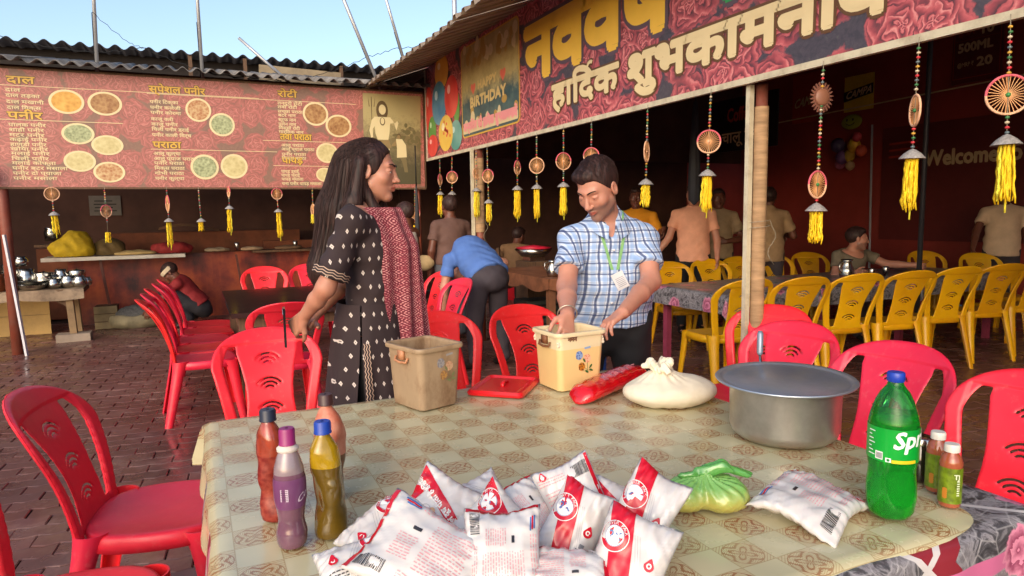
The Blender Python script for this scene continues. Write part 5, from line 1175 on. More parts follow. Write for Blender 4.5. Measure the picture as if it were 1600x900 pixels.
# ================================================================ people
def V3(*a): return np.array(a, np.float32)
def nz(v): v = np.asarray(v, np.float32); return v/(np.linalg.norm(v)+1e-9)
def head_field(c, fwd, up, s=1.0, female=False, lid=.5):
    f = nz(fwd); u = nz(np.asarray(up)-f*np.dot(up, f)); x = np.cross(f, u); R = np.stack([x, f, u], 1); c = np.asarray(c, np.float32)
    fm = .93 if female else 1.0
    def fn(P):
        Q = ((P-c)@R)/s; X = Q.copy(); X[:, 0] = np.abs(X[:, 0])
        d = sd_ell(X, (0, -.020, .030), (.076, .096, .090))
        d = smin(d, sd_ell(X, (0, .028, -.028), (.060*fm, .060, .080)), .03)
        d = smin(d, sd_cap(X, (.048*fm, .006, -.058), (.006, .060, -.098), .020, .019), .03)
        d = smin(d, sd_ell(X, (0, .069, -.100), (.020, .016, .016)), .015)
        d = smin(d, sd_ell(X, (.040, .052, -.024), (.022, .024, .022)), .02)
        d = smin(d, sd_cap(X, (.0, .080, .026), (.036, .068, .028), .011, .010), .014)
        d = -smin(-d, sd_ell(X, (.031, .094, .006), (.018, .016, .012)), .012)
        d = smin(d, sd_ell(X, (.031, .0665, .004), (.0165, .0135, .0115)), .004)
        d = smin(d, sd_ell(X, (.031, .0722, .0115-.0075*lid), (.0162, .0125, .0060+.0036*lid)), .002); d = smin(d, sd_ell(X, (.031, .0715, -.0055), (.0155, .0115, .0042)), .003)
        d = smin(d, sd_cap(X, (0, .082, .016), (0, .103-.004*female, -.026), .0075*fm, .0105*fm), .010)
        d = smin(d, sd_ell(X, (0, .104, -.031), (.0115, .0115, .0095)), .006); d = smin(d, sd_ell(X, (.0125, .094, -.034), (.0075, .009, .007)), .005)
        d = -smin(-d, sd_ell(X, (.006, .100, -.043), (.0035, .005, .003)), .002)
        d = smin(d, sd_cap(X, (0, .0905, -.0565), (.020, .079, -.060), .0062, .003), .005)
        d = smin(d, sd_cap(X, (0, .0885, -.069), (.017, .079, -.066), .0072, .003), .005)
        d = -smin(-d, sd_cap(X, (0, .0985, -.0625), (.021, .083, -.0635), .0016, .0012), .002)
        e = sd_ell(X, (.079, -.008, -.004), (.0095, .019, .032)); e = -smin(-e, sd_ell(X, (.088, -.002, -.002), (.006, .010, .019)), .004)
        d = smin(d, e, .006)
        return d*s
    return fn, c, R
def hair_field(c, R, s, style, seed=0):
    def fn(P):
        Q = ((P-c)@R)/s; X = Q.copy(); X[:, 0] = np.abs(X[:, 0])
        d = sd_ell(X, (0, -.024, .036), (.084, .103, .097))
        if style == 'short':
            cut = np.maximum(X[:, 1]-X[:, 2]*.85+.006-.010*np.sin(Q[:, 0]*60+1), -X[:, 2]-.002-.05*np.clip((-X[:, 1]-.015)/.05, 0, 1))
            d = smin(d, sd_ell(Q, (.012, .034, .088), (.056, .040, .027)), .02)
            d = np.maximum(d, cut-.012)
            n = np.sin(Q[:, 0]*120+Q[:, 1]*40+seed)*np.sin(Q[:, 1]*70+Q[:, 2]*60)*.0016+np.sin(Q[:, 0]*260+Q[:, 2]*60+2*np.sin(Q[:, 1]*50))*.0010
        else:
            cut = X[:, 1]-X[:, 2]*.42-.012-.25*np.clip(X[:, 0]-.035, 0, 1); side = -X[:, 2]-.06
            d = np.maximum(d, np.maximum(cut-.016, -1.))
            n = np.sin(Q[:, 0]*330+Q[:, 1]*60)*.0010
        return (d+n)*s
    return fn
def hand_prims(W, d, n, th, curl=.5, s=1.0, spread=.006, curls=None):
    """W wrist, d fingers' direction, n palm normal (fingers bend to it), th +1/-1 thumb along +/- cross(d,n)"""
    W = np.asarray(W, np.float32); d = nz(d); n = nz(np.asarray(n)-d*np.dot(n, d)); sd = np.cross(d, n); L = []
    for k in range(4):
        o = (-.0285+.019*k)*s; base = W+d*(.082-.004*abs(k-1.6))*s+sd*o*1.0
        L.append(('u', .010, 'cap', W+sd*o*.55, base, .0145*s, .0118*s))
        kk = k if th < 0 else 3-k            # index finger lies at the thumb side
        ln = [.068, .076, .071, .055][kk]*s; cu = (curls[kk] if curls else curl)*(1+.12*kk); p = base; a = 0.15*cu
        for j, q in enumerate((.46, .31, .25)):
            a += cu*(.55, .8, .6)[j]; dd = d*cos(a)+n*sin(a)+sd*(k-1.5)*spread*8; dd = nz(dd); e = p+dd*ln*q
            L.append(('u', .002, 'cap', p, e, (.0088, .0080, .0072)[j]*s, (.0082, .0073, .0060)[j]*s)); p = e
    b0 = W+d*.018*s+sd*th*.018*s; b1 = b0+(d*.55+sd*th*.75+n*.25)*.040*s; b2 = b1+nz(d*.9+sd*th*.35+n*.35)*.032*s; b3 = b2+nz(d*1.0+n*.5+sd*th*.0)*.024*s
    L += [('u', .012, 'cap', b0, b1, .0150*s, .0115*s), ('u', .003, 'cap', b1, b2, .0105*s, .0092*s), ('u', .002, 'cap', b2, b3, .0090*s, .0070*s)]
    return L
def stand(h=1.68, w=1.0):
    J = dict(pelvis=V3(0, 0, .545*h), chest=V3(0, .0, .735*h), neck=V3(0, -.015, .835*h), head=V3(0, .015, .925*h), hf=V3(0, 1, 0), hu=V3(0, 0, 1))
    for s, k in ((-1, 'L'), (1, 'R')):
        J[k+'S'] = V3(s*.108*h*w, -.01, .800*h); J[k+'E'] = V3(s*.150*h*w, -.03, .63*h); J[k+'W'] = V3(s*.155*h*w, .03, .485*h)
        J[k+'H'] = V3(s*.055*h, 0, .52*h); J[k+'K'] = V3(s*.062*h, .015, .285*h); J[k+'A'] = V3(s*.065*h, -.02, .055*h); J[k+'T'] = V3(s*.075*h, .14, .025*h)
        J[k+'d'] = V3(0, .1, -1); J[k+'n'] = V3(-s, 0, 0); J[k+'c'] = .5
    return J
SK = {}
def skin_mat(name, c, dark=(.75,)):
    q = NT(name); at_ = q.n("Attribute"); at_.attribute_name = 'tint'; v = q.coord('Object'); n = q.noise(v, 9, 4); n2 = q.noise(v, 140, 4, .7); n4 = q.noise(v, 28, 5, .7)
    b = lin(c); col = q.mix(n, tuple(x*.80 for x in b[:3])+(1,), tuple(min(1, x*1.18) for x in b[:3])+(1,)); col = q.mix(q.math('MULTIPLY', n4, .35), col, lin((int(c[0]*.86), int(c[1]*.70), int(c[2]*.66))))
    t = q.sep(at_.outputs[0]); col = q.mix(t[0], col, lin((int(c[0]*.82), int(c[1]*.55), int(c[2]*.55)))); col = q.mix(t[1], col, lin((96, 84, 78)))
    q.base(col); q.set(Roughness=q.math('MULTIPLY_ADD', n4, .3, .32), Subsurface_Weight=.15, Subsurface_Radius=(.012, .004, .002), Subsurface_Scale=1.0); q.bump(n2, .35, .0015); return q.m
def hair_mat():
    q = NT('dark_hair'); v = q.coord('Object', (60, 60, 3)); n = q.noise(v, 2, 4); q.base(q.ramp(n, [(.3, lin((22, 14, 13))), (.7, lin((68, 44, 40)))])); q.set(Roughness=.55, Specular_IOR_Level=.3); q.bump(n, .8, .004); return q.m
m_hair = hair_mat(); m_eyew = pm('eye_white', (200, 190, 180), .2); m_iris = pm('iris_dark', (24, 14, 10), .1); m_brow = pm('eyebrow_hair', (22, 16, 14), .8)
m_shoe = pm('dark_sandal', (34, 26, 24), .6)
def torso_prims(J, g=0, wm=1.0, bel=1.0, hips=1.0, k=1.35):
    R = nz(J['RS']-J['LS']); up = nz(J['chest']-J['pelvis']); f = np.cross(up, R); f = nz(f)
    mid = (J['pelvis']+J['chest'])/2+f*.01; fl = (f, k); LS_ = J['LS']*.8+J['RS']*.2; RS_ = J['RS']*.8+J['LS']*.2
    return [('u', .02, 'cap', J['pelvis'], mid, .158*wm*hips+g, .150*wm*bel+g, fl), ('u', .04, 'cap', mid, J['chest']+up*.01, .150*wm*bel+g, .160*wm+g, fl),
            ('u', .06, 'cap', LS_-up*.012, RS_-up*.012, .058+g*.6, .058+g*.6), ('u', .05, 'cap', J['chest']+up*.02, J['neck'], .12*wm+g*.5, .060+g*.3, (f, 1.4)), ('u', .03, 'cap', J['LS']-up*.008, LS_, .046+g*.7, .05+g), ('u', .03, 'cap', J['RS']-up*.008, RS_, .046+g*.7, .05+g)], f, up, R
def person(name_lab, J, pos, rz, skin, top, pants, res=.012, hres=.006, sleeve=.55, hem=-.08, female=False, hair='short', beard=0, collar=True, wm=1.0, bel=1.0, am=1.0, vneck=False, hs=1.0, sit=False, tank=False, extra=None, shoes=True, group=None, hairmat=None, fingers=True, facedet=True, wr=1.0, detail_hands=False, longhair=False, tmn='shirt', lid=.45, pg=0.0):
    t = thing('person', name_lab, 'person', pos, rz, group)
    T, f, up, R = torso_prims(J, 0, wm, bel)
    hfn, hc, HR = head_field(J['head'], J['hf'], J['hu'], hs, female, lid)
    P = T+[('u', .02, 'cap', J['neck']-up*.02, J['head']-HR[:, 2]*.055-HR[:, 1]*.018, .056*wm**.5, .052), ('u', .018, 'fn', hfn)]
    for s, k in ((-1, 'L'), (1, 'R')):
        P += [('u', .03, 'cap', J[k+'S'], J[k+'E'], .049*am, .040*am), ('u', .02, 'cap', J[k+'E'], J[k+'E']*.6+J[k+'W']*.4, .041*am, .038*am), ('u', .015, 'cap', J[k+'E']*.6+J[k+'W']*.4, J[k+'W'], .038*am, .026*am)]
        P += hand_prims(J[k+'W'], J[k+'d'], J[k+'n'], J.get(k+'th', (-1 if k == 'L' else 1)), J[k+'c'], .95, curls=J.get(k+'cs'))
        P += [('u', .03, 'cap', J[k+'H'], J[k+'K'], .080+pg, .055+pg*.6), ('u', .02, 'cap', J[k+'K'], J[k+'A'], .053, .037), ('u', .02, 'cap', J[k+'A'], J[k+'T'], .036, .026)]
    pts = np.array([J[k] for k in J if isinstance(J[k], np.ndarray) and k not in ('hf', 'hu', 'Ld', 'Ln', 'Rd', 'Rn')]); lo = pts.min(0)-.16; hi = pts.max(0)+.16; lo[2] = max(lo[2], -.01)
    bl = [(lo, hi, res)]; hb = (hc-.155*hs, hc+.155*hs, hres); bl.append(hb)
    for k in 'LR':
        c_ = J[k+'W']+nz(J[k+'d'])*.08; bl.append((c_-.125, c_+.125, .0035 if detail_hands else max(.005, hres)))
    def col(v):
        Q = ((v-hc)@HR)/hs; X = np.abs(Q[:, 0]); o = np.zeros((len(v), 3), np.float32)
        lip = np.clip(1-np.sqrt((X/.024)**2+((Q[:, 2]+.063)/.011)**2), 0, 1)*(Q[:, 1] > .06); o[:, 0] = np.clip(lip*2.5, 0, .85)
        if beard: bz = np.clip((-.030-Q[:, 2])/.015, 0, 1)*np.clip((Q[:, 2]+.125)/.02, 0, 1)*(Q[:, 1] > -.01)*(1-np.clip(lip*3, 0, 1)); o[:, 1] = bz*beard
        far = np.linalg.norm(Q, axis=1) > .17; o[far] = 0; return o
    sculpt('body', field(P), bl, skin, t, col=col)
    # eyes, brows
    if facedet:
        for s in (-1, 1):
            ec = hc+HR@V3(s*.031, .0705, .002)*hs; q = MB(); q.ball(ec, (.0118*hs,)*3, 0, 14, 10); ic = ec+HR@V3(0, .0072, -.0022)*hs; q.ball(ic, (.0056*hs,)*3, 1, 10, 8); q.build('eye', [m_eyew, m_iris], t)
            q = MB(); q.tube([hc+HR@V3(s*(.012+.036*a), .0905-.018*a*a, .026+.008*sin(a*2.4))*hs for a in (0, .25, .5, .75, 1)], [.0030*hs, .0040*hs, .0036*hs, .0028*hs, .0012*hs], 6, flat=.6); q.build('eyebrow', m_brow, t)
    if hair:
        hf_ = hair_field(hc, HR, hs, hair); 
        pr = [('u', 0, 'fn', hf_)]+(extra or [])
        b0 = (hc-.16, hc+.16, max(.004, hres)); 
        if longhair: b0 = (hc+V3(-.20, -.34, -.72), hc+V3(.20, .17, .16), .006)
        sculpt('hair', field(pr), [b0], hairmat or m_hair, t)
        if detail_hands:
            hp = field(pr); RR = random.Random(4); NS = 900 if longhair else 600; mbh = MB()
            st_ = []
            for i in range(NS):
                a = RR.random()*2*pi; el = RR.uniform(.25, 1.45) if not longhair else RR.uniform(.1, 1.5)
                v_ = V3(.09*cos(a)*cos(el), .11*sin(a)*cos(el)-.02, .036+.10*sin(el))
                if longhair and v_[1] > .035: continue
                if not longhair and v_[1]-v_[2]*.85+.006 > .012: continue
                st_.append(hc+HR@v_*hs)
            Pn = np.array(st_, np.float32); K = 16 if longhair else 6; stp = .038 if longhair else .008; path = [Pn]
            def proj(P_, off):
                for _ in range(2):
                    e_ = .004; d0 = hp(P_); gr = np.stack([(hp(P_+np.eye(3, dtype=np.float32)[k_]*e_)-d0)/e_ for k_ in range(3)], 1); gr /= (np.linalg.norm(gr, axis=1, keepdims=True)+1e-6); P_ = P_-gr*(d0-off)[:, None]
                return P_, gr
            off = np.array([RR.uniform(.0, .0035) for _ in st_], np.float32); Pn, gr = proj(Pn, off); path = [Pn]
            for j in range(K):
                if longhair: dd = np.tile(V3(.02, -.22, -1.), (len(Pn), 1)); dd[Pn[:, 2] > hc[2]+.05] += V3(0, -.9, .4)
                else: dd = np.tile((HR@V3(.75, -.35, .1)), (len(Pn), 1)).astype(np.float32); lowm = ((Pn-hc)@HR)[:, 2] < .06; dd[lowm] = HR@V3(0, -.5, -1.)
                dd = dd+np.array([[RR.gauss(0, .05) for _ in range(3)] for _ in st_], np.float32); dd = dd-gr*(dd*gr).sum(1, keepdims=True); dd /= np.linalg.norm(dd, axis=1, keepdims=True)+1e-6
                Pn, gr = proj(Pn+dd*stp, off); path.append(Pn)
            for i in range(len(st_)):
                ps = [tuple(map(float, p_[i])) for p_ in path[:(K+1 if not longhair else RR.randint(9, K+1))]]; mbh.tube(ps, [.0008*(1-.5*abs(2*j/len(ps)-1)) for j in range(len(ps))], 3, cap=False)
            mbh.build('hair_strands', hairmat or m_hair, t, kind='stuff')
    # shirt or top
    g = .016
    TS, _, _, _ = torso_prims(J, g, wm, bel)
    if tank: TS = TS[:2]+[('u', .03, 'cap', J['chest']+up*.02, J['neck']-up*.03, .10*wm, .072, (f, 1.5))]+[('u', .02, 'cap', J['chest']+up*.06+R*s*.07, J['neck']-up*.035+R*s*.065, .038) for s in (-1, 1)]
    if not female: TS.append(('u', .03, 'cap', J['pelvis']-up*.10, J['pelvis']+up*.05, .168*wm+g+.003, .165*wm+g, (f, 1.28)))
    hemd = -up if not sit else -up
    def shirt(Pq):
        d = field(TS)(Pq)
        h0 = J['pelvis']+up*hem; ph = (Pq-h0)@(-up); d = -smin(-d, -ph, .006)
        if collar:
            nd = nz(J['head']-J['neck']+f*.02); c1 = sd_cap(Pq, J['neck']-nd*.03, J['neck']+nd*.06, .074, .064); c1 = np.maximum(c1, (Pq-J['neck'])@nd-.040+.35*((Pq-J['neck'])@f)); d = smin(d, c1, .006)
        else:
            nd = nz(J['head']-J['neck']); d = np.maximum(d, (Pq-J['neck'])@nd-.008+.25*((Pq-J['neck'])@f))
        if sleeve:
            for k in 'LR':
                S0, E0, W0 = J[k+'S'], J[k+'E'], J[k+'W']
                if sleeve <= 1: e = S0+(E0-S0)*sleeve; ax = nz(E0-S0); sl = smin(sd_cap(Pq, S0+ax*.01, e+ax*.13, .049*am+.005, .060*am+.012), np.full(len(Pq), 9.), 0)
                else: e = E0+(W0-E0)*(sleeve-1); ax = nz(W0-E0); sl = smin(sd_cap(Pq, S0, E0, .053*am+.006, .050*am+.006), sd_cap(Pq, E0, e+ax*.04, .054*am+.006, .048*am+.006), .01)
                fold = .0024*np.sin((Pq-S0)@ax*70+3*np.sin((Pq-S0)@f*25))*np.clip(((Pq-S0)@ax)/.1, 0, 1)
                sl = np.maximum(sl+fold, (Pq-e)@ax-0.0 if sleeve <= 1 else (Pq-e)@ax); d = smin(d, sl, .035)
        if vneck: d = -smin(-d, sd_ell(Pq, J['neck']+f*.09-up*.02, (.020, .05, .055)), .006)
        d = d+wob(Pq, 26, 1.3)*.0042*wr+np.sin(((Pq-J['chest'])@up)*55+((Pq-J['chest'])@R)*22+2.5*np.sin(((Pq-J['chest'])@R)*17))*.0028*wr*np.clip(-((Pq-J['chest'])@up)/.1+.2, 0, 1)
        return d
    o = sculpt(tmn, shirt, [(lo-.02, hi+.02, res*.75)], top, t)
    if pants is not None:
        PP = [('u', .02, 'cap', J['pelvis']-up*.02, J['pelvis']+up*.04, .163*wm+pg, .160*wm+pg, (f, 1.33))]
        for k in 'LR': PP += [('u', .03, 'cap', J[k+'H'], J[k+'K'], .101+pg, .078+pg), ('u', .02, 'cap', J[k+'K'], J[k+'A']+(J[k+'K']-J[k+'A'])*.08, .078, .066)]
        pf_ = field(PP); sculpt('trousers', lambda Pq: pf_(Pq)+wob(Pq, 22, 4)*.005, [(np.array([lo[0]-.04, lo[1]-.06, .03]), np.array([hi[0]+.04, hi[1], max(J['pelvis'][2], J['LK'][2])+.19]), res)], pants, t)
    if shoes:
        for k in 'LR':
            fd = nz(J[k+'T']-J[k+'A']); q = MB(); a0 = J[k+'A']-fd*.04; q.tube([a0*(1-i/6)+(J[k+'T']+fd*.02)*(i/6)+V3(0, 0, -.005) for i in range(7)], [.03, .042, .043, .044, .048, .046, .026], 12, flat=.75); q.build('shoe', m_shoe, t)
    return t, f, up, R, HR, hc
def cloth(name, c, r=.8, **k): return pm(name, c, r, var=k.pop('var', .12), vs=k.pop('vs', 8), bump=.3, bs=220, bd=.0008, **k)
sk1 = skin_mat('skin_warm', (196, 140, 118)); sk2 = skin_mat('skin_brown', (192, 136, 112)); sk3 = skin_mat('skin_dark', (110, 66, 50))
def w2l(pos, rz, p): d = np.array(p)-np.array(pos); c, s = cos(-rz), sin(-rz); return V3(d[0]*c-d[1]*s, d[0]*s+d[1]*c, d[2])
def dirl(rz, p): return w2l((0, 0, 0), rz, p)
# ---------------------------------------------------------------- man in the checked shirt
def m_plaid():
    q = NT('checked_cotton'); v = q.coord('Object'); x, y, z = q.sep(v); u = q.math('ADD', x, q.math('MULTIPLY', y, .75)); n = q.noise(v, 7, 3)
    u = q.math('ADD', u, q.math('MULTIPLY', n, .012)); zz = q.math('ADD', z, q.math('MULTIPLY', n, .014))
    def line(c, per, ph, w_, s=1): f = q.math('ABSOLUTE', q.math('SUBTRACT', q.math('FRACT', q.math('ADD', q.math('DIVIDE', c, per), ph)), .5)); return q.ramp(f, [(w_*.7, (1,)*3), (w_*1.3, (0,)*3)])
    base = lin((206, 216, 232)); navy = lin((34, 54, 104)); lb = lin((120, 156, 206)); gr = lin((120, 126, 140))
    c = q.mix(q.math('MULTIPLY', line(u, .046, .25, .20), .6), base, lb); c = q.mix(q.math('MULTIPLY', line(zz, .046, .22, .18), .55), c, lb)
    c = q.mix(q.math('MULTIPLY', line(u, .046, .75, .11), .85), c, navy); c = q.mix(q.math('MULTIPLY', line(zz, .046, .75, .075), .75), c, navy); c = q.mix(q.math('MULTIPLY', line(zz, .046, .55, .03), .5), c, gr); c = q.mix(q.math('MULTIPLY', line(u, .046, .5, .03), .5), c, gr)
    q.base(c); q.set(Roughness=.8); q.bump(q.noise(v, 200, 3), .2, .0006); return q.m
mp_, mr_ = (1.665, 2.58, 0), radians(150)
L = lambda p: w2l(mp_, mr_, p); DL = lambda p: dirl(mr_, p)
J = stand(1.74); J.update(pelvis=L((1.72, 2.63, .93)), chest=L((1.69, 2.59, 1.20)), neck=L((1.655, 2.555, 1.375)), head=L((1.575, 2.50, 1.497)), hf=DL((-.80, -.36, -.56)), hu=DL((-.5, -.2, .85)),
    RS=L((1.505, 2.60, 1.283)), RE=L((1.40, 2.46, 1.09)), RW=L((1.262, 2.215, 1.012)), LS=L((1.828, 2.50, 1.285)), LE=L((1.755, 2.36, 1.10)), LW=L((1.475, 2.16, 1.012)),
    Rd=DL((-.35, -.55, -.60)), Rn=DL((-.3, .5, -.5)), Rc=.75, Ld=DL((-.85, -.10, -.38)), Ln=DL((-.25, -.15, -.9)), Lc=.5, Rth=-1)
for k, s in (('L', 1), ('R', -1)):
    J[k+'H'] = L((1.72+s*.085, 2.63-s*.05, .90)); J[k+'K'] = L((1.74+s*.11, 2.68-s*.05, .49)); J[k+'A'] = L((1.76+s*.12, 2.74-s*.05, .09)); J[k+'T'] = L((1.72+s*.13, 2.60-s*.05, .04))
m_blackp = cloth('black_trousers', (20, 20, 24))
t, f, up, R, HR, hc = person('man in blue and white checked shirt with green lanyard, hands at the batter container', J, mp_, mr_, sk1, m_plaid(), m_blackp, res=.009, hres=.0032, sleeve=.66, hem=-.02, beard=.6, wm=1.06, bel=1.12, am=1.0, vneck=True, hs=1.02, detail_hands=True, wr=1.2, lid=.95)
# open collar
q = MB(); nkp = J['neck']; 
for s in (-1, 1):
    def cf(i, j, s=s):
        a = pi*(.02+.90*i); rr_ = .070+.020*j; zz = .052-.070*i**1.6-.034*j*(1+.5*i); return tuple(nkp-f*(rr_*cos(a)*1.05)+R*s*rr_*sin(a)*(1+.25*i*j)+up*zz+f*(.012+.03*i))
    q.grid(cf, 14, 3); q.grid(lambda i, j: tuple(np.array(cf(i, j))-np.array([0, 0, .003])), 14, 3)
q.build('collar', bpy.data.materials['checked_cotton'], t)
m_lan = pm('green_lanyard', (126, 176, 112), .6, var=.1)
def surf(o_, p, dr, tree={}):      # drop a point onto the shirt along -f
    if 'b' not in tree:
        from mathutils.bvhtree import BVHTree
        sh = [c for c in children(o_) if c.name.startswith('shirt')][0]; tree['b'] = BVHTree.FromPolygons([v.co for v in sh.data.vertices], [tuple(pp.vertices) for pp in sh.data.polygons])
    h = tree['b'].ray_cast(Vector(p)+Vector(dr)*.4, -Vector(dr)); return (h[0]+Vector(dr)*.004) if h[0] else Vector(p)
F3 = Vector([float(a) for a in f]); U3 = Vector([float(a) for a in up]); R3 = Vector([float(a) for a in R]); N3 = Vector([float(a) for a in J['neck']])
ctr = N3-U3*.30+F3*.1
def strap(side):
    pts = []
    for i in range(15):
        a = i/14; p = N3+R3*side*(.070*(1-a)+.012*a)+U3*(.030-.235*a)+F3*.1; pts.append(surf(t, p, F3))
    q = MB(); 
    for i in range(14): 
        n_ = R3*.0065; b = len(q.v); q.v += [tuple(pts[i]-n_), tuple(pts[i]+n_), tuple(pts[i+1]+n_), tuple(pts[i+1]-n_)]; q.f.append((b, b+1, b+2, b+3)); q.m.append(0)
    o = q.build('lanyard_strap', m_lan, lan)
lan = thing('lanyard', 'green lanyard with white card hanging on the checked shirt', 'lanyard', mp_, mr_)
strap(-1); strap(1)
pc = surf(t, N3-U3*.215+F3*.1, F3); q = MB()
cm = Matrix.Rotation(.45, 3, F3)
cx = cm @ (R3*.027); cy_ = cm @ (-U3*.080); o_ = pc+F3*.016-cx
q.v = [tuple(o_), tuple(o_+2*cx), tuple(o_+2*cx+cy_), tuple(o_+cy_)]; q.v += [tuple(Vector(v)-F3*.002) for v in q.v]; q.f = [(0, 1, 2, 3), (7, 6, 5, 4), (0, 4, 5, 1), (1, 5, 6, 2), (2, 6, 7, 3), (3, 7, 4, 0)]; q.m = [0]*6
for k in range(6): 
    a = o_+cx*.25+cy_*(.3+.1*k)+F3*.001; b = a+cx*1.4; q.add([a, b, b+cy_*.03, a+cy_*.03], [(0, 1, 2, 3)], 1)
q.build('id_card', [pm('card_white', (220, 220, 224), .4), pm('card_print', (150, 156, 170), .5)], lan, smooth=False)
# bracelet (kara) on his right wrist, white buttons
q = MB(); w3 = Vector([float(a) for a in J['RW']]); dr = (w3-Vector([float(a) for a in J['RE']])).normalized(); a1 = dr.orthogonal().normalized(); a2 = dr.cross(a1); c0 = w3-dr*.015
ring = [c0+(a1*cos(2*pi*k/28)+a2*sin(2*pi*k/28))*.0365+dr*.006*cos(2*pi*k/28) for k in range(29)]; q.tube(ring, .0025, 7, cap=False); q.build('bracelet', pm('steel_bangle', (200, 190, 170), .3, metal=.8), t)
q = MB(); 
for k in range(3):
    p = surf(t, N3-U3*(.12+.115*k)+R3*.01*k+F3*.1, F3); q = MB(); q.ball(p, (.0055, .0055, .0055), 0, 10, 6); q.build('button', pm('button_%d' % k, (226, 228, 232), .3), t)
# ---------------------------------------------------------------- woman
wp, wr_ = (.635, 2.705, 0), radians(-113)
J = stand(1.69, .92); J.update(neck=V3(0, -.02, 1.425), head=V3(0, .025, 1.572), chest=V3(0, .01, 1.25), hf=V3(.06, 1, -.10), hu=V3(0, .1, 1),
    RS=V3(.165, -.03, 1.385), RE=V3(.215, -.13, 1.135), RW=V3(.115, -.245, 1.01), LS=V3(-.165, -.02, 1.385), LE=V3(-.22, -.12, 1.14), LW=V3(-.02, -.25, .985),
    Rd=V3(-.35, -.55, -.5), Rn=V3(-.8, .5, -.1), Ld=V3(.8, -.15, -.15), Ln=V3(.1, .5, .8), Lc=1.1, Rc=1.0)
def m_kurta():
    q = NT('kurta_print'); v = q.coord('Object'); x, y, z = q.sep(v); n = q.noise(v, 5, 3)
    u = q.math('ADD', q.math('ADD', y, q.math('MULTIPLY', x, -.75)), q.math('MULTIPLY', n, .02)); zz = q.math('ADD', z, q.math('MULTIPLY', n, .02))
    U = q.math('DIVIDE', u, .040); Z_ = q.math('DIVIDE', zz, .053); row = q.math('FLOOR', Z_); off = q.math('MULTIPLY', q.math('MODULO', q.math('ABSOLUTE', row), 2.), .5)
    fx = q.math('SUBTRACT', q.math('FRACT', q.math('ADD', U, off)), .5); fy = q.math('SUBTRACT', q.math('FRACT', Z_), .5)
    d = q.math('ADD', q.math('MULTIPLY', q.math('ABSOLUTE', fx), 1.05), q.math('MULTIPLY', q.math('ABSOLUTE', fy), .85))
    w_ = q.ramp(d, [(.035, (0,)*3), (.05, (1,)*3), (.15, (1,)*3), (.175, (0,)*3)])
    c = q.mix(n, lin((38, 26, 28)), lin((56, 40, 42))); c = q.mix(q.math('MULTIPLY', w_, .9), c, lin((214, 200, 190)))
    q.base(c); q.set(Roughness=.85); q.bump(q.noise(v, 220, 3), .2, .0006); return q.m
def m_dup():
    q = NT('dupatta_print'); uv = q.n("UVMap").outputs[0]; mp = q.n("Mapping"); q.l(uv, mp.inputs[0]); mp.inputs[3].default_value = (1, 1, 1)
    x, y, _ = q.sep(mp.outputs[0]); g1 = q.math('MULTIPLY', q.math('SINE', q.math('MULTIPLY', x, 620.)), q.math('SINE', q.math('MULTIPLY', y, 620.))); r = q.math('ADD', g1, q.math('MULTIPLY', q.noise(mp.outputs[0], 90, 3), 1.2))
    vo = q.n("TexVoronoi", voronoi_dimensions='2D'); q.l(mp.outputs[0], vo.inputs[0]); vo.inputs[2].default_value = 34; vo.inputs['Randomness'].default_value = 0
    mk = q.math('SINE', q.math('MULTIPLY', vo.outputs[0], 26.)); s_ = q.math('ADD', q.math('MULTIPLY', r, .5), q.math('MULTIPLY', mk, .35))
    q.base(q.ramp(s_, [(.1, lin((100, 24, 40))), (.45, lin((138, 42, 60))), (.8, lin((204, 146, 142)))])); q.set(Roughness=.8); return q.m
LH = [('u', .03, 'cap', V3(0, -.055, 1.60), V3(0, -.125, 1.42), .078, .072), ('u', .04, 'cap', V3(0.01, -.125, 1.42), V3(.03, -.185, 1.18), .072, .050), ('u', .04, 'cap', V3(.03, -.185, 1.20), V3(.035, -.195, 1.10), .050, .014),
      ('u', .02, 'cap', V3(.072, -.01, 1.60), V3(.085, -.04, 1.45), .026, .030), ('u', .03, 'cap', V3(.085, -.04, 1.45), V3(.12, -.10, 1.30), .030, .020), ('u', .02, 'cap', V3(-.072, .0, 1.60), V3(-.085, .03, 1.44), .026, .028), ('u', .02, 'cap', V3(-.085, .03, 1.44), V3(-.09, .08, 1.30), .028, .012),
      ('u', .02, 'cap', V3(.07, -.02, 1.56), V3(.05, .035, 1.42), .014, .022), ('u', .02, 'cap', V3(.05, .035, 1.42), V3(.04, .09, 1.32), .022, .008),
      ('+', 0, 'fn', lambda P: np.sin(np.arctan2(P[:, 0], P[:, 1]+.06)*46+P[:, 2]*7)*.0007+np.sin(np.arctan2(P[:, 0], P[:, 1]+.06)*13+P[:, 2]*6)*.0012)]
mk = m_kurta()
t, f, up, R, HR, hc = person('woman with long dark hair in dark diamond-print kurta and pink-red dupatta, standing in profile', J, wp, wr_, sk2, mk, cloth('black_salwar', (22, 20, 22)), res=.009, hres=.0032, sleeve=.86, hem=.02, female=True, hair='long', collar=False, wm=.87, bel=.93, am=.86, hs=.96, extra=LH, longhair=True, detail_hands=True, tmn='kurta_top', lid=.35, pg=-.025)
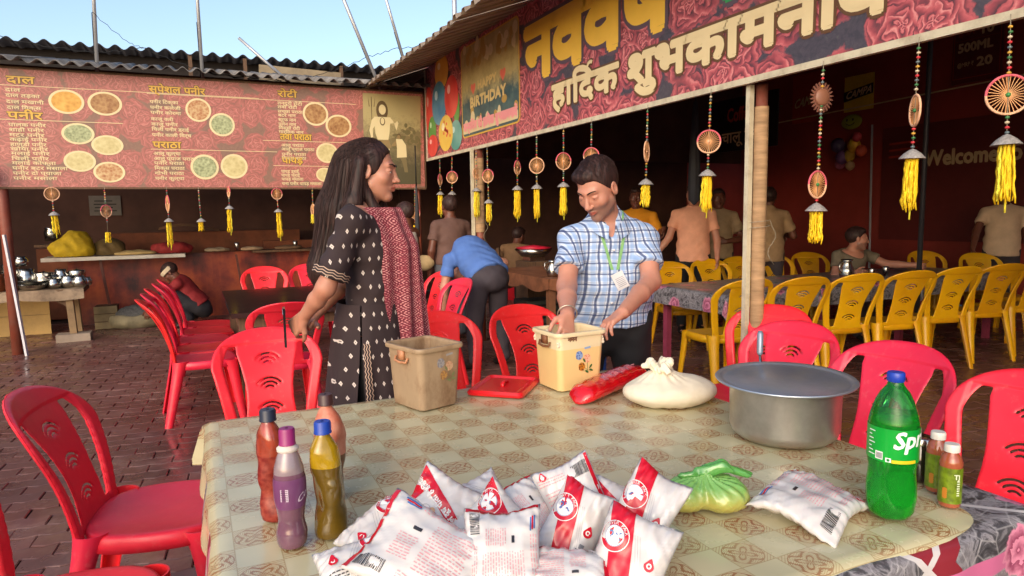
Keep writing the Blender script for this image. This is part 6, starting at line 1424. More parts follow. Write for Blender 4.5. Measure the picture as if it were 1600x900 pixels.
# skirt of the kurta: flared, open slit with patterned edge at her right side
q = MB(); NU, NV = 72, 26
def skirt(i, j):
    # i around, from slit edge to slit edge at her right; j down
    a = radians(-82)+ (2*pi-radians(14+34*max(0, j-.30)))*i ; z = 1.06-.60*j; fl_ = .165+.09*j+.012*sin(a*9+j*3)*j; return (fl_*cos(a+pi/2-.15)*.98, fl_*sin(a+pi/2-.15)*.86*(1+.05*j)-.01, z)
def skirt2(i, j):
    gap = .05+.36*max(0, j-.22); a0 = -.10+gap/2; a = a0+(2*pi-gap)*i; z = 1.06-.60*j; r = .168+.075*j+(.012*sin(a*9+j*3)+.006*sin(a*17))*j
    bw = 1+.10*sin(min(1, j*3)*pi/2)*max(0, -sin(a))
    return (r*cos(a)*.98, r*sin(a)*.80*bw, z)
q.grid(skirt2, NU, NV); q.grid(lambda i, j: tuple(np.array(skirt2(i, j))*np.array([.975, .975, 1])), NU, NV); q.build('kurta_skirt', mk, t)
q = MB(); uvs = []
def brd(i, j):
    p = np.array(skirt2(.004+.030*i, .24+.76*j)); return tuple(p*np.array([1.012, 1.012, 1]))
def m_zig():
    q = NT('zigzag_border'); uv = q.n("UVMap").outputs[0]; x, y, _ = q.sep(uv); tr = q.math('ABSOLUTE', q.math('SUBTRACT', q.math('FRACT', q.math('MULTIPLY', y, 22.)), .5)); s_ = q.math('FRACT', q.math('ADD', q.math('MULTIPLY', x, 3.), tr))
    q.base(q.ramp(s_, [(.0, lin((40, 28, 28))), (.55, lin((40, 28, 28))), (.62, lin((190, 160, 140))), (.85, lin((190, 160, 140))), (.9, lin((40, 28, 28)))])); q.set(Roughness=.8); return q.m
mz = m_zig(); nu, nv = 4, 40; q.grid(brd, nu, nv); q.build('slit_border', mz, t, uv=[(i/nu, j/nv) for j in range(nv+1) for i in range(nu+1)])
# sleeve border
e = J['RS']+(J['RE']-J['RS'])*.86; ax = nz(J['RE']-J['RS']); b1 = nz(np.cross(ax, V3(0, 1, 0))); b2 = np.cross(ax, b1); q = MB()
q.grid(lambda i, j: tuple(e-ax*(.004+.030*j)+(b1*cos(2*pi*i)+b2*sin(2*pi*i))*.0705), 36, 2); q.build('sleeve_border', mz, t, uv=[(j/2, i/36*.55) for j in range(3) for i in range(37)])
# dupatta
q = MB(); uv = []; NU, NV = 22, 40
def dup_pt(i, j, o=0):
    z = 1.43-.60*j; top = min(1, j*4); bx0, by0 = .125+.010*j, .005+.055*top+.015*j; bx1, by1 = .01-.02*j, .125+.055*top+.05*j
    if j < .12: z = 1.43-.60*.12*(j/.12)**1.5
    x = bx0+(bx1-bx0)*i; y = by0+(by1-by0)*i+.045*sin(pi*i)*(1-.3*j); fd = .011*sin(i*19+j*1.5)*(.4+.6*j); return (x+fd*.8+o, y+fd+o, z)
for o in (0, -.004): q.grid(lambda i, j: dup_pt(i, j, o), NU, NV); uv += [(i/NU*.17, j/NV*.6) for j in range(NV+1) for i in range(NU+1)]
o = q.build('dupatta', m_dup(), t, uv=uv)
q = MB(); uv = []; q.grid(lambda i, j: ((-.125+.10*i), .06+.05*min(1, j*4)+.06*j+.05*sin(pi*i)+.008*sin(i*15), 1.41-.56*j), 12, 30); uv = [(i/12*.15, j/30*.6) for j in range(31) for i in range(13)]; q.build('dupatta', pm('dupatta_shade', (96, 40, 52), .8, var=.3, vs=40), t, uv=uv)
ph_ = thing('mobile_phone', 'dark mobile phone held behind the back of the woman', 'phone', wp, wr_); q = MB(); c0 = Vector([float(a) for a in J['RW']])+Vector((-.005, -.075, -.035)); q.box((0, 0, 0), (.072, .009, .150)); 
q.v = [tuple(c0+Matrix.Rotation(radians(18), 3, 'Z') @ Vector(v)) for v in q.v]; q.build('phone_body', [pm('phone_black', (20, 20, 26), .15, coat=.5)], ph_, smooth=False)
q = MB(); q.box((0, 0, .060), (.04, .0105, .022)); q.v = [tuple(c0+Matrix.Rotation(radians(18), 3, 'Z') @ Vector(v)) for v in q.v]; q.build('camera_patch', pm('phone_blue', (110, 140, 170), .3), ph_, smooth=False)
q = MB(); hcw = Vector([float(a) for a in hc]); q.tube([hcw+Vector((.06*cos(a), -.065+.015*sin(a*2), .075+.012*sin(a))) for a in [k*pi/8 for k in range(9)]], .006, 7); q.build('hair_clip', pm('clip_black', (16, 14, 16), .2), t)
# ---------------------------------------------------------------- people further back
def ppl(lab, pos, rz, J, skin, top, pants, **k): k.setdefault('res', .016); k.setdefault('hres', .0075); return person(lab, J, pos, radians(rz), skin, top, pants, **k)
c_blue = cloth('blue_tshirt', (78, 112, 176)); c_grey = cloth('dark_grey_trousers', (62, 54, 60)); c_white = cloth('white_vest', (206, 196, 182)); c_brown = cloth('brown_checked_shorts', (104, 66, 50), var=.35, vs=30)
J = stand(1.68); J.update(pelvis=V3(0, 0, .86), chest=V3(.0, .27, 1.045), neck=V3(0, .42, .985), head=V3(0, .53, .86), hf=V3(0, .2, -1), hu=V3(0, 1, .2), LS=V3(-.19, .36, .99), RS=V3(.19, .36, 1.0), LE=V3(-.25, .36, .73), LW=V3(-.24, .40, .50), RE=V3(.34, .25, .93), RW=V3(.30, .50, .80), Rd=V3(-.3, .6, -.6))
for k, s in (('L', -1), ('R', 1)): J[k+'H'] = V3(s*.095, .0, .82); J[k+'K'] = V3(s*.13, .05, .45); J[k+'A'] = V3(s*.15, .0, .09); J[k+'T'] = V3(s*.17, .15, .03)
ppl('bent-over man in blue t-shirt seen from behind', (2.36, 5.55, 0), 10, J, sk2, c_blue, c_grey, sleeve=.6, hem=-.03, wm=1.05, bel=1.15, collar=False, res=.012, fingers=True)
J = stand(1.52, .9); J.update(hf=V3(.1, 1, -.1)); J['RW'] = V3(.2, .12, .70); J['RE'] = V3(.2, -.02, .94)
ppl('thin boy in white sleeveless vest and brown shorts behind the woman', (2.02, 6.95, 0), 40, J, sk3, c_white, c_brown, sleeve=0, tank=True, collar=False, hem=-.05, wm=.85, am=.85)
J = stand(1.60); J['RE'] = V3(.30, .05, 1.06); J['RW'] = V3(.42, .22, .98)
ppl('person in dull brown t-shirt seen from behind, holding a round pale bag', (2.55, 7.05, 0), 5, J, sk3, cloth('brown_tshirt', (100, 72, 64)), cloth('grey_jeans', (82, 84, 92)), sleeve=.6, collar=False, hem=-.02)
t = thing('cloth_bag', 'round pale bag hanging from the hand of the person in brown', 'bag', (2.22, 7.0, .88)); sculpt('bag_body', lambda P: sd_ell(P, (0, 0, 0), (.12, .05, .085))+wob(P, 30)*.006, [((-.14, -.07, -.11), (.14, .07, .11), .012)], cloth('pale_sack', (190, 164, 120)), t)
J = stand(1.70); J.update(hf=V3(.35, 1, -.05)); J['RE'] = V3(.27, .06, 1.10); J['RW'] = V3(.40, .12, .93); J['LE'] = V3(-.26, .0, 1.06); J['LW'] = V3(-.25, .12, .86)
ppl('young man in peach polo shirt facing the camera behind the yellow chairs', (5.10, 6.08, 0), 146, J, sk2, cloth('peach_polo', (226, 160, 128)), cloth('black_jeans', (26, 26, 30)), sleeve=.6, hem=-.10)
J = stand(1.68); J['LE'] = V3(-.27, .05, 1.13); J['LW'] = V3(-.33, .18, 1.2)
ppl('person in mustard yellow shirt half hidden behind the checked shirt', (4.78, 6.72, 0), 140, J, sk3, cloth('mustard_shirt', (218, 142, 20)), c_grey, sleeve=.95, hem=-.05)
J = stand(1.66); J['LE'] = V3(-.28, .08, 1.05); J['LW'] = V3(-.06, .22, 1.02); J['Ld'] = V3(1, .1, 0)
ppl('man in khaki shirt with folded arm right behind the peach polo', (5.85, 6.52, 0), 148, J, sk3, cloth('khaki_shirt', (158, 132, 100), var=.25), c_grey, sleeve=.7, hem=-.1)
J = stand(1.66); J['RE'] = V3(.29, .02, 1.08); J['RW'] = V3(.25, .24, 1.10)
ppl('man in tan shirt turned away behind the wrapped post', (6.20, 6.05, 0), -35, J, sk3, cloth('tan_shirt', (164, 132, 96), var=.2), c_grey, sleeve=.75, hem=-.12)
J = stand(1.66); J.update(pelvis=V3(0, 0, .53), chest=V3(0, .16, .80), neck=V3(0, .19, .945), head=V3(.0, .25, 1.075), hf=V3(-.75, .6, -.05), LS=V3(-.19, .16, .905), RS=V3(.19, .18, .905), LE=V3(-.32, .34, .80), LW=V3(-.42, .60, .80), RE=V3(.26, .22, .70), RW=V3(.20, .42, .74), Ld=V3(-.2, 1, -.1), Rd=V3(0, 1, 0))
for k, s in (('L', -1), ('R', 1)): J[k+'H'] = V3(s*.09, .02, .50); J[k+'K'] = V3(s*.12, .42, .50); J[k+'A'] = V3(s*.13, .42, .09); J[k+'T'] = V3(s*.13, .56, .03)
ppl('seated man with moustache in olive grey t-shirt reaching over the table', (6.36, 5.20, 0), 176, J, sk2, cloth('olive_tshirt', (112, 100, 82), var=.25), c_grey, sleeve=.6, hem=.0, sit=True, collar=False, beard=.5)
Js = dict(J)
J = stand(1.66); J['RE'] = V3(.28, .12, 1.10); J['RW'] = V3(.34, .32, .90); J['Rd'] = V3(0, .3, -1)
ppl('man in beige shirt at the right edge, face hidden by a tassel', (8.70, 4.85, 0), 130, J, sk3, cloth('beige_shirt', (206, 176, 146)), c_grey, sleeve=.6, hem=-.1)
J = dict(Js); J.update(hf=V3(.2, 1, -.3))
ppl('seated person in tan shirt far back beside the red tub', (3.95, 8.55, 0), -60, J, sk3, cloth('tan_kurta', (132, 98, 66)), c_grey, sleeve=.9, hem=.0, collar=False)
J = stand(1.6); J.update(pelvis=V3(0, 0, .26), chest=V3(0, .17, .50), neck=V3(0, .24, .62), head=V3(0, .33, .70), hf=V3(0, .7, -.7), hu=V3(0, .7, .7), LS=V3(-.18, .22, .58), RS=V3(.18, .22, .58), LE=V3(-.26, .40, .38), LW=V3(-.2, .58, .25), RE=V3(.26, .40, .38), RW=V3(.2, .58, .25))
for k, s in (('L', -1), ('R', 1)): J[k+'H'] = V3(s*.09, .02, .25); J[k+'K'] = V3(s*.20, .36, .48); J[k+'A'] = V3(s*.15, .10, .09); J[k+'T'] = V3(s*.17, .26, .03)
ppl('crouching worker in red shirt and pale cap behind the row of red chairs', (.02, 9.75, 0), 80, J, sk3, cloth('red_shirt', (128, 26, 30)), cloth('dark_trousers', (32, 30, 36)), sleeve=.7, hem=.0, collar=False, sit=True)
tc_ = thing('cap', 'pale cloth cap on the head of the crouching worker', 'cap', (.02, 9.75, 0), radians(80)); q = MB(); q.lathe([(.098, 0), (.102, .03), (.096, .045), (.09, .05)], 24, c=(0, 0, 0)); Mx = Matrix.Rotation(-.8, 3, 'X'); q.v = [tuple(Mx @ Vector(v)+Vector((0, .345, .715))) for v in q.v]; q.build('cap_band', cloth('cap_cream', (206, 186, 156)), tc_)
# ================================================================ hanging ornaments
bcol = [pm('bead_%s' % n, c, .45, coat=.2) for n, c in (('red', (206, 50, 60)), ('grey_blue', (96, 112, 118)), ('mustard', (210, 160, 60)), ('green', (60, 120, 70)), ('cream', (206, 190, 160)))]
m_wheel = pm('bamboo_spoke', (222, 160, 104), .6, var=.15); m_rim = pm('wool_rim', (226, 176, 140), .85, var=.2, vs=40, bump=.6, bs=200); m_rim2 = pm('wool_rim_pink', (214, 96, 110), .85, var=.3, vs=30, bump=.6, bs=200)
m_hat = pm('silver_braid_cone', (150, 146, 144), .6, var=.4, vs=90, bump=.8, bs=160); m_tas = pm('yellow_tassel', (236, 196, 16), .7, var=.18, vs=40); m_tas2 = pm('yellow_green_tassel', (226, 214, 60), .7, var=.2, vs=40); m_hub = pm('green_hub', (60, 130, 70), .5)
def ornament(x, y, ztop, zw, rw, asp, zh, zb, lab, group, seed, hubm=None, hat=True, sc=1.0, viewang=None, strands=34):
    t = thing('hanging_ornament', lab, 'ornament', (x, y, ztop), 0, group); R = random.Random(seed); s = sc
    q = MB(); q.tube([(0, 0, .015), (0, 0, (zh or zb+.1)-ztop)], .0016, 5); q.build('string', m_string, t)
    # beads above and below the wheel
    q = MB(); z = -.03*s
    segs = []
    if zw: segs.append((-.03, zw-ztop+rw+.008)); segs.append((zw-ztop-rw-.012, (zh-ztop+.035) if zh else (zw-ztop-rw-.05)))
    else: segs.append((-.03, (zh or zb)-ztop+.03))
    k = R.randint(0, 4)
    for a, b in segs:
        z = a
        while z > b: q.ball((R.gauss(0, .001), 0, z), (.0088*s, .0088*s, .0058*s), k % 5, 8, 5); z -= .0185*s; k += 1+(R.random() < .3)
    if q.v: q.build('beads', bcol, t, kind='stuff')
    if zw:
        va = atan2(x*1.0, y*1.0)      # direction seen from the open court
        th = math.acos(max(-1, min(1, asp))); ra = -va+th*(1 if seed % 2 else -1)
        M_ = Matrix.Rotation(ra, 3, 'Z'); c = Vector((0, 0, zw-ztop))
        q = MB(); N = 30; ring = [c+M_ @ Vector((rw*cos(2*pi*i/N), 0, rw*sin(2*pi*i/N))) for i in range(N+1)]
        q.tube(ring[:N//2+1], .0050*s, 7, 0, cap=False); q.tube(ring[N//2:], .0050*s, 7, 1, cap=False); wh = q.build('wheel_rim', [m_rim2 if seed % 3 else m_rim, m_rim], t)
        q = MB()
        for i in range(30): a = 2*pi*i/30; q.bar(c+M_ @ Vector((.008*cos(a), .004, .008*sin(a))), c+M_ @ Vector((rw*cos(a), 0, rw*sin(a))), .0038, .0022)
        q.build('wheel_spokes', m_wheel, t, smooth=False)
        q = MB(); q.ball(c, (.009, .009, .009), 0, 10, 6); q.build('hub', hubm or m_rim, t)
    ht = (zh or zb+.12)-ztop
    if hat:
        q = MB(); q.lathe([(.002, ht+.030*s), (.012*s, ht+.026*s), (.034*s, ht+.010*s), (.050*s, ht-.008*s), (.052*s, ht-.012*s), (.046*s, ht-.010*s), (.004, ht+.02*s)], 24, fn=lambda v, th: (v.x*(1+.03*sin(th*12)), v.y*(1+.03*sin(th*12)), v.z)); q.build('cone_cap', m_hat, t)
    q = MB(); L0 = ht-.006; Lb = zb-ztop
    for i in range(strands):
        a = R.random()*2*pi; r = .026*s*sqrt(R.random()); r2 = r*(1.0+R.random()*.45); ln = (L0-Lb)*(.80+.2*R.random()); ph_ = R.random()*6; n = 9
        q.tube([(cos(a)*(r+(r2-r)*j/n)+.0036*sin(j*1.9+ph_), sin(a)*(r+(r2-r)*j/n)+.0022*cos(j*1.4+ph_), L0-ln*j/n) for j in range(n+1)], [.0042*s*(1+.38*sin(j*3.1+ph_)) for j in range(n)]+[.0026*s], 5, 0 if R.random() < .75 else 1)
    if zb < (zh or 0)-.2: q.tube([(0.006, 0, Lb+.05), (.004, 0, Lb-.03)], .004, 5, 1)
    q.build('tassel', [m_tas, m_tas2], t); t.rotation_euler = (R.gauss(0, .018), R.gauss(0, .018), R.uniform(-.12, .12))
    return t
labs = ['farthest ornament on the right banner, its wheel edge-on, left of the yellow post', 'ornament with round wheel just left of the yellow-brown post', 'ornament hanging directly in front of the yellow-brown post', 'small-tasselled ornament just right of the yellow-brown post', 'ornament with edge-on wheel, first in the group of three left of the checked shirt', 'ornament with round wheel, middle of the three left of the checked shirt', 'ornament with round wheel touching the hair of the man in the checked shirt', 'ornament hidden mostly behind the head of the man in the checked shirt', 'ornament with edge-on wheel above the mustard shirt', 'ornament with round wheel beside the face of the peach polo man', 'ornament topped by a spiky wooden sun disc, above the seated man', 'ornament with edge-on wheel and long yellow tassel, second from the right edge', 'largest ornament at the right edge, its wheel facing the camera']
Rr = [(7.976,2.096,1.819,0.070,0.44,1.648,1.390),(7.546,2.113,1.827,0.067,0.94,1.635,1.305),(6.80,2.123,1.825,0.062,0.56,1.647,1.357),(6.505,2.075,1.784,0.066,0.85,1.516,1.304),(5.779,2.055,1.821,0.065,0.45,1.626,1.345),(5.390,2.044,1.812,0.067,0.92,1.622,1.345),(4.913,2.056,1.815,0.068,0.92,1.618,1.367),(4.482,2.079,1.826,0.058,1.00,1.609,1.405),(3.779,2.066,1.793,0.068,0.34,1.586,1.420),(3.170,2.071,1.799,0.065,1.0,1.610,1.382),(2.389,2.072,1.515,0.064,0.62,1.398,1.224),(1.915,2.080,1.802,0.064,0.31,1.614,1.376),(1.565,2.084,1.809,0.071,0.97,1.635,1.402)]
for i, ((y, zt, zw, rw, asp, zh, zb), lb) in enumerate(zip(Rr, labs)):
    t = ornament(2.775, y, 2.085, zw, rw, asp, zh, zb, lb, 'ornaments hanging from the greeting banner', i+1, m_hub if i > 9 else None)
    if i == 10:
        q = MB(); n = 22; P0 = []; zc = 1.93-2.085
        for k in range(n*4): a = 2*pi*k/(n*4)*1.0; r = (.050, .074, .070, .052)[k % 4]; P0.append((r*cos(a+.05*(k % 4 == 2))*.8, r*sin(a)))
        va = -atan2(2.8, 2.39); M_ = Matrix.Rotation(va+.5, 3, 'Z')
        for d in (0, .008): q.add([M_ @ Vector((x_, d, z_+zc)) for x_, z_ in P0], [tuple(range(len(P0)))])
        n4 = len(P0); q.f += [(k, (k+1) % n4, n4+(k+1) % n4, n4+k) for k in range(n4)]; q.m += [0]*n4; q.build('sun_disc', pm('carved_wood', (110, 66, 50), .5, var=.2), t, smooth=False)
        q = MB(); q.ball(M_ @ Vector((0, -.004, zc)), (.036, .010, .040), 0, 20, 10, rot=M_); q.v = q.v; q.build('sun_face', pm('carved_face', (134, 88, 66), .45, var=.2), t)
lab2 = ['ornament with round wheel above the yellow sack, leftmost on the menu banner', 'white-stranded ornament with oval disc, second from left under the menu banner', 'ornament with edge-on wheel, third from left under the menu banner', 'tiny bell-like ornament without wheel under the menu banner', 'ornament with thin edge-on wheel above the far red chairs', 'ornament with round wheel and dangling thread left of the long hair', 'small ornament beside the hair of the woman', 'ornament with round disc under the photo end of the menu banner']
Lr = [(-1.315,1.739,1.673,0.067,1.00,1.461,1.241),(-0.837,1.733,1.488,0.065,0.79,0.000,1.145),(-0.243,1.734,1.565,0.089,0.20,1.374,1.076),(0.079,1.734,0.000,0.000,0.00,1.368,1.245),(0.393,1.735,1.691,0.059,0.25,1.509,1.223),(0.917,1.735,1.668,0.064,0.94,1.465,1.141),(1.328,1.736,1.475,0.07,0.40,0.000,1.306),(2.607,1.738,1.419,0.070,0.88,0.000,1.15)]
for i, ((x, zt, zw, rw, asp, zh, zb), lb) in enumerate(zip(Lr, lab2)): ornament(x, 8.50, 1.735, zw, rw, asp, zh, zb, lb, 'ornaments hanging from the menu banner', i+30, hat=zh > 0, strands=18)
# furled umbrellas / dark hanging poles
def furled(x, y, z0, z1, r, lab):
    t = thing('furled_umbrella', lab, 'umbrella', (x, y, z0)); q = MB(); h = z1-z0; q.lathe([(.006, 0), (r*.9, h*.05), (r, h*.25), (r*.7, h*.7), (r*.35, h), (.004, h*1.02)], 24, fn=lambda v, th: (v.x*(1+.12*sin(th*8)), v.y*(1+.12*sin(th*8)), v.z)); q.build('canopy', pm('dark_umbrella_cloth', (44, 44, 50), .7, var=.2), t)
    q = MB(); q.tube([(0, 0, h), (0, 0, h+.5)], .008, 6); q.build('hook_rod', m_tar, t)
furled(4.30, 5.12, 1.45, 2.40, .055, 'furled dark umbrella hanging in front of the face of the man in peach polo')
furled(2.55, 8.25, 1.10, 1.75, .028, 'thin dark rolled cloth hanging under the menu banner end')
t = thing('iron_pipe', 'vertical dark iron pipe behind the second largest ornament', 'pipe', (5.95, 4.0, 0)); q = MB(); q.tube([(0, 0, 0), (0, 0, 4.4)], .022, 10); q.build('pipe_shaft', pm('iron_grey', (60, 60, 66), .5, metal=.5), t)
# ================================================================ posters on the back wall
XB = 9.84
def board(name, lab, y0, y1, z0, z1, mats, fn, cat='poster', th=.02, x=XB):
    t = thing(name, lab, cat, (x, (y0+y1)/2, z0)); q = MB(); q.box((0, 0, (z1-z0)/2), (th, y0-y1, z1-z0)); q.build('panel', mats[0], t, smooth=False)
    q = MB(); fm = lambda a, b, l: (-th/2-.006-l, (y0-y1)/2-a, b); fn(q, fm, y0-y1, z1-z0)
    if q.v: q.build('lettering', mats[1:], t, smooth=False)
def fitB(q, fm, s, a0, b0, w_, h, mi, bold=0, shear=0, rise=0):
    v, f = text2d(s); sz = h/(.72 if s[0].isascii() else .62); sx = w_/(v[:, 0].max()*sz); letters(q, s, lambda a, b, l: fm(a0+a+b*shear, b0+b+rise*a, l), sz, bold=bold, depth=.006, mi=mi, sx=sx, nb=6)
dull = lambda n, c: pm(n, c, .4, var=.1)
m_dred = dull('poster_red', (170, 56, 40)); m_dylw = dull('poster_yellow', (206, 170, 50)); m_dmar = dull('poster_maroon', (100, 38, 36)); m_dcr = dull('poster_cream', (206, 176, 136)); m_dgr = dull('poster_green', (20, 56, 36)); m_dblk = dull('poster_black', (20, 14, 14))
board('poster', 'red drink poster high on the back wall, left of the yellow one', 9.10, 8.50, 2.90, 3.74, [m_dred, m_dcr, m_dblk], lambda q, fm, w_, h: fitB(q, fm, 'CAMPA', .04, .26, w_-.08, .16, 0, .006, .3, .12))
board('poster', 'yellow drink poster high on the back wall behind the sun disc', 8.03, 7.50, 2.96, 3.52, [m_dylw, m_dblk, m_dcr], lambda q, fm, w_, h: (q.add([fm(0, .16, 0), fm(w_, .24, 0), fm(w_, .40, 0), fm(0, .32, 0)], [(0, 1, 2, 3)], 0), fitB(q, fm, 'CAMPA', .03, .20, w_-.06, .12, 1, .004, .3, .12)))
board('wall_sign', 'dark wall panel with the words Welcome to at the right', 7.30, 4.2, .9, 2.62, [m_dmar, m_dcr, m_dred], lambda q, fm, w_, h: (fitB(q, fm, 'Welcome to', .70, 1.10, 1.30, .22, 0, .012), [q.add([fm(.12, 1.45-k*.10, 0), fm(.58, 1.46-k*.10, 0), fm(.58, 1.49-k*.10, 0), fm(.12, 1.48-k*.10, 0)], [(0, 1, 2, 3)], 1) for k in range(3)]))
board('price_sign', 'rounded price box on the dark wall reading 500ML and 20', 6.28, 5.62, 3.10, 3.96, [m_dmar, m_dcr, m_dred], lambda q, fm, w_, h: (fitB(q, fm, '500ML', .08, .42, .46, .12, 0, .008), fitB(q, fm, '@MRP ₹', .08, .22, .22, .06, 0, .001), fitB(q, fm, '20', .34, .20, .20, .12, 0, .008), fitB(q, fm, '10', .36, .62, .18, .12, 0, .008), fitB(q, fm, '@MRP ₹', .08, .64, .22, .06, 1, .001), fitB(q, fm, 'ML', .40, .80, .14, .04, 0), [q.add([fm(a, b, 0), fm(c, b, 0), fm(c, d, 0), fm(a, d, 0)], [(0, 1, 2, 3)], 1) for a, b, c, d in ((.02, .06, .64, .07), (.02, .06, .03, .85), (.63, .06, .64, .85), (.04, .57, .62, .575))]))
board('wall_sign', 'dark sign with red script and white Hindi words behind the round-wheeled ornament', 8.2, 6.9, 2.25, 3.0, [m_dblk, m_dcr, m_dred], lambda q, fm, w_, h: (fitB(q, fm, 'चालू रिंज'.replace('रि', 'िर'), .25, .12, .8, .14, 0, .004), fitB(q, fm, 'Coffee', .35, .42, .5, .2, 1, .006)), x=7.2)
t = thing('wall_trim', 'thin pale trim line running along the dark back wall', 'trim', (XB, 7.4, 3.0)); q = MB(); q.bar((-.02, 2.4, -.04), (-.02, -3.2, .10), .015, .02); q.build('strip', m_dcr, t, smooth=False)
t = thing('door_edge', 'thin upright white edge on the dark back wall beside the balloons', 'trim', (XB-.03, 7.42, .2)); q = MB(); q.bar((0, 0, 0), (0, .06, 2.5), .025, .02); q.build('strip', dull('edge_white', (170, 170, 176)), t, smooth=False)
for k, (y, z, r, c) in enumerate([(7.70, 2.40, .10, (226, 170, 40)), (7.55, 2.30, .085, (214, 90, 60)), (7.88, 2.22, .10, (120, 80, 130)), (7.78, 2.24, .09, (200, 160, 60)), (7.98, 2.42, .11, (80, 66, 100)), (7.62, 2.52, .07, (200, 70, 80)), (7.95, 2.12, .08, (170, 90, 120)), (7.74, 2.08, .07, (190, 150, 110))]):
    t = thing('balloon', ['bright yellow', 'orange red', 'purple', 'amber', 'dark violet', 'small red', 'mauve', 'pale tan'][k]+' balloon in the cluster on the dark back wall', 'balloon', (XB-.15-.02*(k % 3), y, z), 0, 'balloons on the back wall'); q = MB(); q.ball((0, 0, 0), (r, r, r*1.12), 0, 18, 12); q.build('balloon_skin', dull('balloon_skin_%d' % k, c), t)
    q = MB(); q.lathe([(.004, -r*1.1), (.012, -r*1.2)], 8); q.build('knot', dull('bk_%d' % k, c), t)
t = thing('smiley_balloon', 'yellow-green smiling foil balloon above the balloon cluster', 'balloon', (XB-.1, 7.80, 2.78)); q = MB(); q.ball((0, 0, 0), (.04, .19, .12), 0, 22, 12); q.build('balloon_skin', dull('foil_yellow', (150, 150, 40)), t)
q = MB()
for yy in (.06, -.05): q.ball((-.036, yy, .03), (.008, .018, .022), 0, 10, 6)
q.tube([(-.038, .08-.16*a, -.02-.035*sin(pi*a)) for a in [k/8 for k in range(9)]], .006, 6); q.build('face_print', m_dblk, t)
# ================================================================ kitchen at the far left
m_pale = pm('pale_board', (206, 168, 104), .7, var=.12, dirt=.4, ds=3)
t = thing('low_partition', 'pale yellow boarded low partition behind the utensil table', 'partition', (-2.55, 10.0, 0))
for k in range(3): q = MB(); q.box((0, 0, .12+.245*k), (1.75, .03, .24)); q.build('board', m_pale, t, smooth=False)
t = thing('utensil_table', 'rough wooden table with stained cover crowded with steel utensils', 'table', (-2.25, 9.45, 0))
q = MB(); q.box((0, 0, .585), (2.1, .55, .04)); q.build('tabletop', m_wood, t, smooth=False)
q = MB(); q.grid(lambda i, j: (-1.06+2.12*i, -.285+.012*sin(i*23)-.01*j, .612-.10*j-.03*abs(sin(i*9))*j), 50, 4); q.grid(lambda i, j: (-1.05+2.1*i, -.28+.55*j, .613+.004*sin(i*30+j*9)), 40, 6); q.build('cover_sheet', pm('stained_sheet', (150, 128, 104), .7, var=.3, dirt=.8, ds=5, dcol=(60, 40, 32)), t)
for x in (-.95, .92):
    for y in (-.2, .2): q = MB(); q.bar((x, y, .0), (x-.02, y, .56), .09, .07); q.build('leg', pm('worn_pale_wood_%d%d' % (x*10+20, y*10+5), (150, 122, 88), .8, var=.3, vs=6), t, smooth=False)
q = MB(); q.bar((.70, -.2, .55), (.92, -.2, .40), .04, .05); q.build('brace', m_wood, t, smooth=False)
t = thing('stone_block', 'pale stone block under the utensil table leg', 'stone', (-1.33, 9.24, 0)); q = MB(); q.box((0, 0, .045), (.34, .2, .09)); q.build('block', pm('rough_stone', (158, 140, 122), .9, var=.25, bump=.6), t, smooth=False)
Rk = random.Random(5)
def vessel(x, y, z, r, h, lab, kind):
    t = thing('steel_vessel', lab, 'vessel', (x, y, z), 0, 'steel vessels on the utensil table'); q = MB()
    if kind == 0: P = [(0, 0), (r*.7, 0), (r, h*.25), (r, h*.7), (r*.7, h*.85), (r*.78, h), (r*.72, h), (r*.64, h*.84), (r*.94, h*.6), (0, .01)]
    elif kind == 1: P = [(0, 0), (r*.6, 0), (r*.95, h*.6), (r, h), (r*1.08, h*1.02), (r*.95, h*.98), (r*.5, .02), (0, .015)]
    else: P = [(0, 0), (r, .0), (r, h), (r*.98, h*1.02), (r*.2, h*1.1), (0, h*1.16)]
    q.lathe(P, 24); q.build('vessel_body', m_steel, t)
    return t
vs_ = [(-1.98, 9.36, 0, .13, .22, 2), (-1.70, 9.30, 0, .16, .07, 1), (-1.70, 9.30, .05, .15, .06, 1), (-1.50, 9.34, 0, .085, .13, 0), (-1.37, 9.40, 0, .10, .16, 0), (-1.25, 9.36, 0, .085, .15, 0), (-1.62, 9.52, 0, .12, .20, 2), (-1.80, 9.56, 0, .12, .26, 0), (-1.46, 9.56, 0, .09, .24, 0), (-1.30, 9.58, 0, .10, .21, 2), (-1.84, 9.56, .26, .08, .13, 0), (-1.95, 9.58, .02, .10, .30, 2), (-1.20, 9.50, 0, .07, .12, 0), (-2.15, 9.40, 0, .12, .18, 1), (-1.56, 9.40, .13, .07, .06, 1), (-2.4, 9.5, 0, .14, .2, 0)]
vl = ['tall lidded steel tin at the left', 'wide steel dish, lowest of two stacked', 'wide steel dish, upper of two stacked', 'small round steel pot in the front row', 'mid-size round steel pot in the front row', 'round steel pot at the right table end', 'lidded steel tin in the back row', 'large steel pot in the back row', 'narrow steel pot in the back row', 'lidded steel tin near the right end', 'small steel pot crowning the pile', 'tallest steel tin by the post', 'smallest steel pot at the right end', 'open steel bowl left of the post', 'tiny steel bowl balanced on a pot', 'big steel pot near the left frame edge']
for (x, y, z, r, h, k), lb in zip(vs_, vl): vessel(x, y, .615+z, r*.9, h*.85, lb+' of the utensil table', k)
t = thing('copper_vessel', 'coppery banded vessel beside the rust-red post', 'vessel', (-2.02, 9.28, .615)); q = MB(); q.lathe([(0, 0), (.08, 0), (.09, .08), (.08, .16), (.085, .2), (0, .2)], 20); q.build('vessel_body', pm('copper', (150, 90, 60), .35, metal=.8), t)
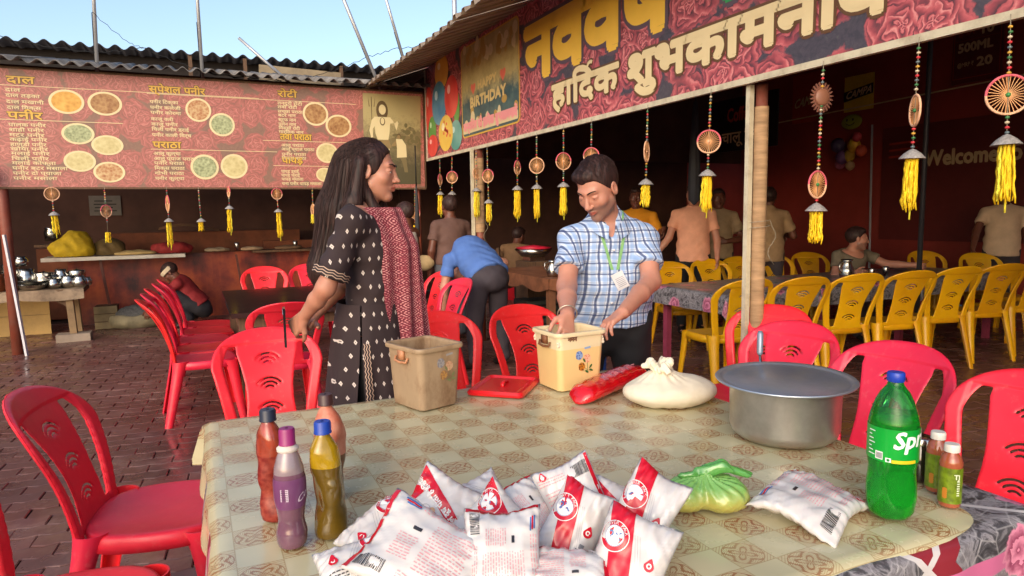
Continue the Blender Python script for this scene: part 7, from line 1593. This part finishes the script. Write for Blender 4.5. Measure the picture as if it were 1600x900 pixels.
t = thing('white_stick', 'white plastic strip leaning by the rust-red post', 'strip', (-1.69, 8.45, 0)); q = MB(); q.bar((.04, 0, 0), (-.06, .02, 1.26), .045, .02); q.build('strip_body', pm('white_plastic', (206, 202, 206), .5), t, smooth=False)
t = thing('yellow_sack', 'bulging yellow cloth sack on the left end of the counter slab', 'sack', (-1.42, 10.3, .93))
sculpt('sack_body', lambda P: smin(sd_ell(P, (0, 0, .10), (.26, .18, .16)), sd_ell(P, (.05, 0, .24), (.14, .12, .10)), .1)+wob(P, 16)*.016+wob(P, 40, 2)*.005, [((-.36, -.28, 0), (.36, .28, .42), .018)], cloth('yellow_sacking', (190, 158, 24), var=.3), t)
t = thing('brown_sack', 'dull brown crumpled sack beside the yellow one', 'sack', (-1.02, 10.38, .93)); sculpt('sack_body', lambda P: sd_ell(P, (0, 0, .08), (.20, .15, .15))+wob(P, 18)*.018, [((-.28, -.22, 0), (.28, .22, .3), .018)], cloth('brown_sacking', (96, 76, 40), var=.4), t)
t = thing('folded_cloth', 'flat pale folded cloth on the counter slab', 'cloth', (-.72, 10.3, .93)); sculpt('cloth_body', lambda P: sd_ell(P, (0, 0, .02), (.26, .14, .04))+wob(P, 24)*.006, [((-.3, -.18, 0), (.3, .18, .08), .012)], cloth('beige_cloth', (186, 158, 104)), t)
t = thing('red_cloth', 'crumpled dark red cloth heap on the counter slab', 'cloth', (-.28, 10.36, .93)); sculpt('cloth_body', lambda P: sd_ell(P, (0, 0, .06), (.26, .15, .10))+wob(P, 22)*.016, [((-.34, -.22, 0), (.34, .22, .22), .016)], cloth('dark_red_cloth', (140, 34, 34), var=.3), t)
t = thing('cardboard_sheet', 'torn cardboard sheet lying over the clay oven', 'cardboard', (-.05, 11.0, 1.22)); q = MB(); q.grid(lambda i, j: (-.4+.8*i, -.15+.3*j, .02+.05*sin(i*4)+.03*j), 10, 3); q.build('sheet', pm('cardboard', (170, 120, 76), .8, var=.2), t, smooth=False)
t = thing('wall_notice', 'dim paper notice pinned on the smoky wall', 'notice', (-1.2, 12.12, 1.45)); q = MB(); q.box((0, 0, .16), (.42, .01, .30)); q.build('paper', pm('dim_paper', (120, 112, 104), .8), t, smooth=False); q = MB(); [q.box((-.02*(k % 2), -.007, .08+.05*k), (.3-.06*(k % 2), .002, .014)) for k in range(4)]; q.build('print_lines', m_dblk, t, smooth=False, kind='stuff')
t = thing('steel_pot', 'small steel pot on the shelf above the yellow sack', 'pot', (-1.72, 10.9, 1.12)); q = MB(); q.lathe([(0, 0), (.09, 0), (.1, .12), (.08, .16), (.09, .18), (0, .17)], 20); q.build('pot_body', m_steel, t); q = MB(); q.box((0, .1, -.06), (.4, .4, .03)); q.build('shelf', m_wood, t, smooth=False)
t = thing('gravel_sack', 'open sack heaped with grey coal grit on the ground by the counter', 'sack', (-.72, 10.02, 0)); 
sculpt('sack_body', lambda P: np.maximum(sd_ell(P, (0, 0, .10), (.34, .22, .15)), P[:, 2]-.17)+wob(P, 20)*.010, [((-.42, -.3, 0), (.42, .3, .26), .016)], cloth('dirty_sacking', (140, 128, 100), var=.3), t)
sculpt('grit_heap', lambda P: sd_ell(P, (0, 0, .15), (.27, .17, .14))+wob(P, 60)*.008+wob(P, 130, 2)*.004, [((-.32, -.22, .12), (.32, .22, .34), .012)], pm('coal_grit', (92, 90, 88), .95, var=.5, vs=120), t)
t = thing('wooden_box', 'small rough wooden box beside the gravel sack', 'box', (-1.08, 10.1, 0)); 
for k in range(3): q = MB(); q.box((0, -.10, .05+.1*k), (.26, .02, .09)); q.build('slat', pm('box_wood_%d' % k, (134, 116, 84), .85, var=.3), t, smooth=False)
q = MB(); q.box((0, .06, .15), (.25, .28, .28)); q.build('box_body', m_wood, t, smooth=False)
for k, (x, lab) in enumerate(((.55, 'steel tumbler on the far counter below the ornament'), (1.35, 'steel tumbler on the far counter near the hair of the woman'))):
    t = thing('steel_tumbler', lab, 'tumbler', (x, 10.45, .93)); q = MB(); q.lathe([(0, 0), (.03, 0), (.036, .11), (.034, .112), (.028, .01)], 16); q.build('cup', m_steel, t)
for k, (x, w_, c) in enumerate(((.28, .34, (150, 130, 104)), (.75, .30, (170, 140, 110)), (1.25, .4, (120, 90, 66)))):
    t = thing('paper_stack', ['pale', 'crumpled', 'brown'][k]+' paper bundle on the far counter', 'papers', (x, 10.42, .93)); sculpt('sheets', lambda P: sd_ell(P, (0, 0, .02), (w_/2, .1, .035))+wob(P, 26, k)*.008, [((-.25, -.14, 0), (.25, .14, .09), .014)], cloth('paper_%d' % k, c), t)
# ================================================================ centre rear: serving table, tub, drum
m_clothb = pm('brown_table_cover', (146, 92, 62), .6, var=.35, vs=9, dirt=.4)
t = thing('serving_table', 'brown-covered serving table behind the bent man, steel jug on it', 'table', (3.55, 6.55, 0))
q = MB(); q.box((0, 0, .735), (.86, 1.44, .03)); q.build('tabletop', m_wood, t, smooth=False)
q = MB(); q.grid(lambda i, j: (-.445, -.74+1.48*i, .755-(.10+.05*abs(sin(i*8)))*j), 30, 4); q.grid(lambda i, j: (-.44+.88*i, -.742, .755-(.10+.04*abs(sin(i*7)))*j), 20, 4); q.grid(lambda i, j: (-.445+.89*i, -.742+1.484*j, .755+.003*sin(i*20)), 12, 16); q.build('table_cover', m_clothb, t)
for sx in (-.38, .38):
    for sy in (-.66, .66): q = MB(); q.box((sx, sy, .36), (.07, .07, .72)); q.build('leg', pm('leg_wood_%d' % int(sx*10+sy*100+99), (130, 84, 56), .7, var=.3), t, smooth=False)
def jug(x, y, z, s, lab):
    t = thing('steel_jug', lab, 'jug', (x, y, z), 0); q = MB(); q.lathe([(0, 0), (.05*s, 0), (.062*s, .04*s), (.058*s, .09*s), (.040*s, .12*s), (.045*s, .15*s), (.050*s, .165*s), (.044*s, .16*s), (.036*s, .12*s)], 24); q.build('jug_body', m_steel, t)
    q = MB(); q.tube([(-.048*s, 0, .15*s), (-.085*s, 0, .14*s), (-.09*s, 0, .09*s), (-.06*s, 0, .05*s)], .006*s, 7); q.build('handle', m_steel, t)
jug(3.24, 5.98, .76, 1.0, 'steel jug on the corner of the serving table'); t = thing('steel_cup', 'small steel cup beside the jug on the serving table', 'cup', (3.36, 5.93, .76)); q = MB(); q.lathe([(0, 0), (.028, 0), (.036, .09), (.034, .092), (.026, .01)], 18); q.build('cup_body', m_steel, t)
jug(5.78, 4.62, .71, 1.15, 'steel jug on the table in front of the seated man')
for k, (x, y) in enumerate(((6.05, 4.55), (6.35, 4.62))):
    t = thing('steel_glass', ['steel glass just right of the jug of the seated man', 'steel glass near the outstretched hand'][k], 'glass', (x, y, .71)); q = MB(); q.lathe([(0, 0), (.026, 0), (.034, .09), (.032, .092), (.024, .01)], 16); q.build('glass_body', m_steel, t)
t = thing('red_tub', 'red ribbed plastic tub with lid on the floor behind the serving table', 'tub', (4.75, 10.0, 0)); q = MB(); q.lathe([(0, 0), (.21, 0), (.27, .38), (.285, .385), (.285, .40), (0, .39)], 40, fn=lambda v, th: (v.x*(1+.012*sin(th*20)), v.y*(1+.012*sin(th*20)), v.z)); q.build('tub_body', m_red, t)
q = MB(); q.lathe([(.30, .40), (.31, .41), (.30, .43), (0, .43)], 36); q.build('lid', m_red, t)
t = thing('blue_drum', 'blue plastic drum seen between arm and body of the checked shirt man', 'drum', (2.72, 4.45, 0)); q = MB(); q.lathe([(0, 0), (.125, 0), (.14, .03), (.14, .3), (.145, .32), (.14, .34), (.14, .75), (.145, .77), (.14, .79), (.14, 1.02), (.12, 1.06), (0, 1.06)], 32); q.build('drum_body', pm('blue_plastic', (26, 84, 176), .4), t)
t = thing('plastic_crate', 'dull grey-green crate under the serving table', 'crate', (3.75, 7.3, 0))
for k in range(5): q = MB(); q.box((0, -.2, .04+.075*k), (.5, .02, .045)); q.build('slat', pm('crate_grey_%d' % k, (84, 92, 84), .6), t, smooth=False)
q = MB(); q.box((0, 0, .18), (.48, .36, .36)); q.build('crate_body', pm('crate_dark', (50, 54, 52), .7), t, smooth=False)
t = thing('weighing_scale', 'old weighing scale with red dish behind the serving table', 'scale', (3.85, 7.6, 0)); q = MB(); q.box((0, 0, .4), (.34, .34, .8)); q.build('stand', m_wood, t, smooth=False); q = MB(); q.lathe([(0, .86), (.16, .86), (.24, .95), (.23, .95), (.15, .88)], 28); q.build('dish', m_steel, t); q = MB(); q.lathe([(0, .95), (.2, .95), (.23, .97), (0, 1.0)], 28); q.build('red_cover', m_red, t); q = MB(); q.box((0, 0, .82), (.2, .2, .06)); q.build('base', m_steel, t, smooth=False)
t = thing('brown_chair', 'brown wooden chair of the seated person far back', 'chair', (3.75, 8.45, 0), radians(-60))
q = MB(); q.box((0, 0, .42), (.42, .42, .04)); q.build('seat', m_wood, t, smooth=False)
for sx in (-.19, .19): 
    q = MB(); q.bar((sx, -.2, .42), (sx, -.28, .95), .04, .03); q.build('back_post', m_wood, t, smooth=False)
    for sy in (-.19, .19): q = MB(); q.bar((sx, sy, 0), (sx, sy, .41), .04, .04); q.build('leg', m_wood, t, smooth=False)
q = MB(); q.box((0, -.27, .88), (.4, .025, .08)); q.build('back_rail', m_wood, t, smooth=False)
t = thing('wall_label', 'small blue sign hanging at the left edge under the roof', 'sign', (-1.86, 8.40, 1.76)); q = MB(); q.box((0, 0, .11), (.16, .02, .20)); q.build('plate', pm('blue_plate', (60, 80, 150), .4), t, smooth=False)
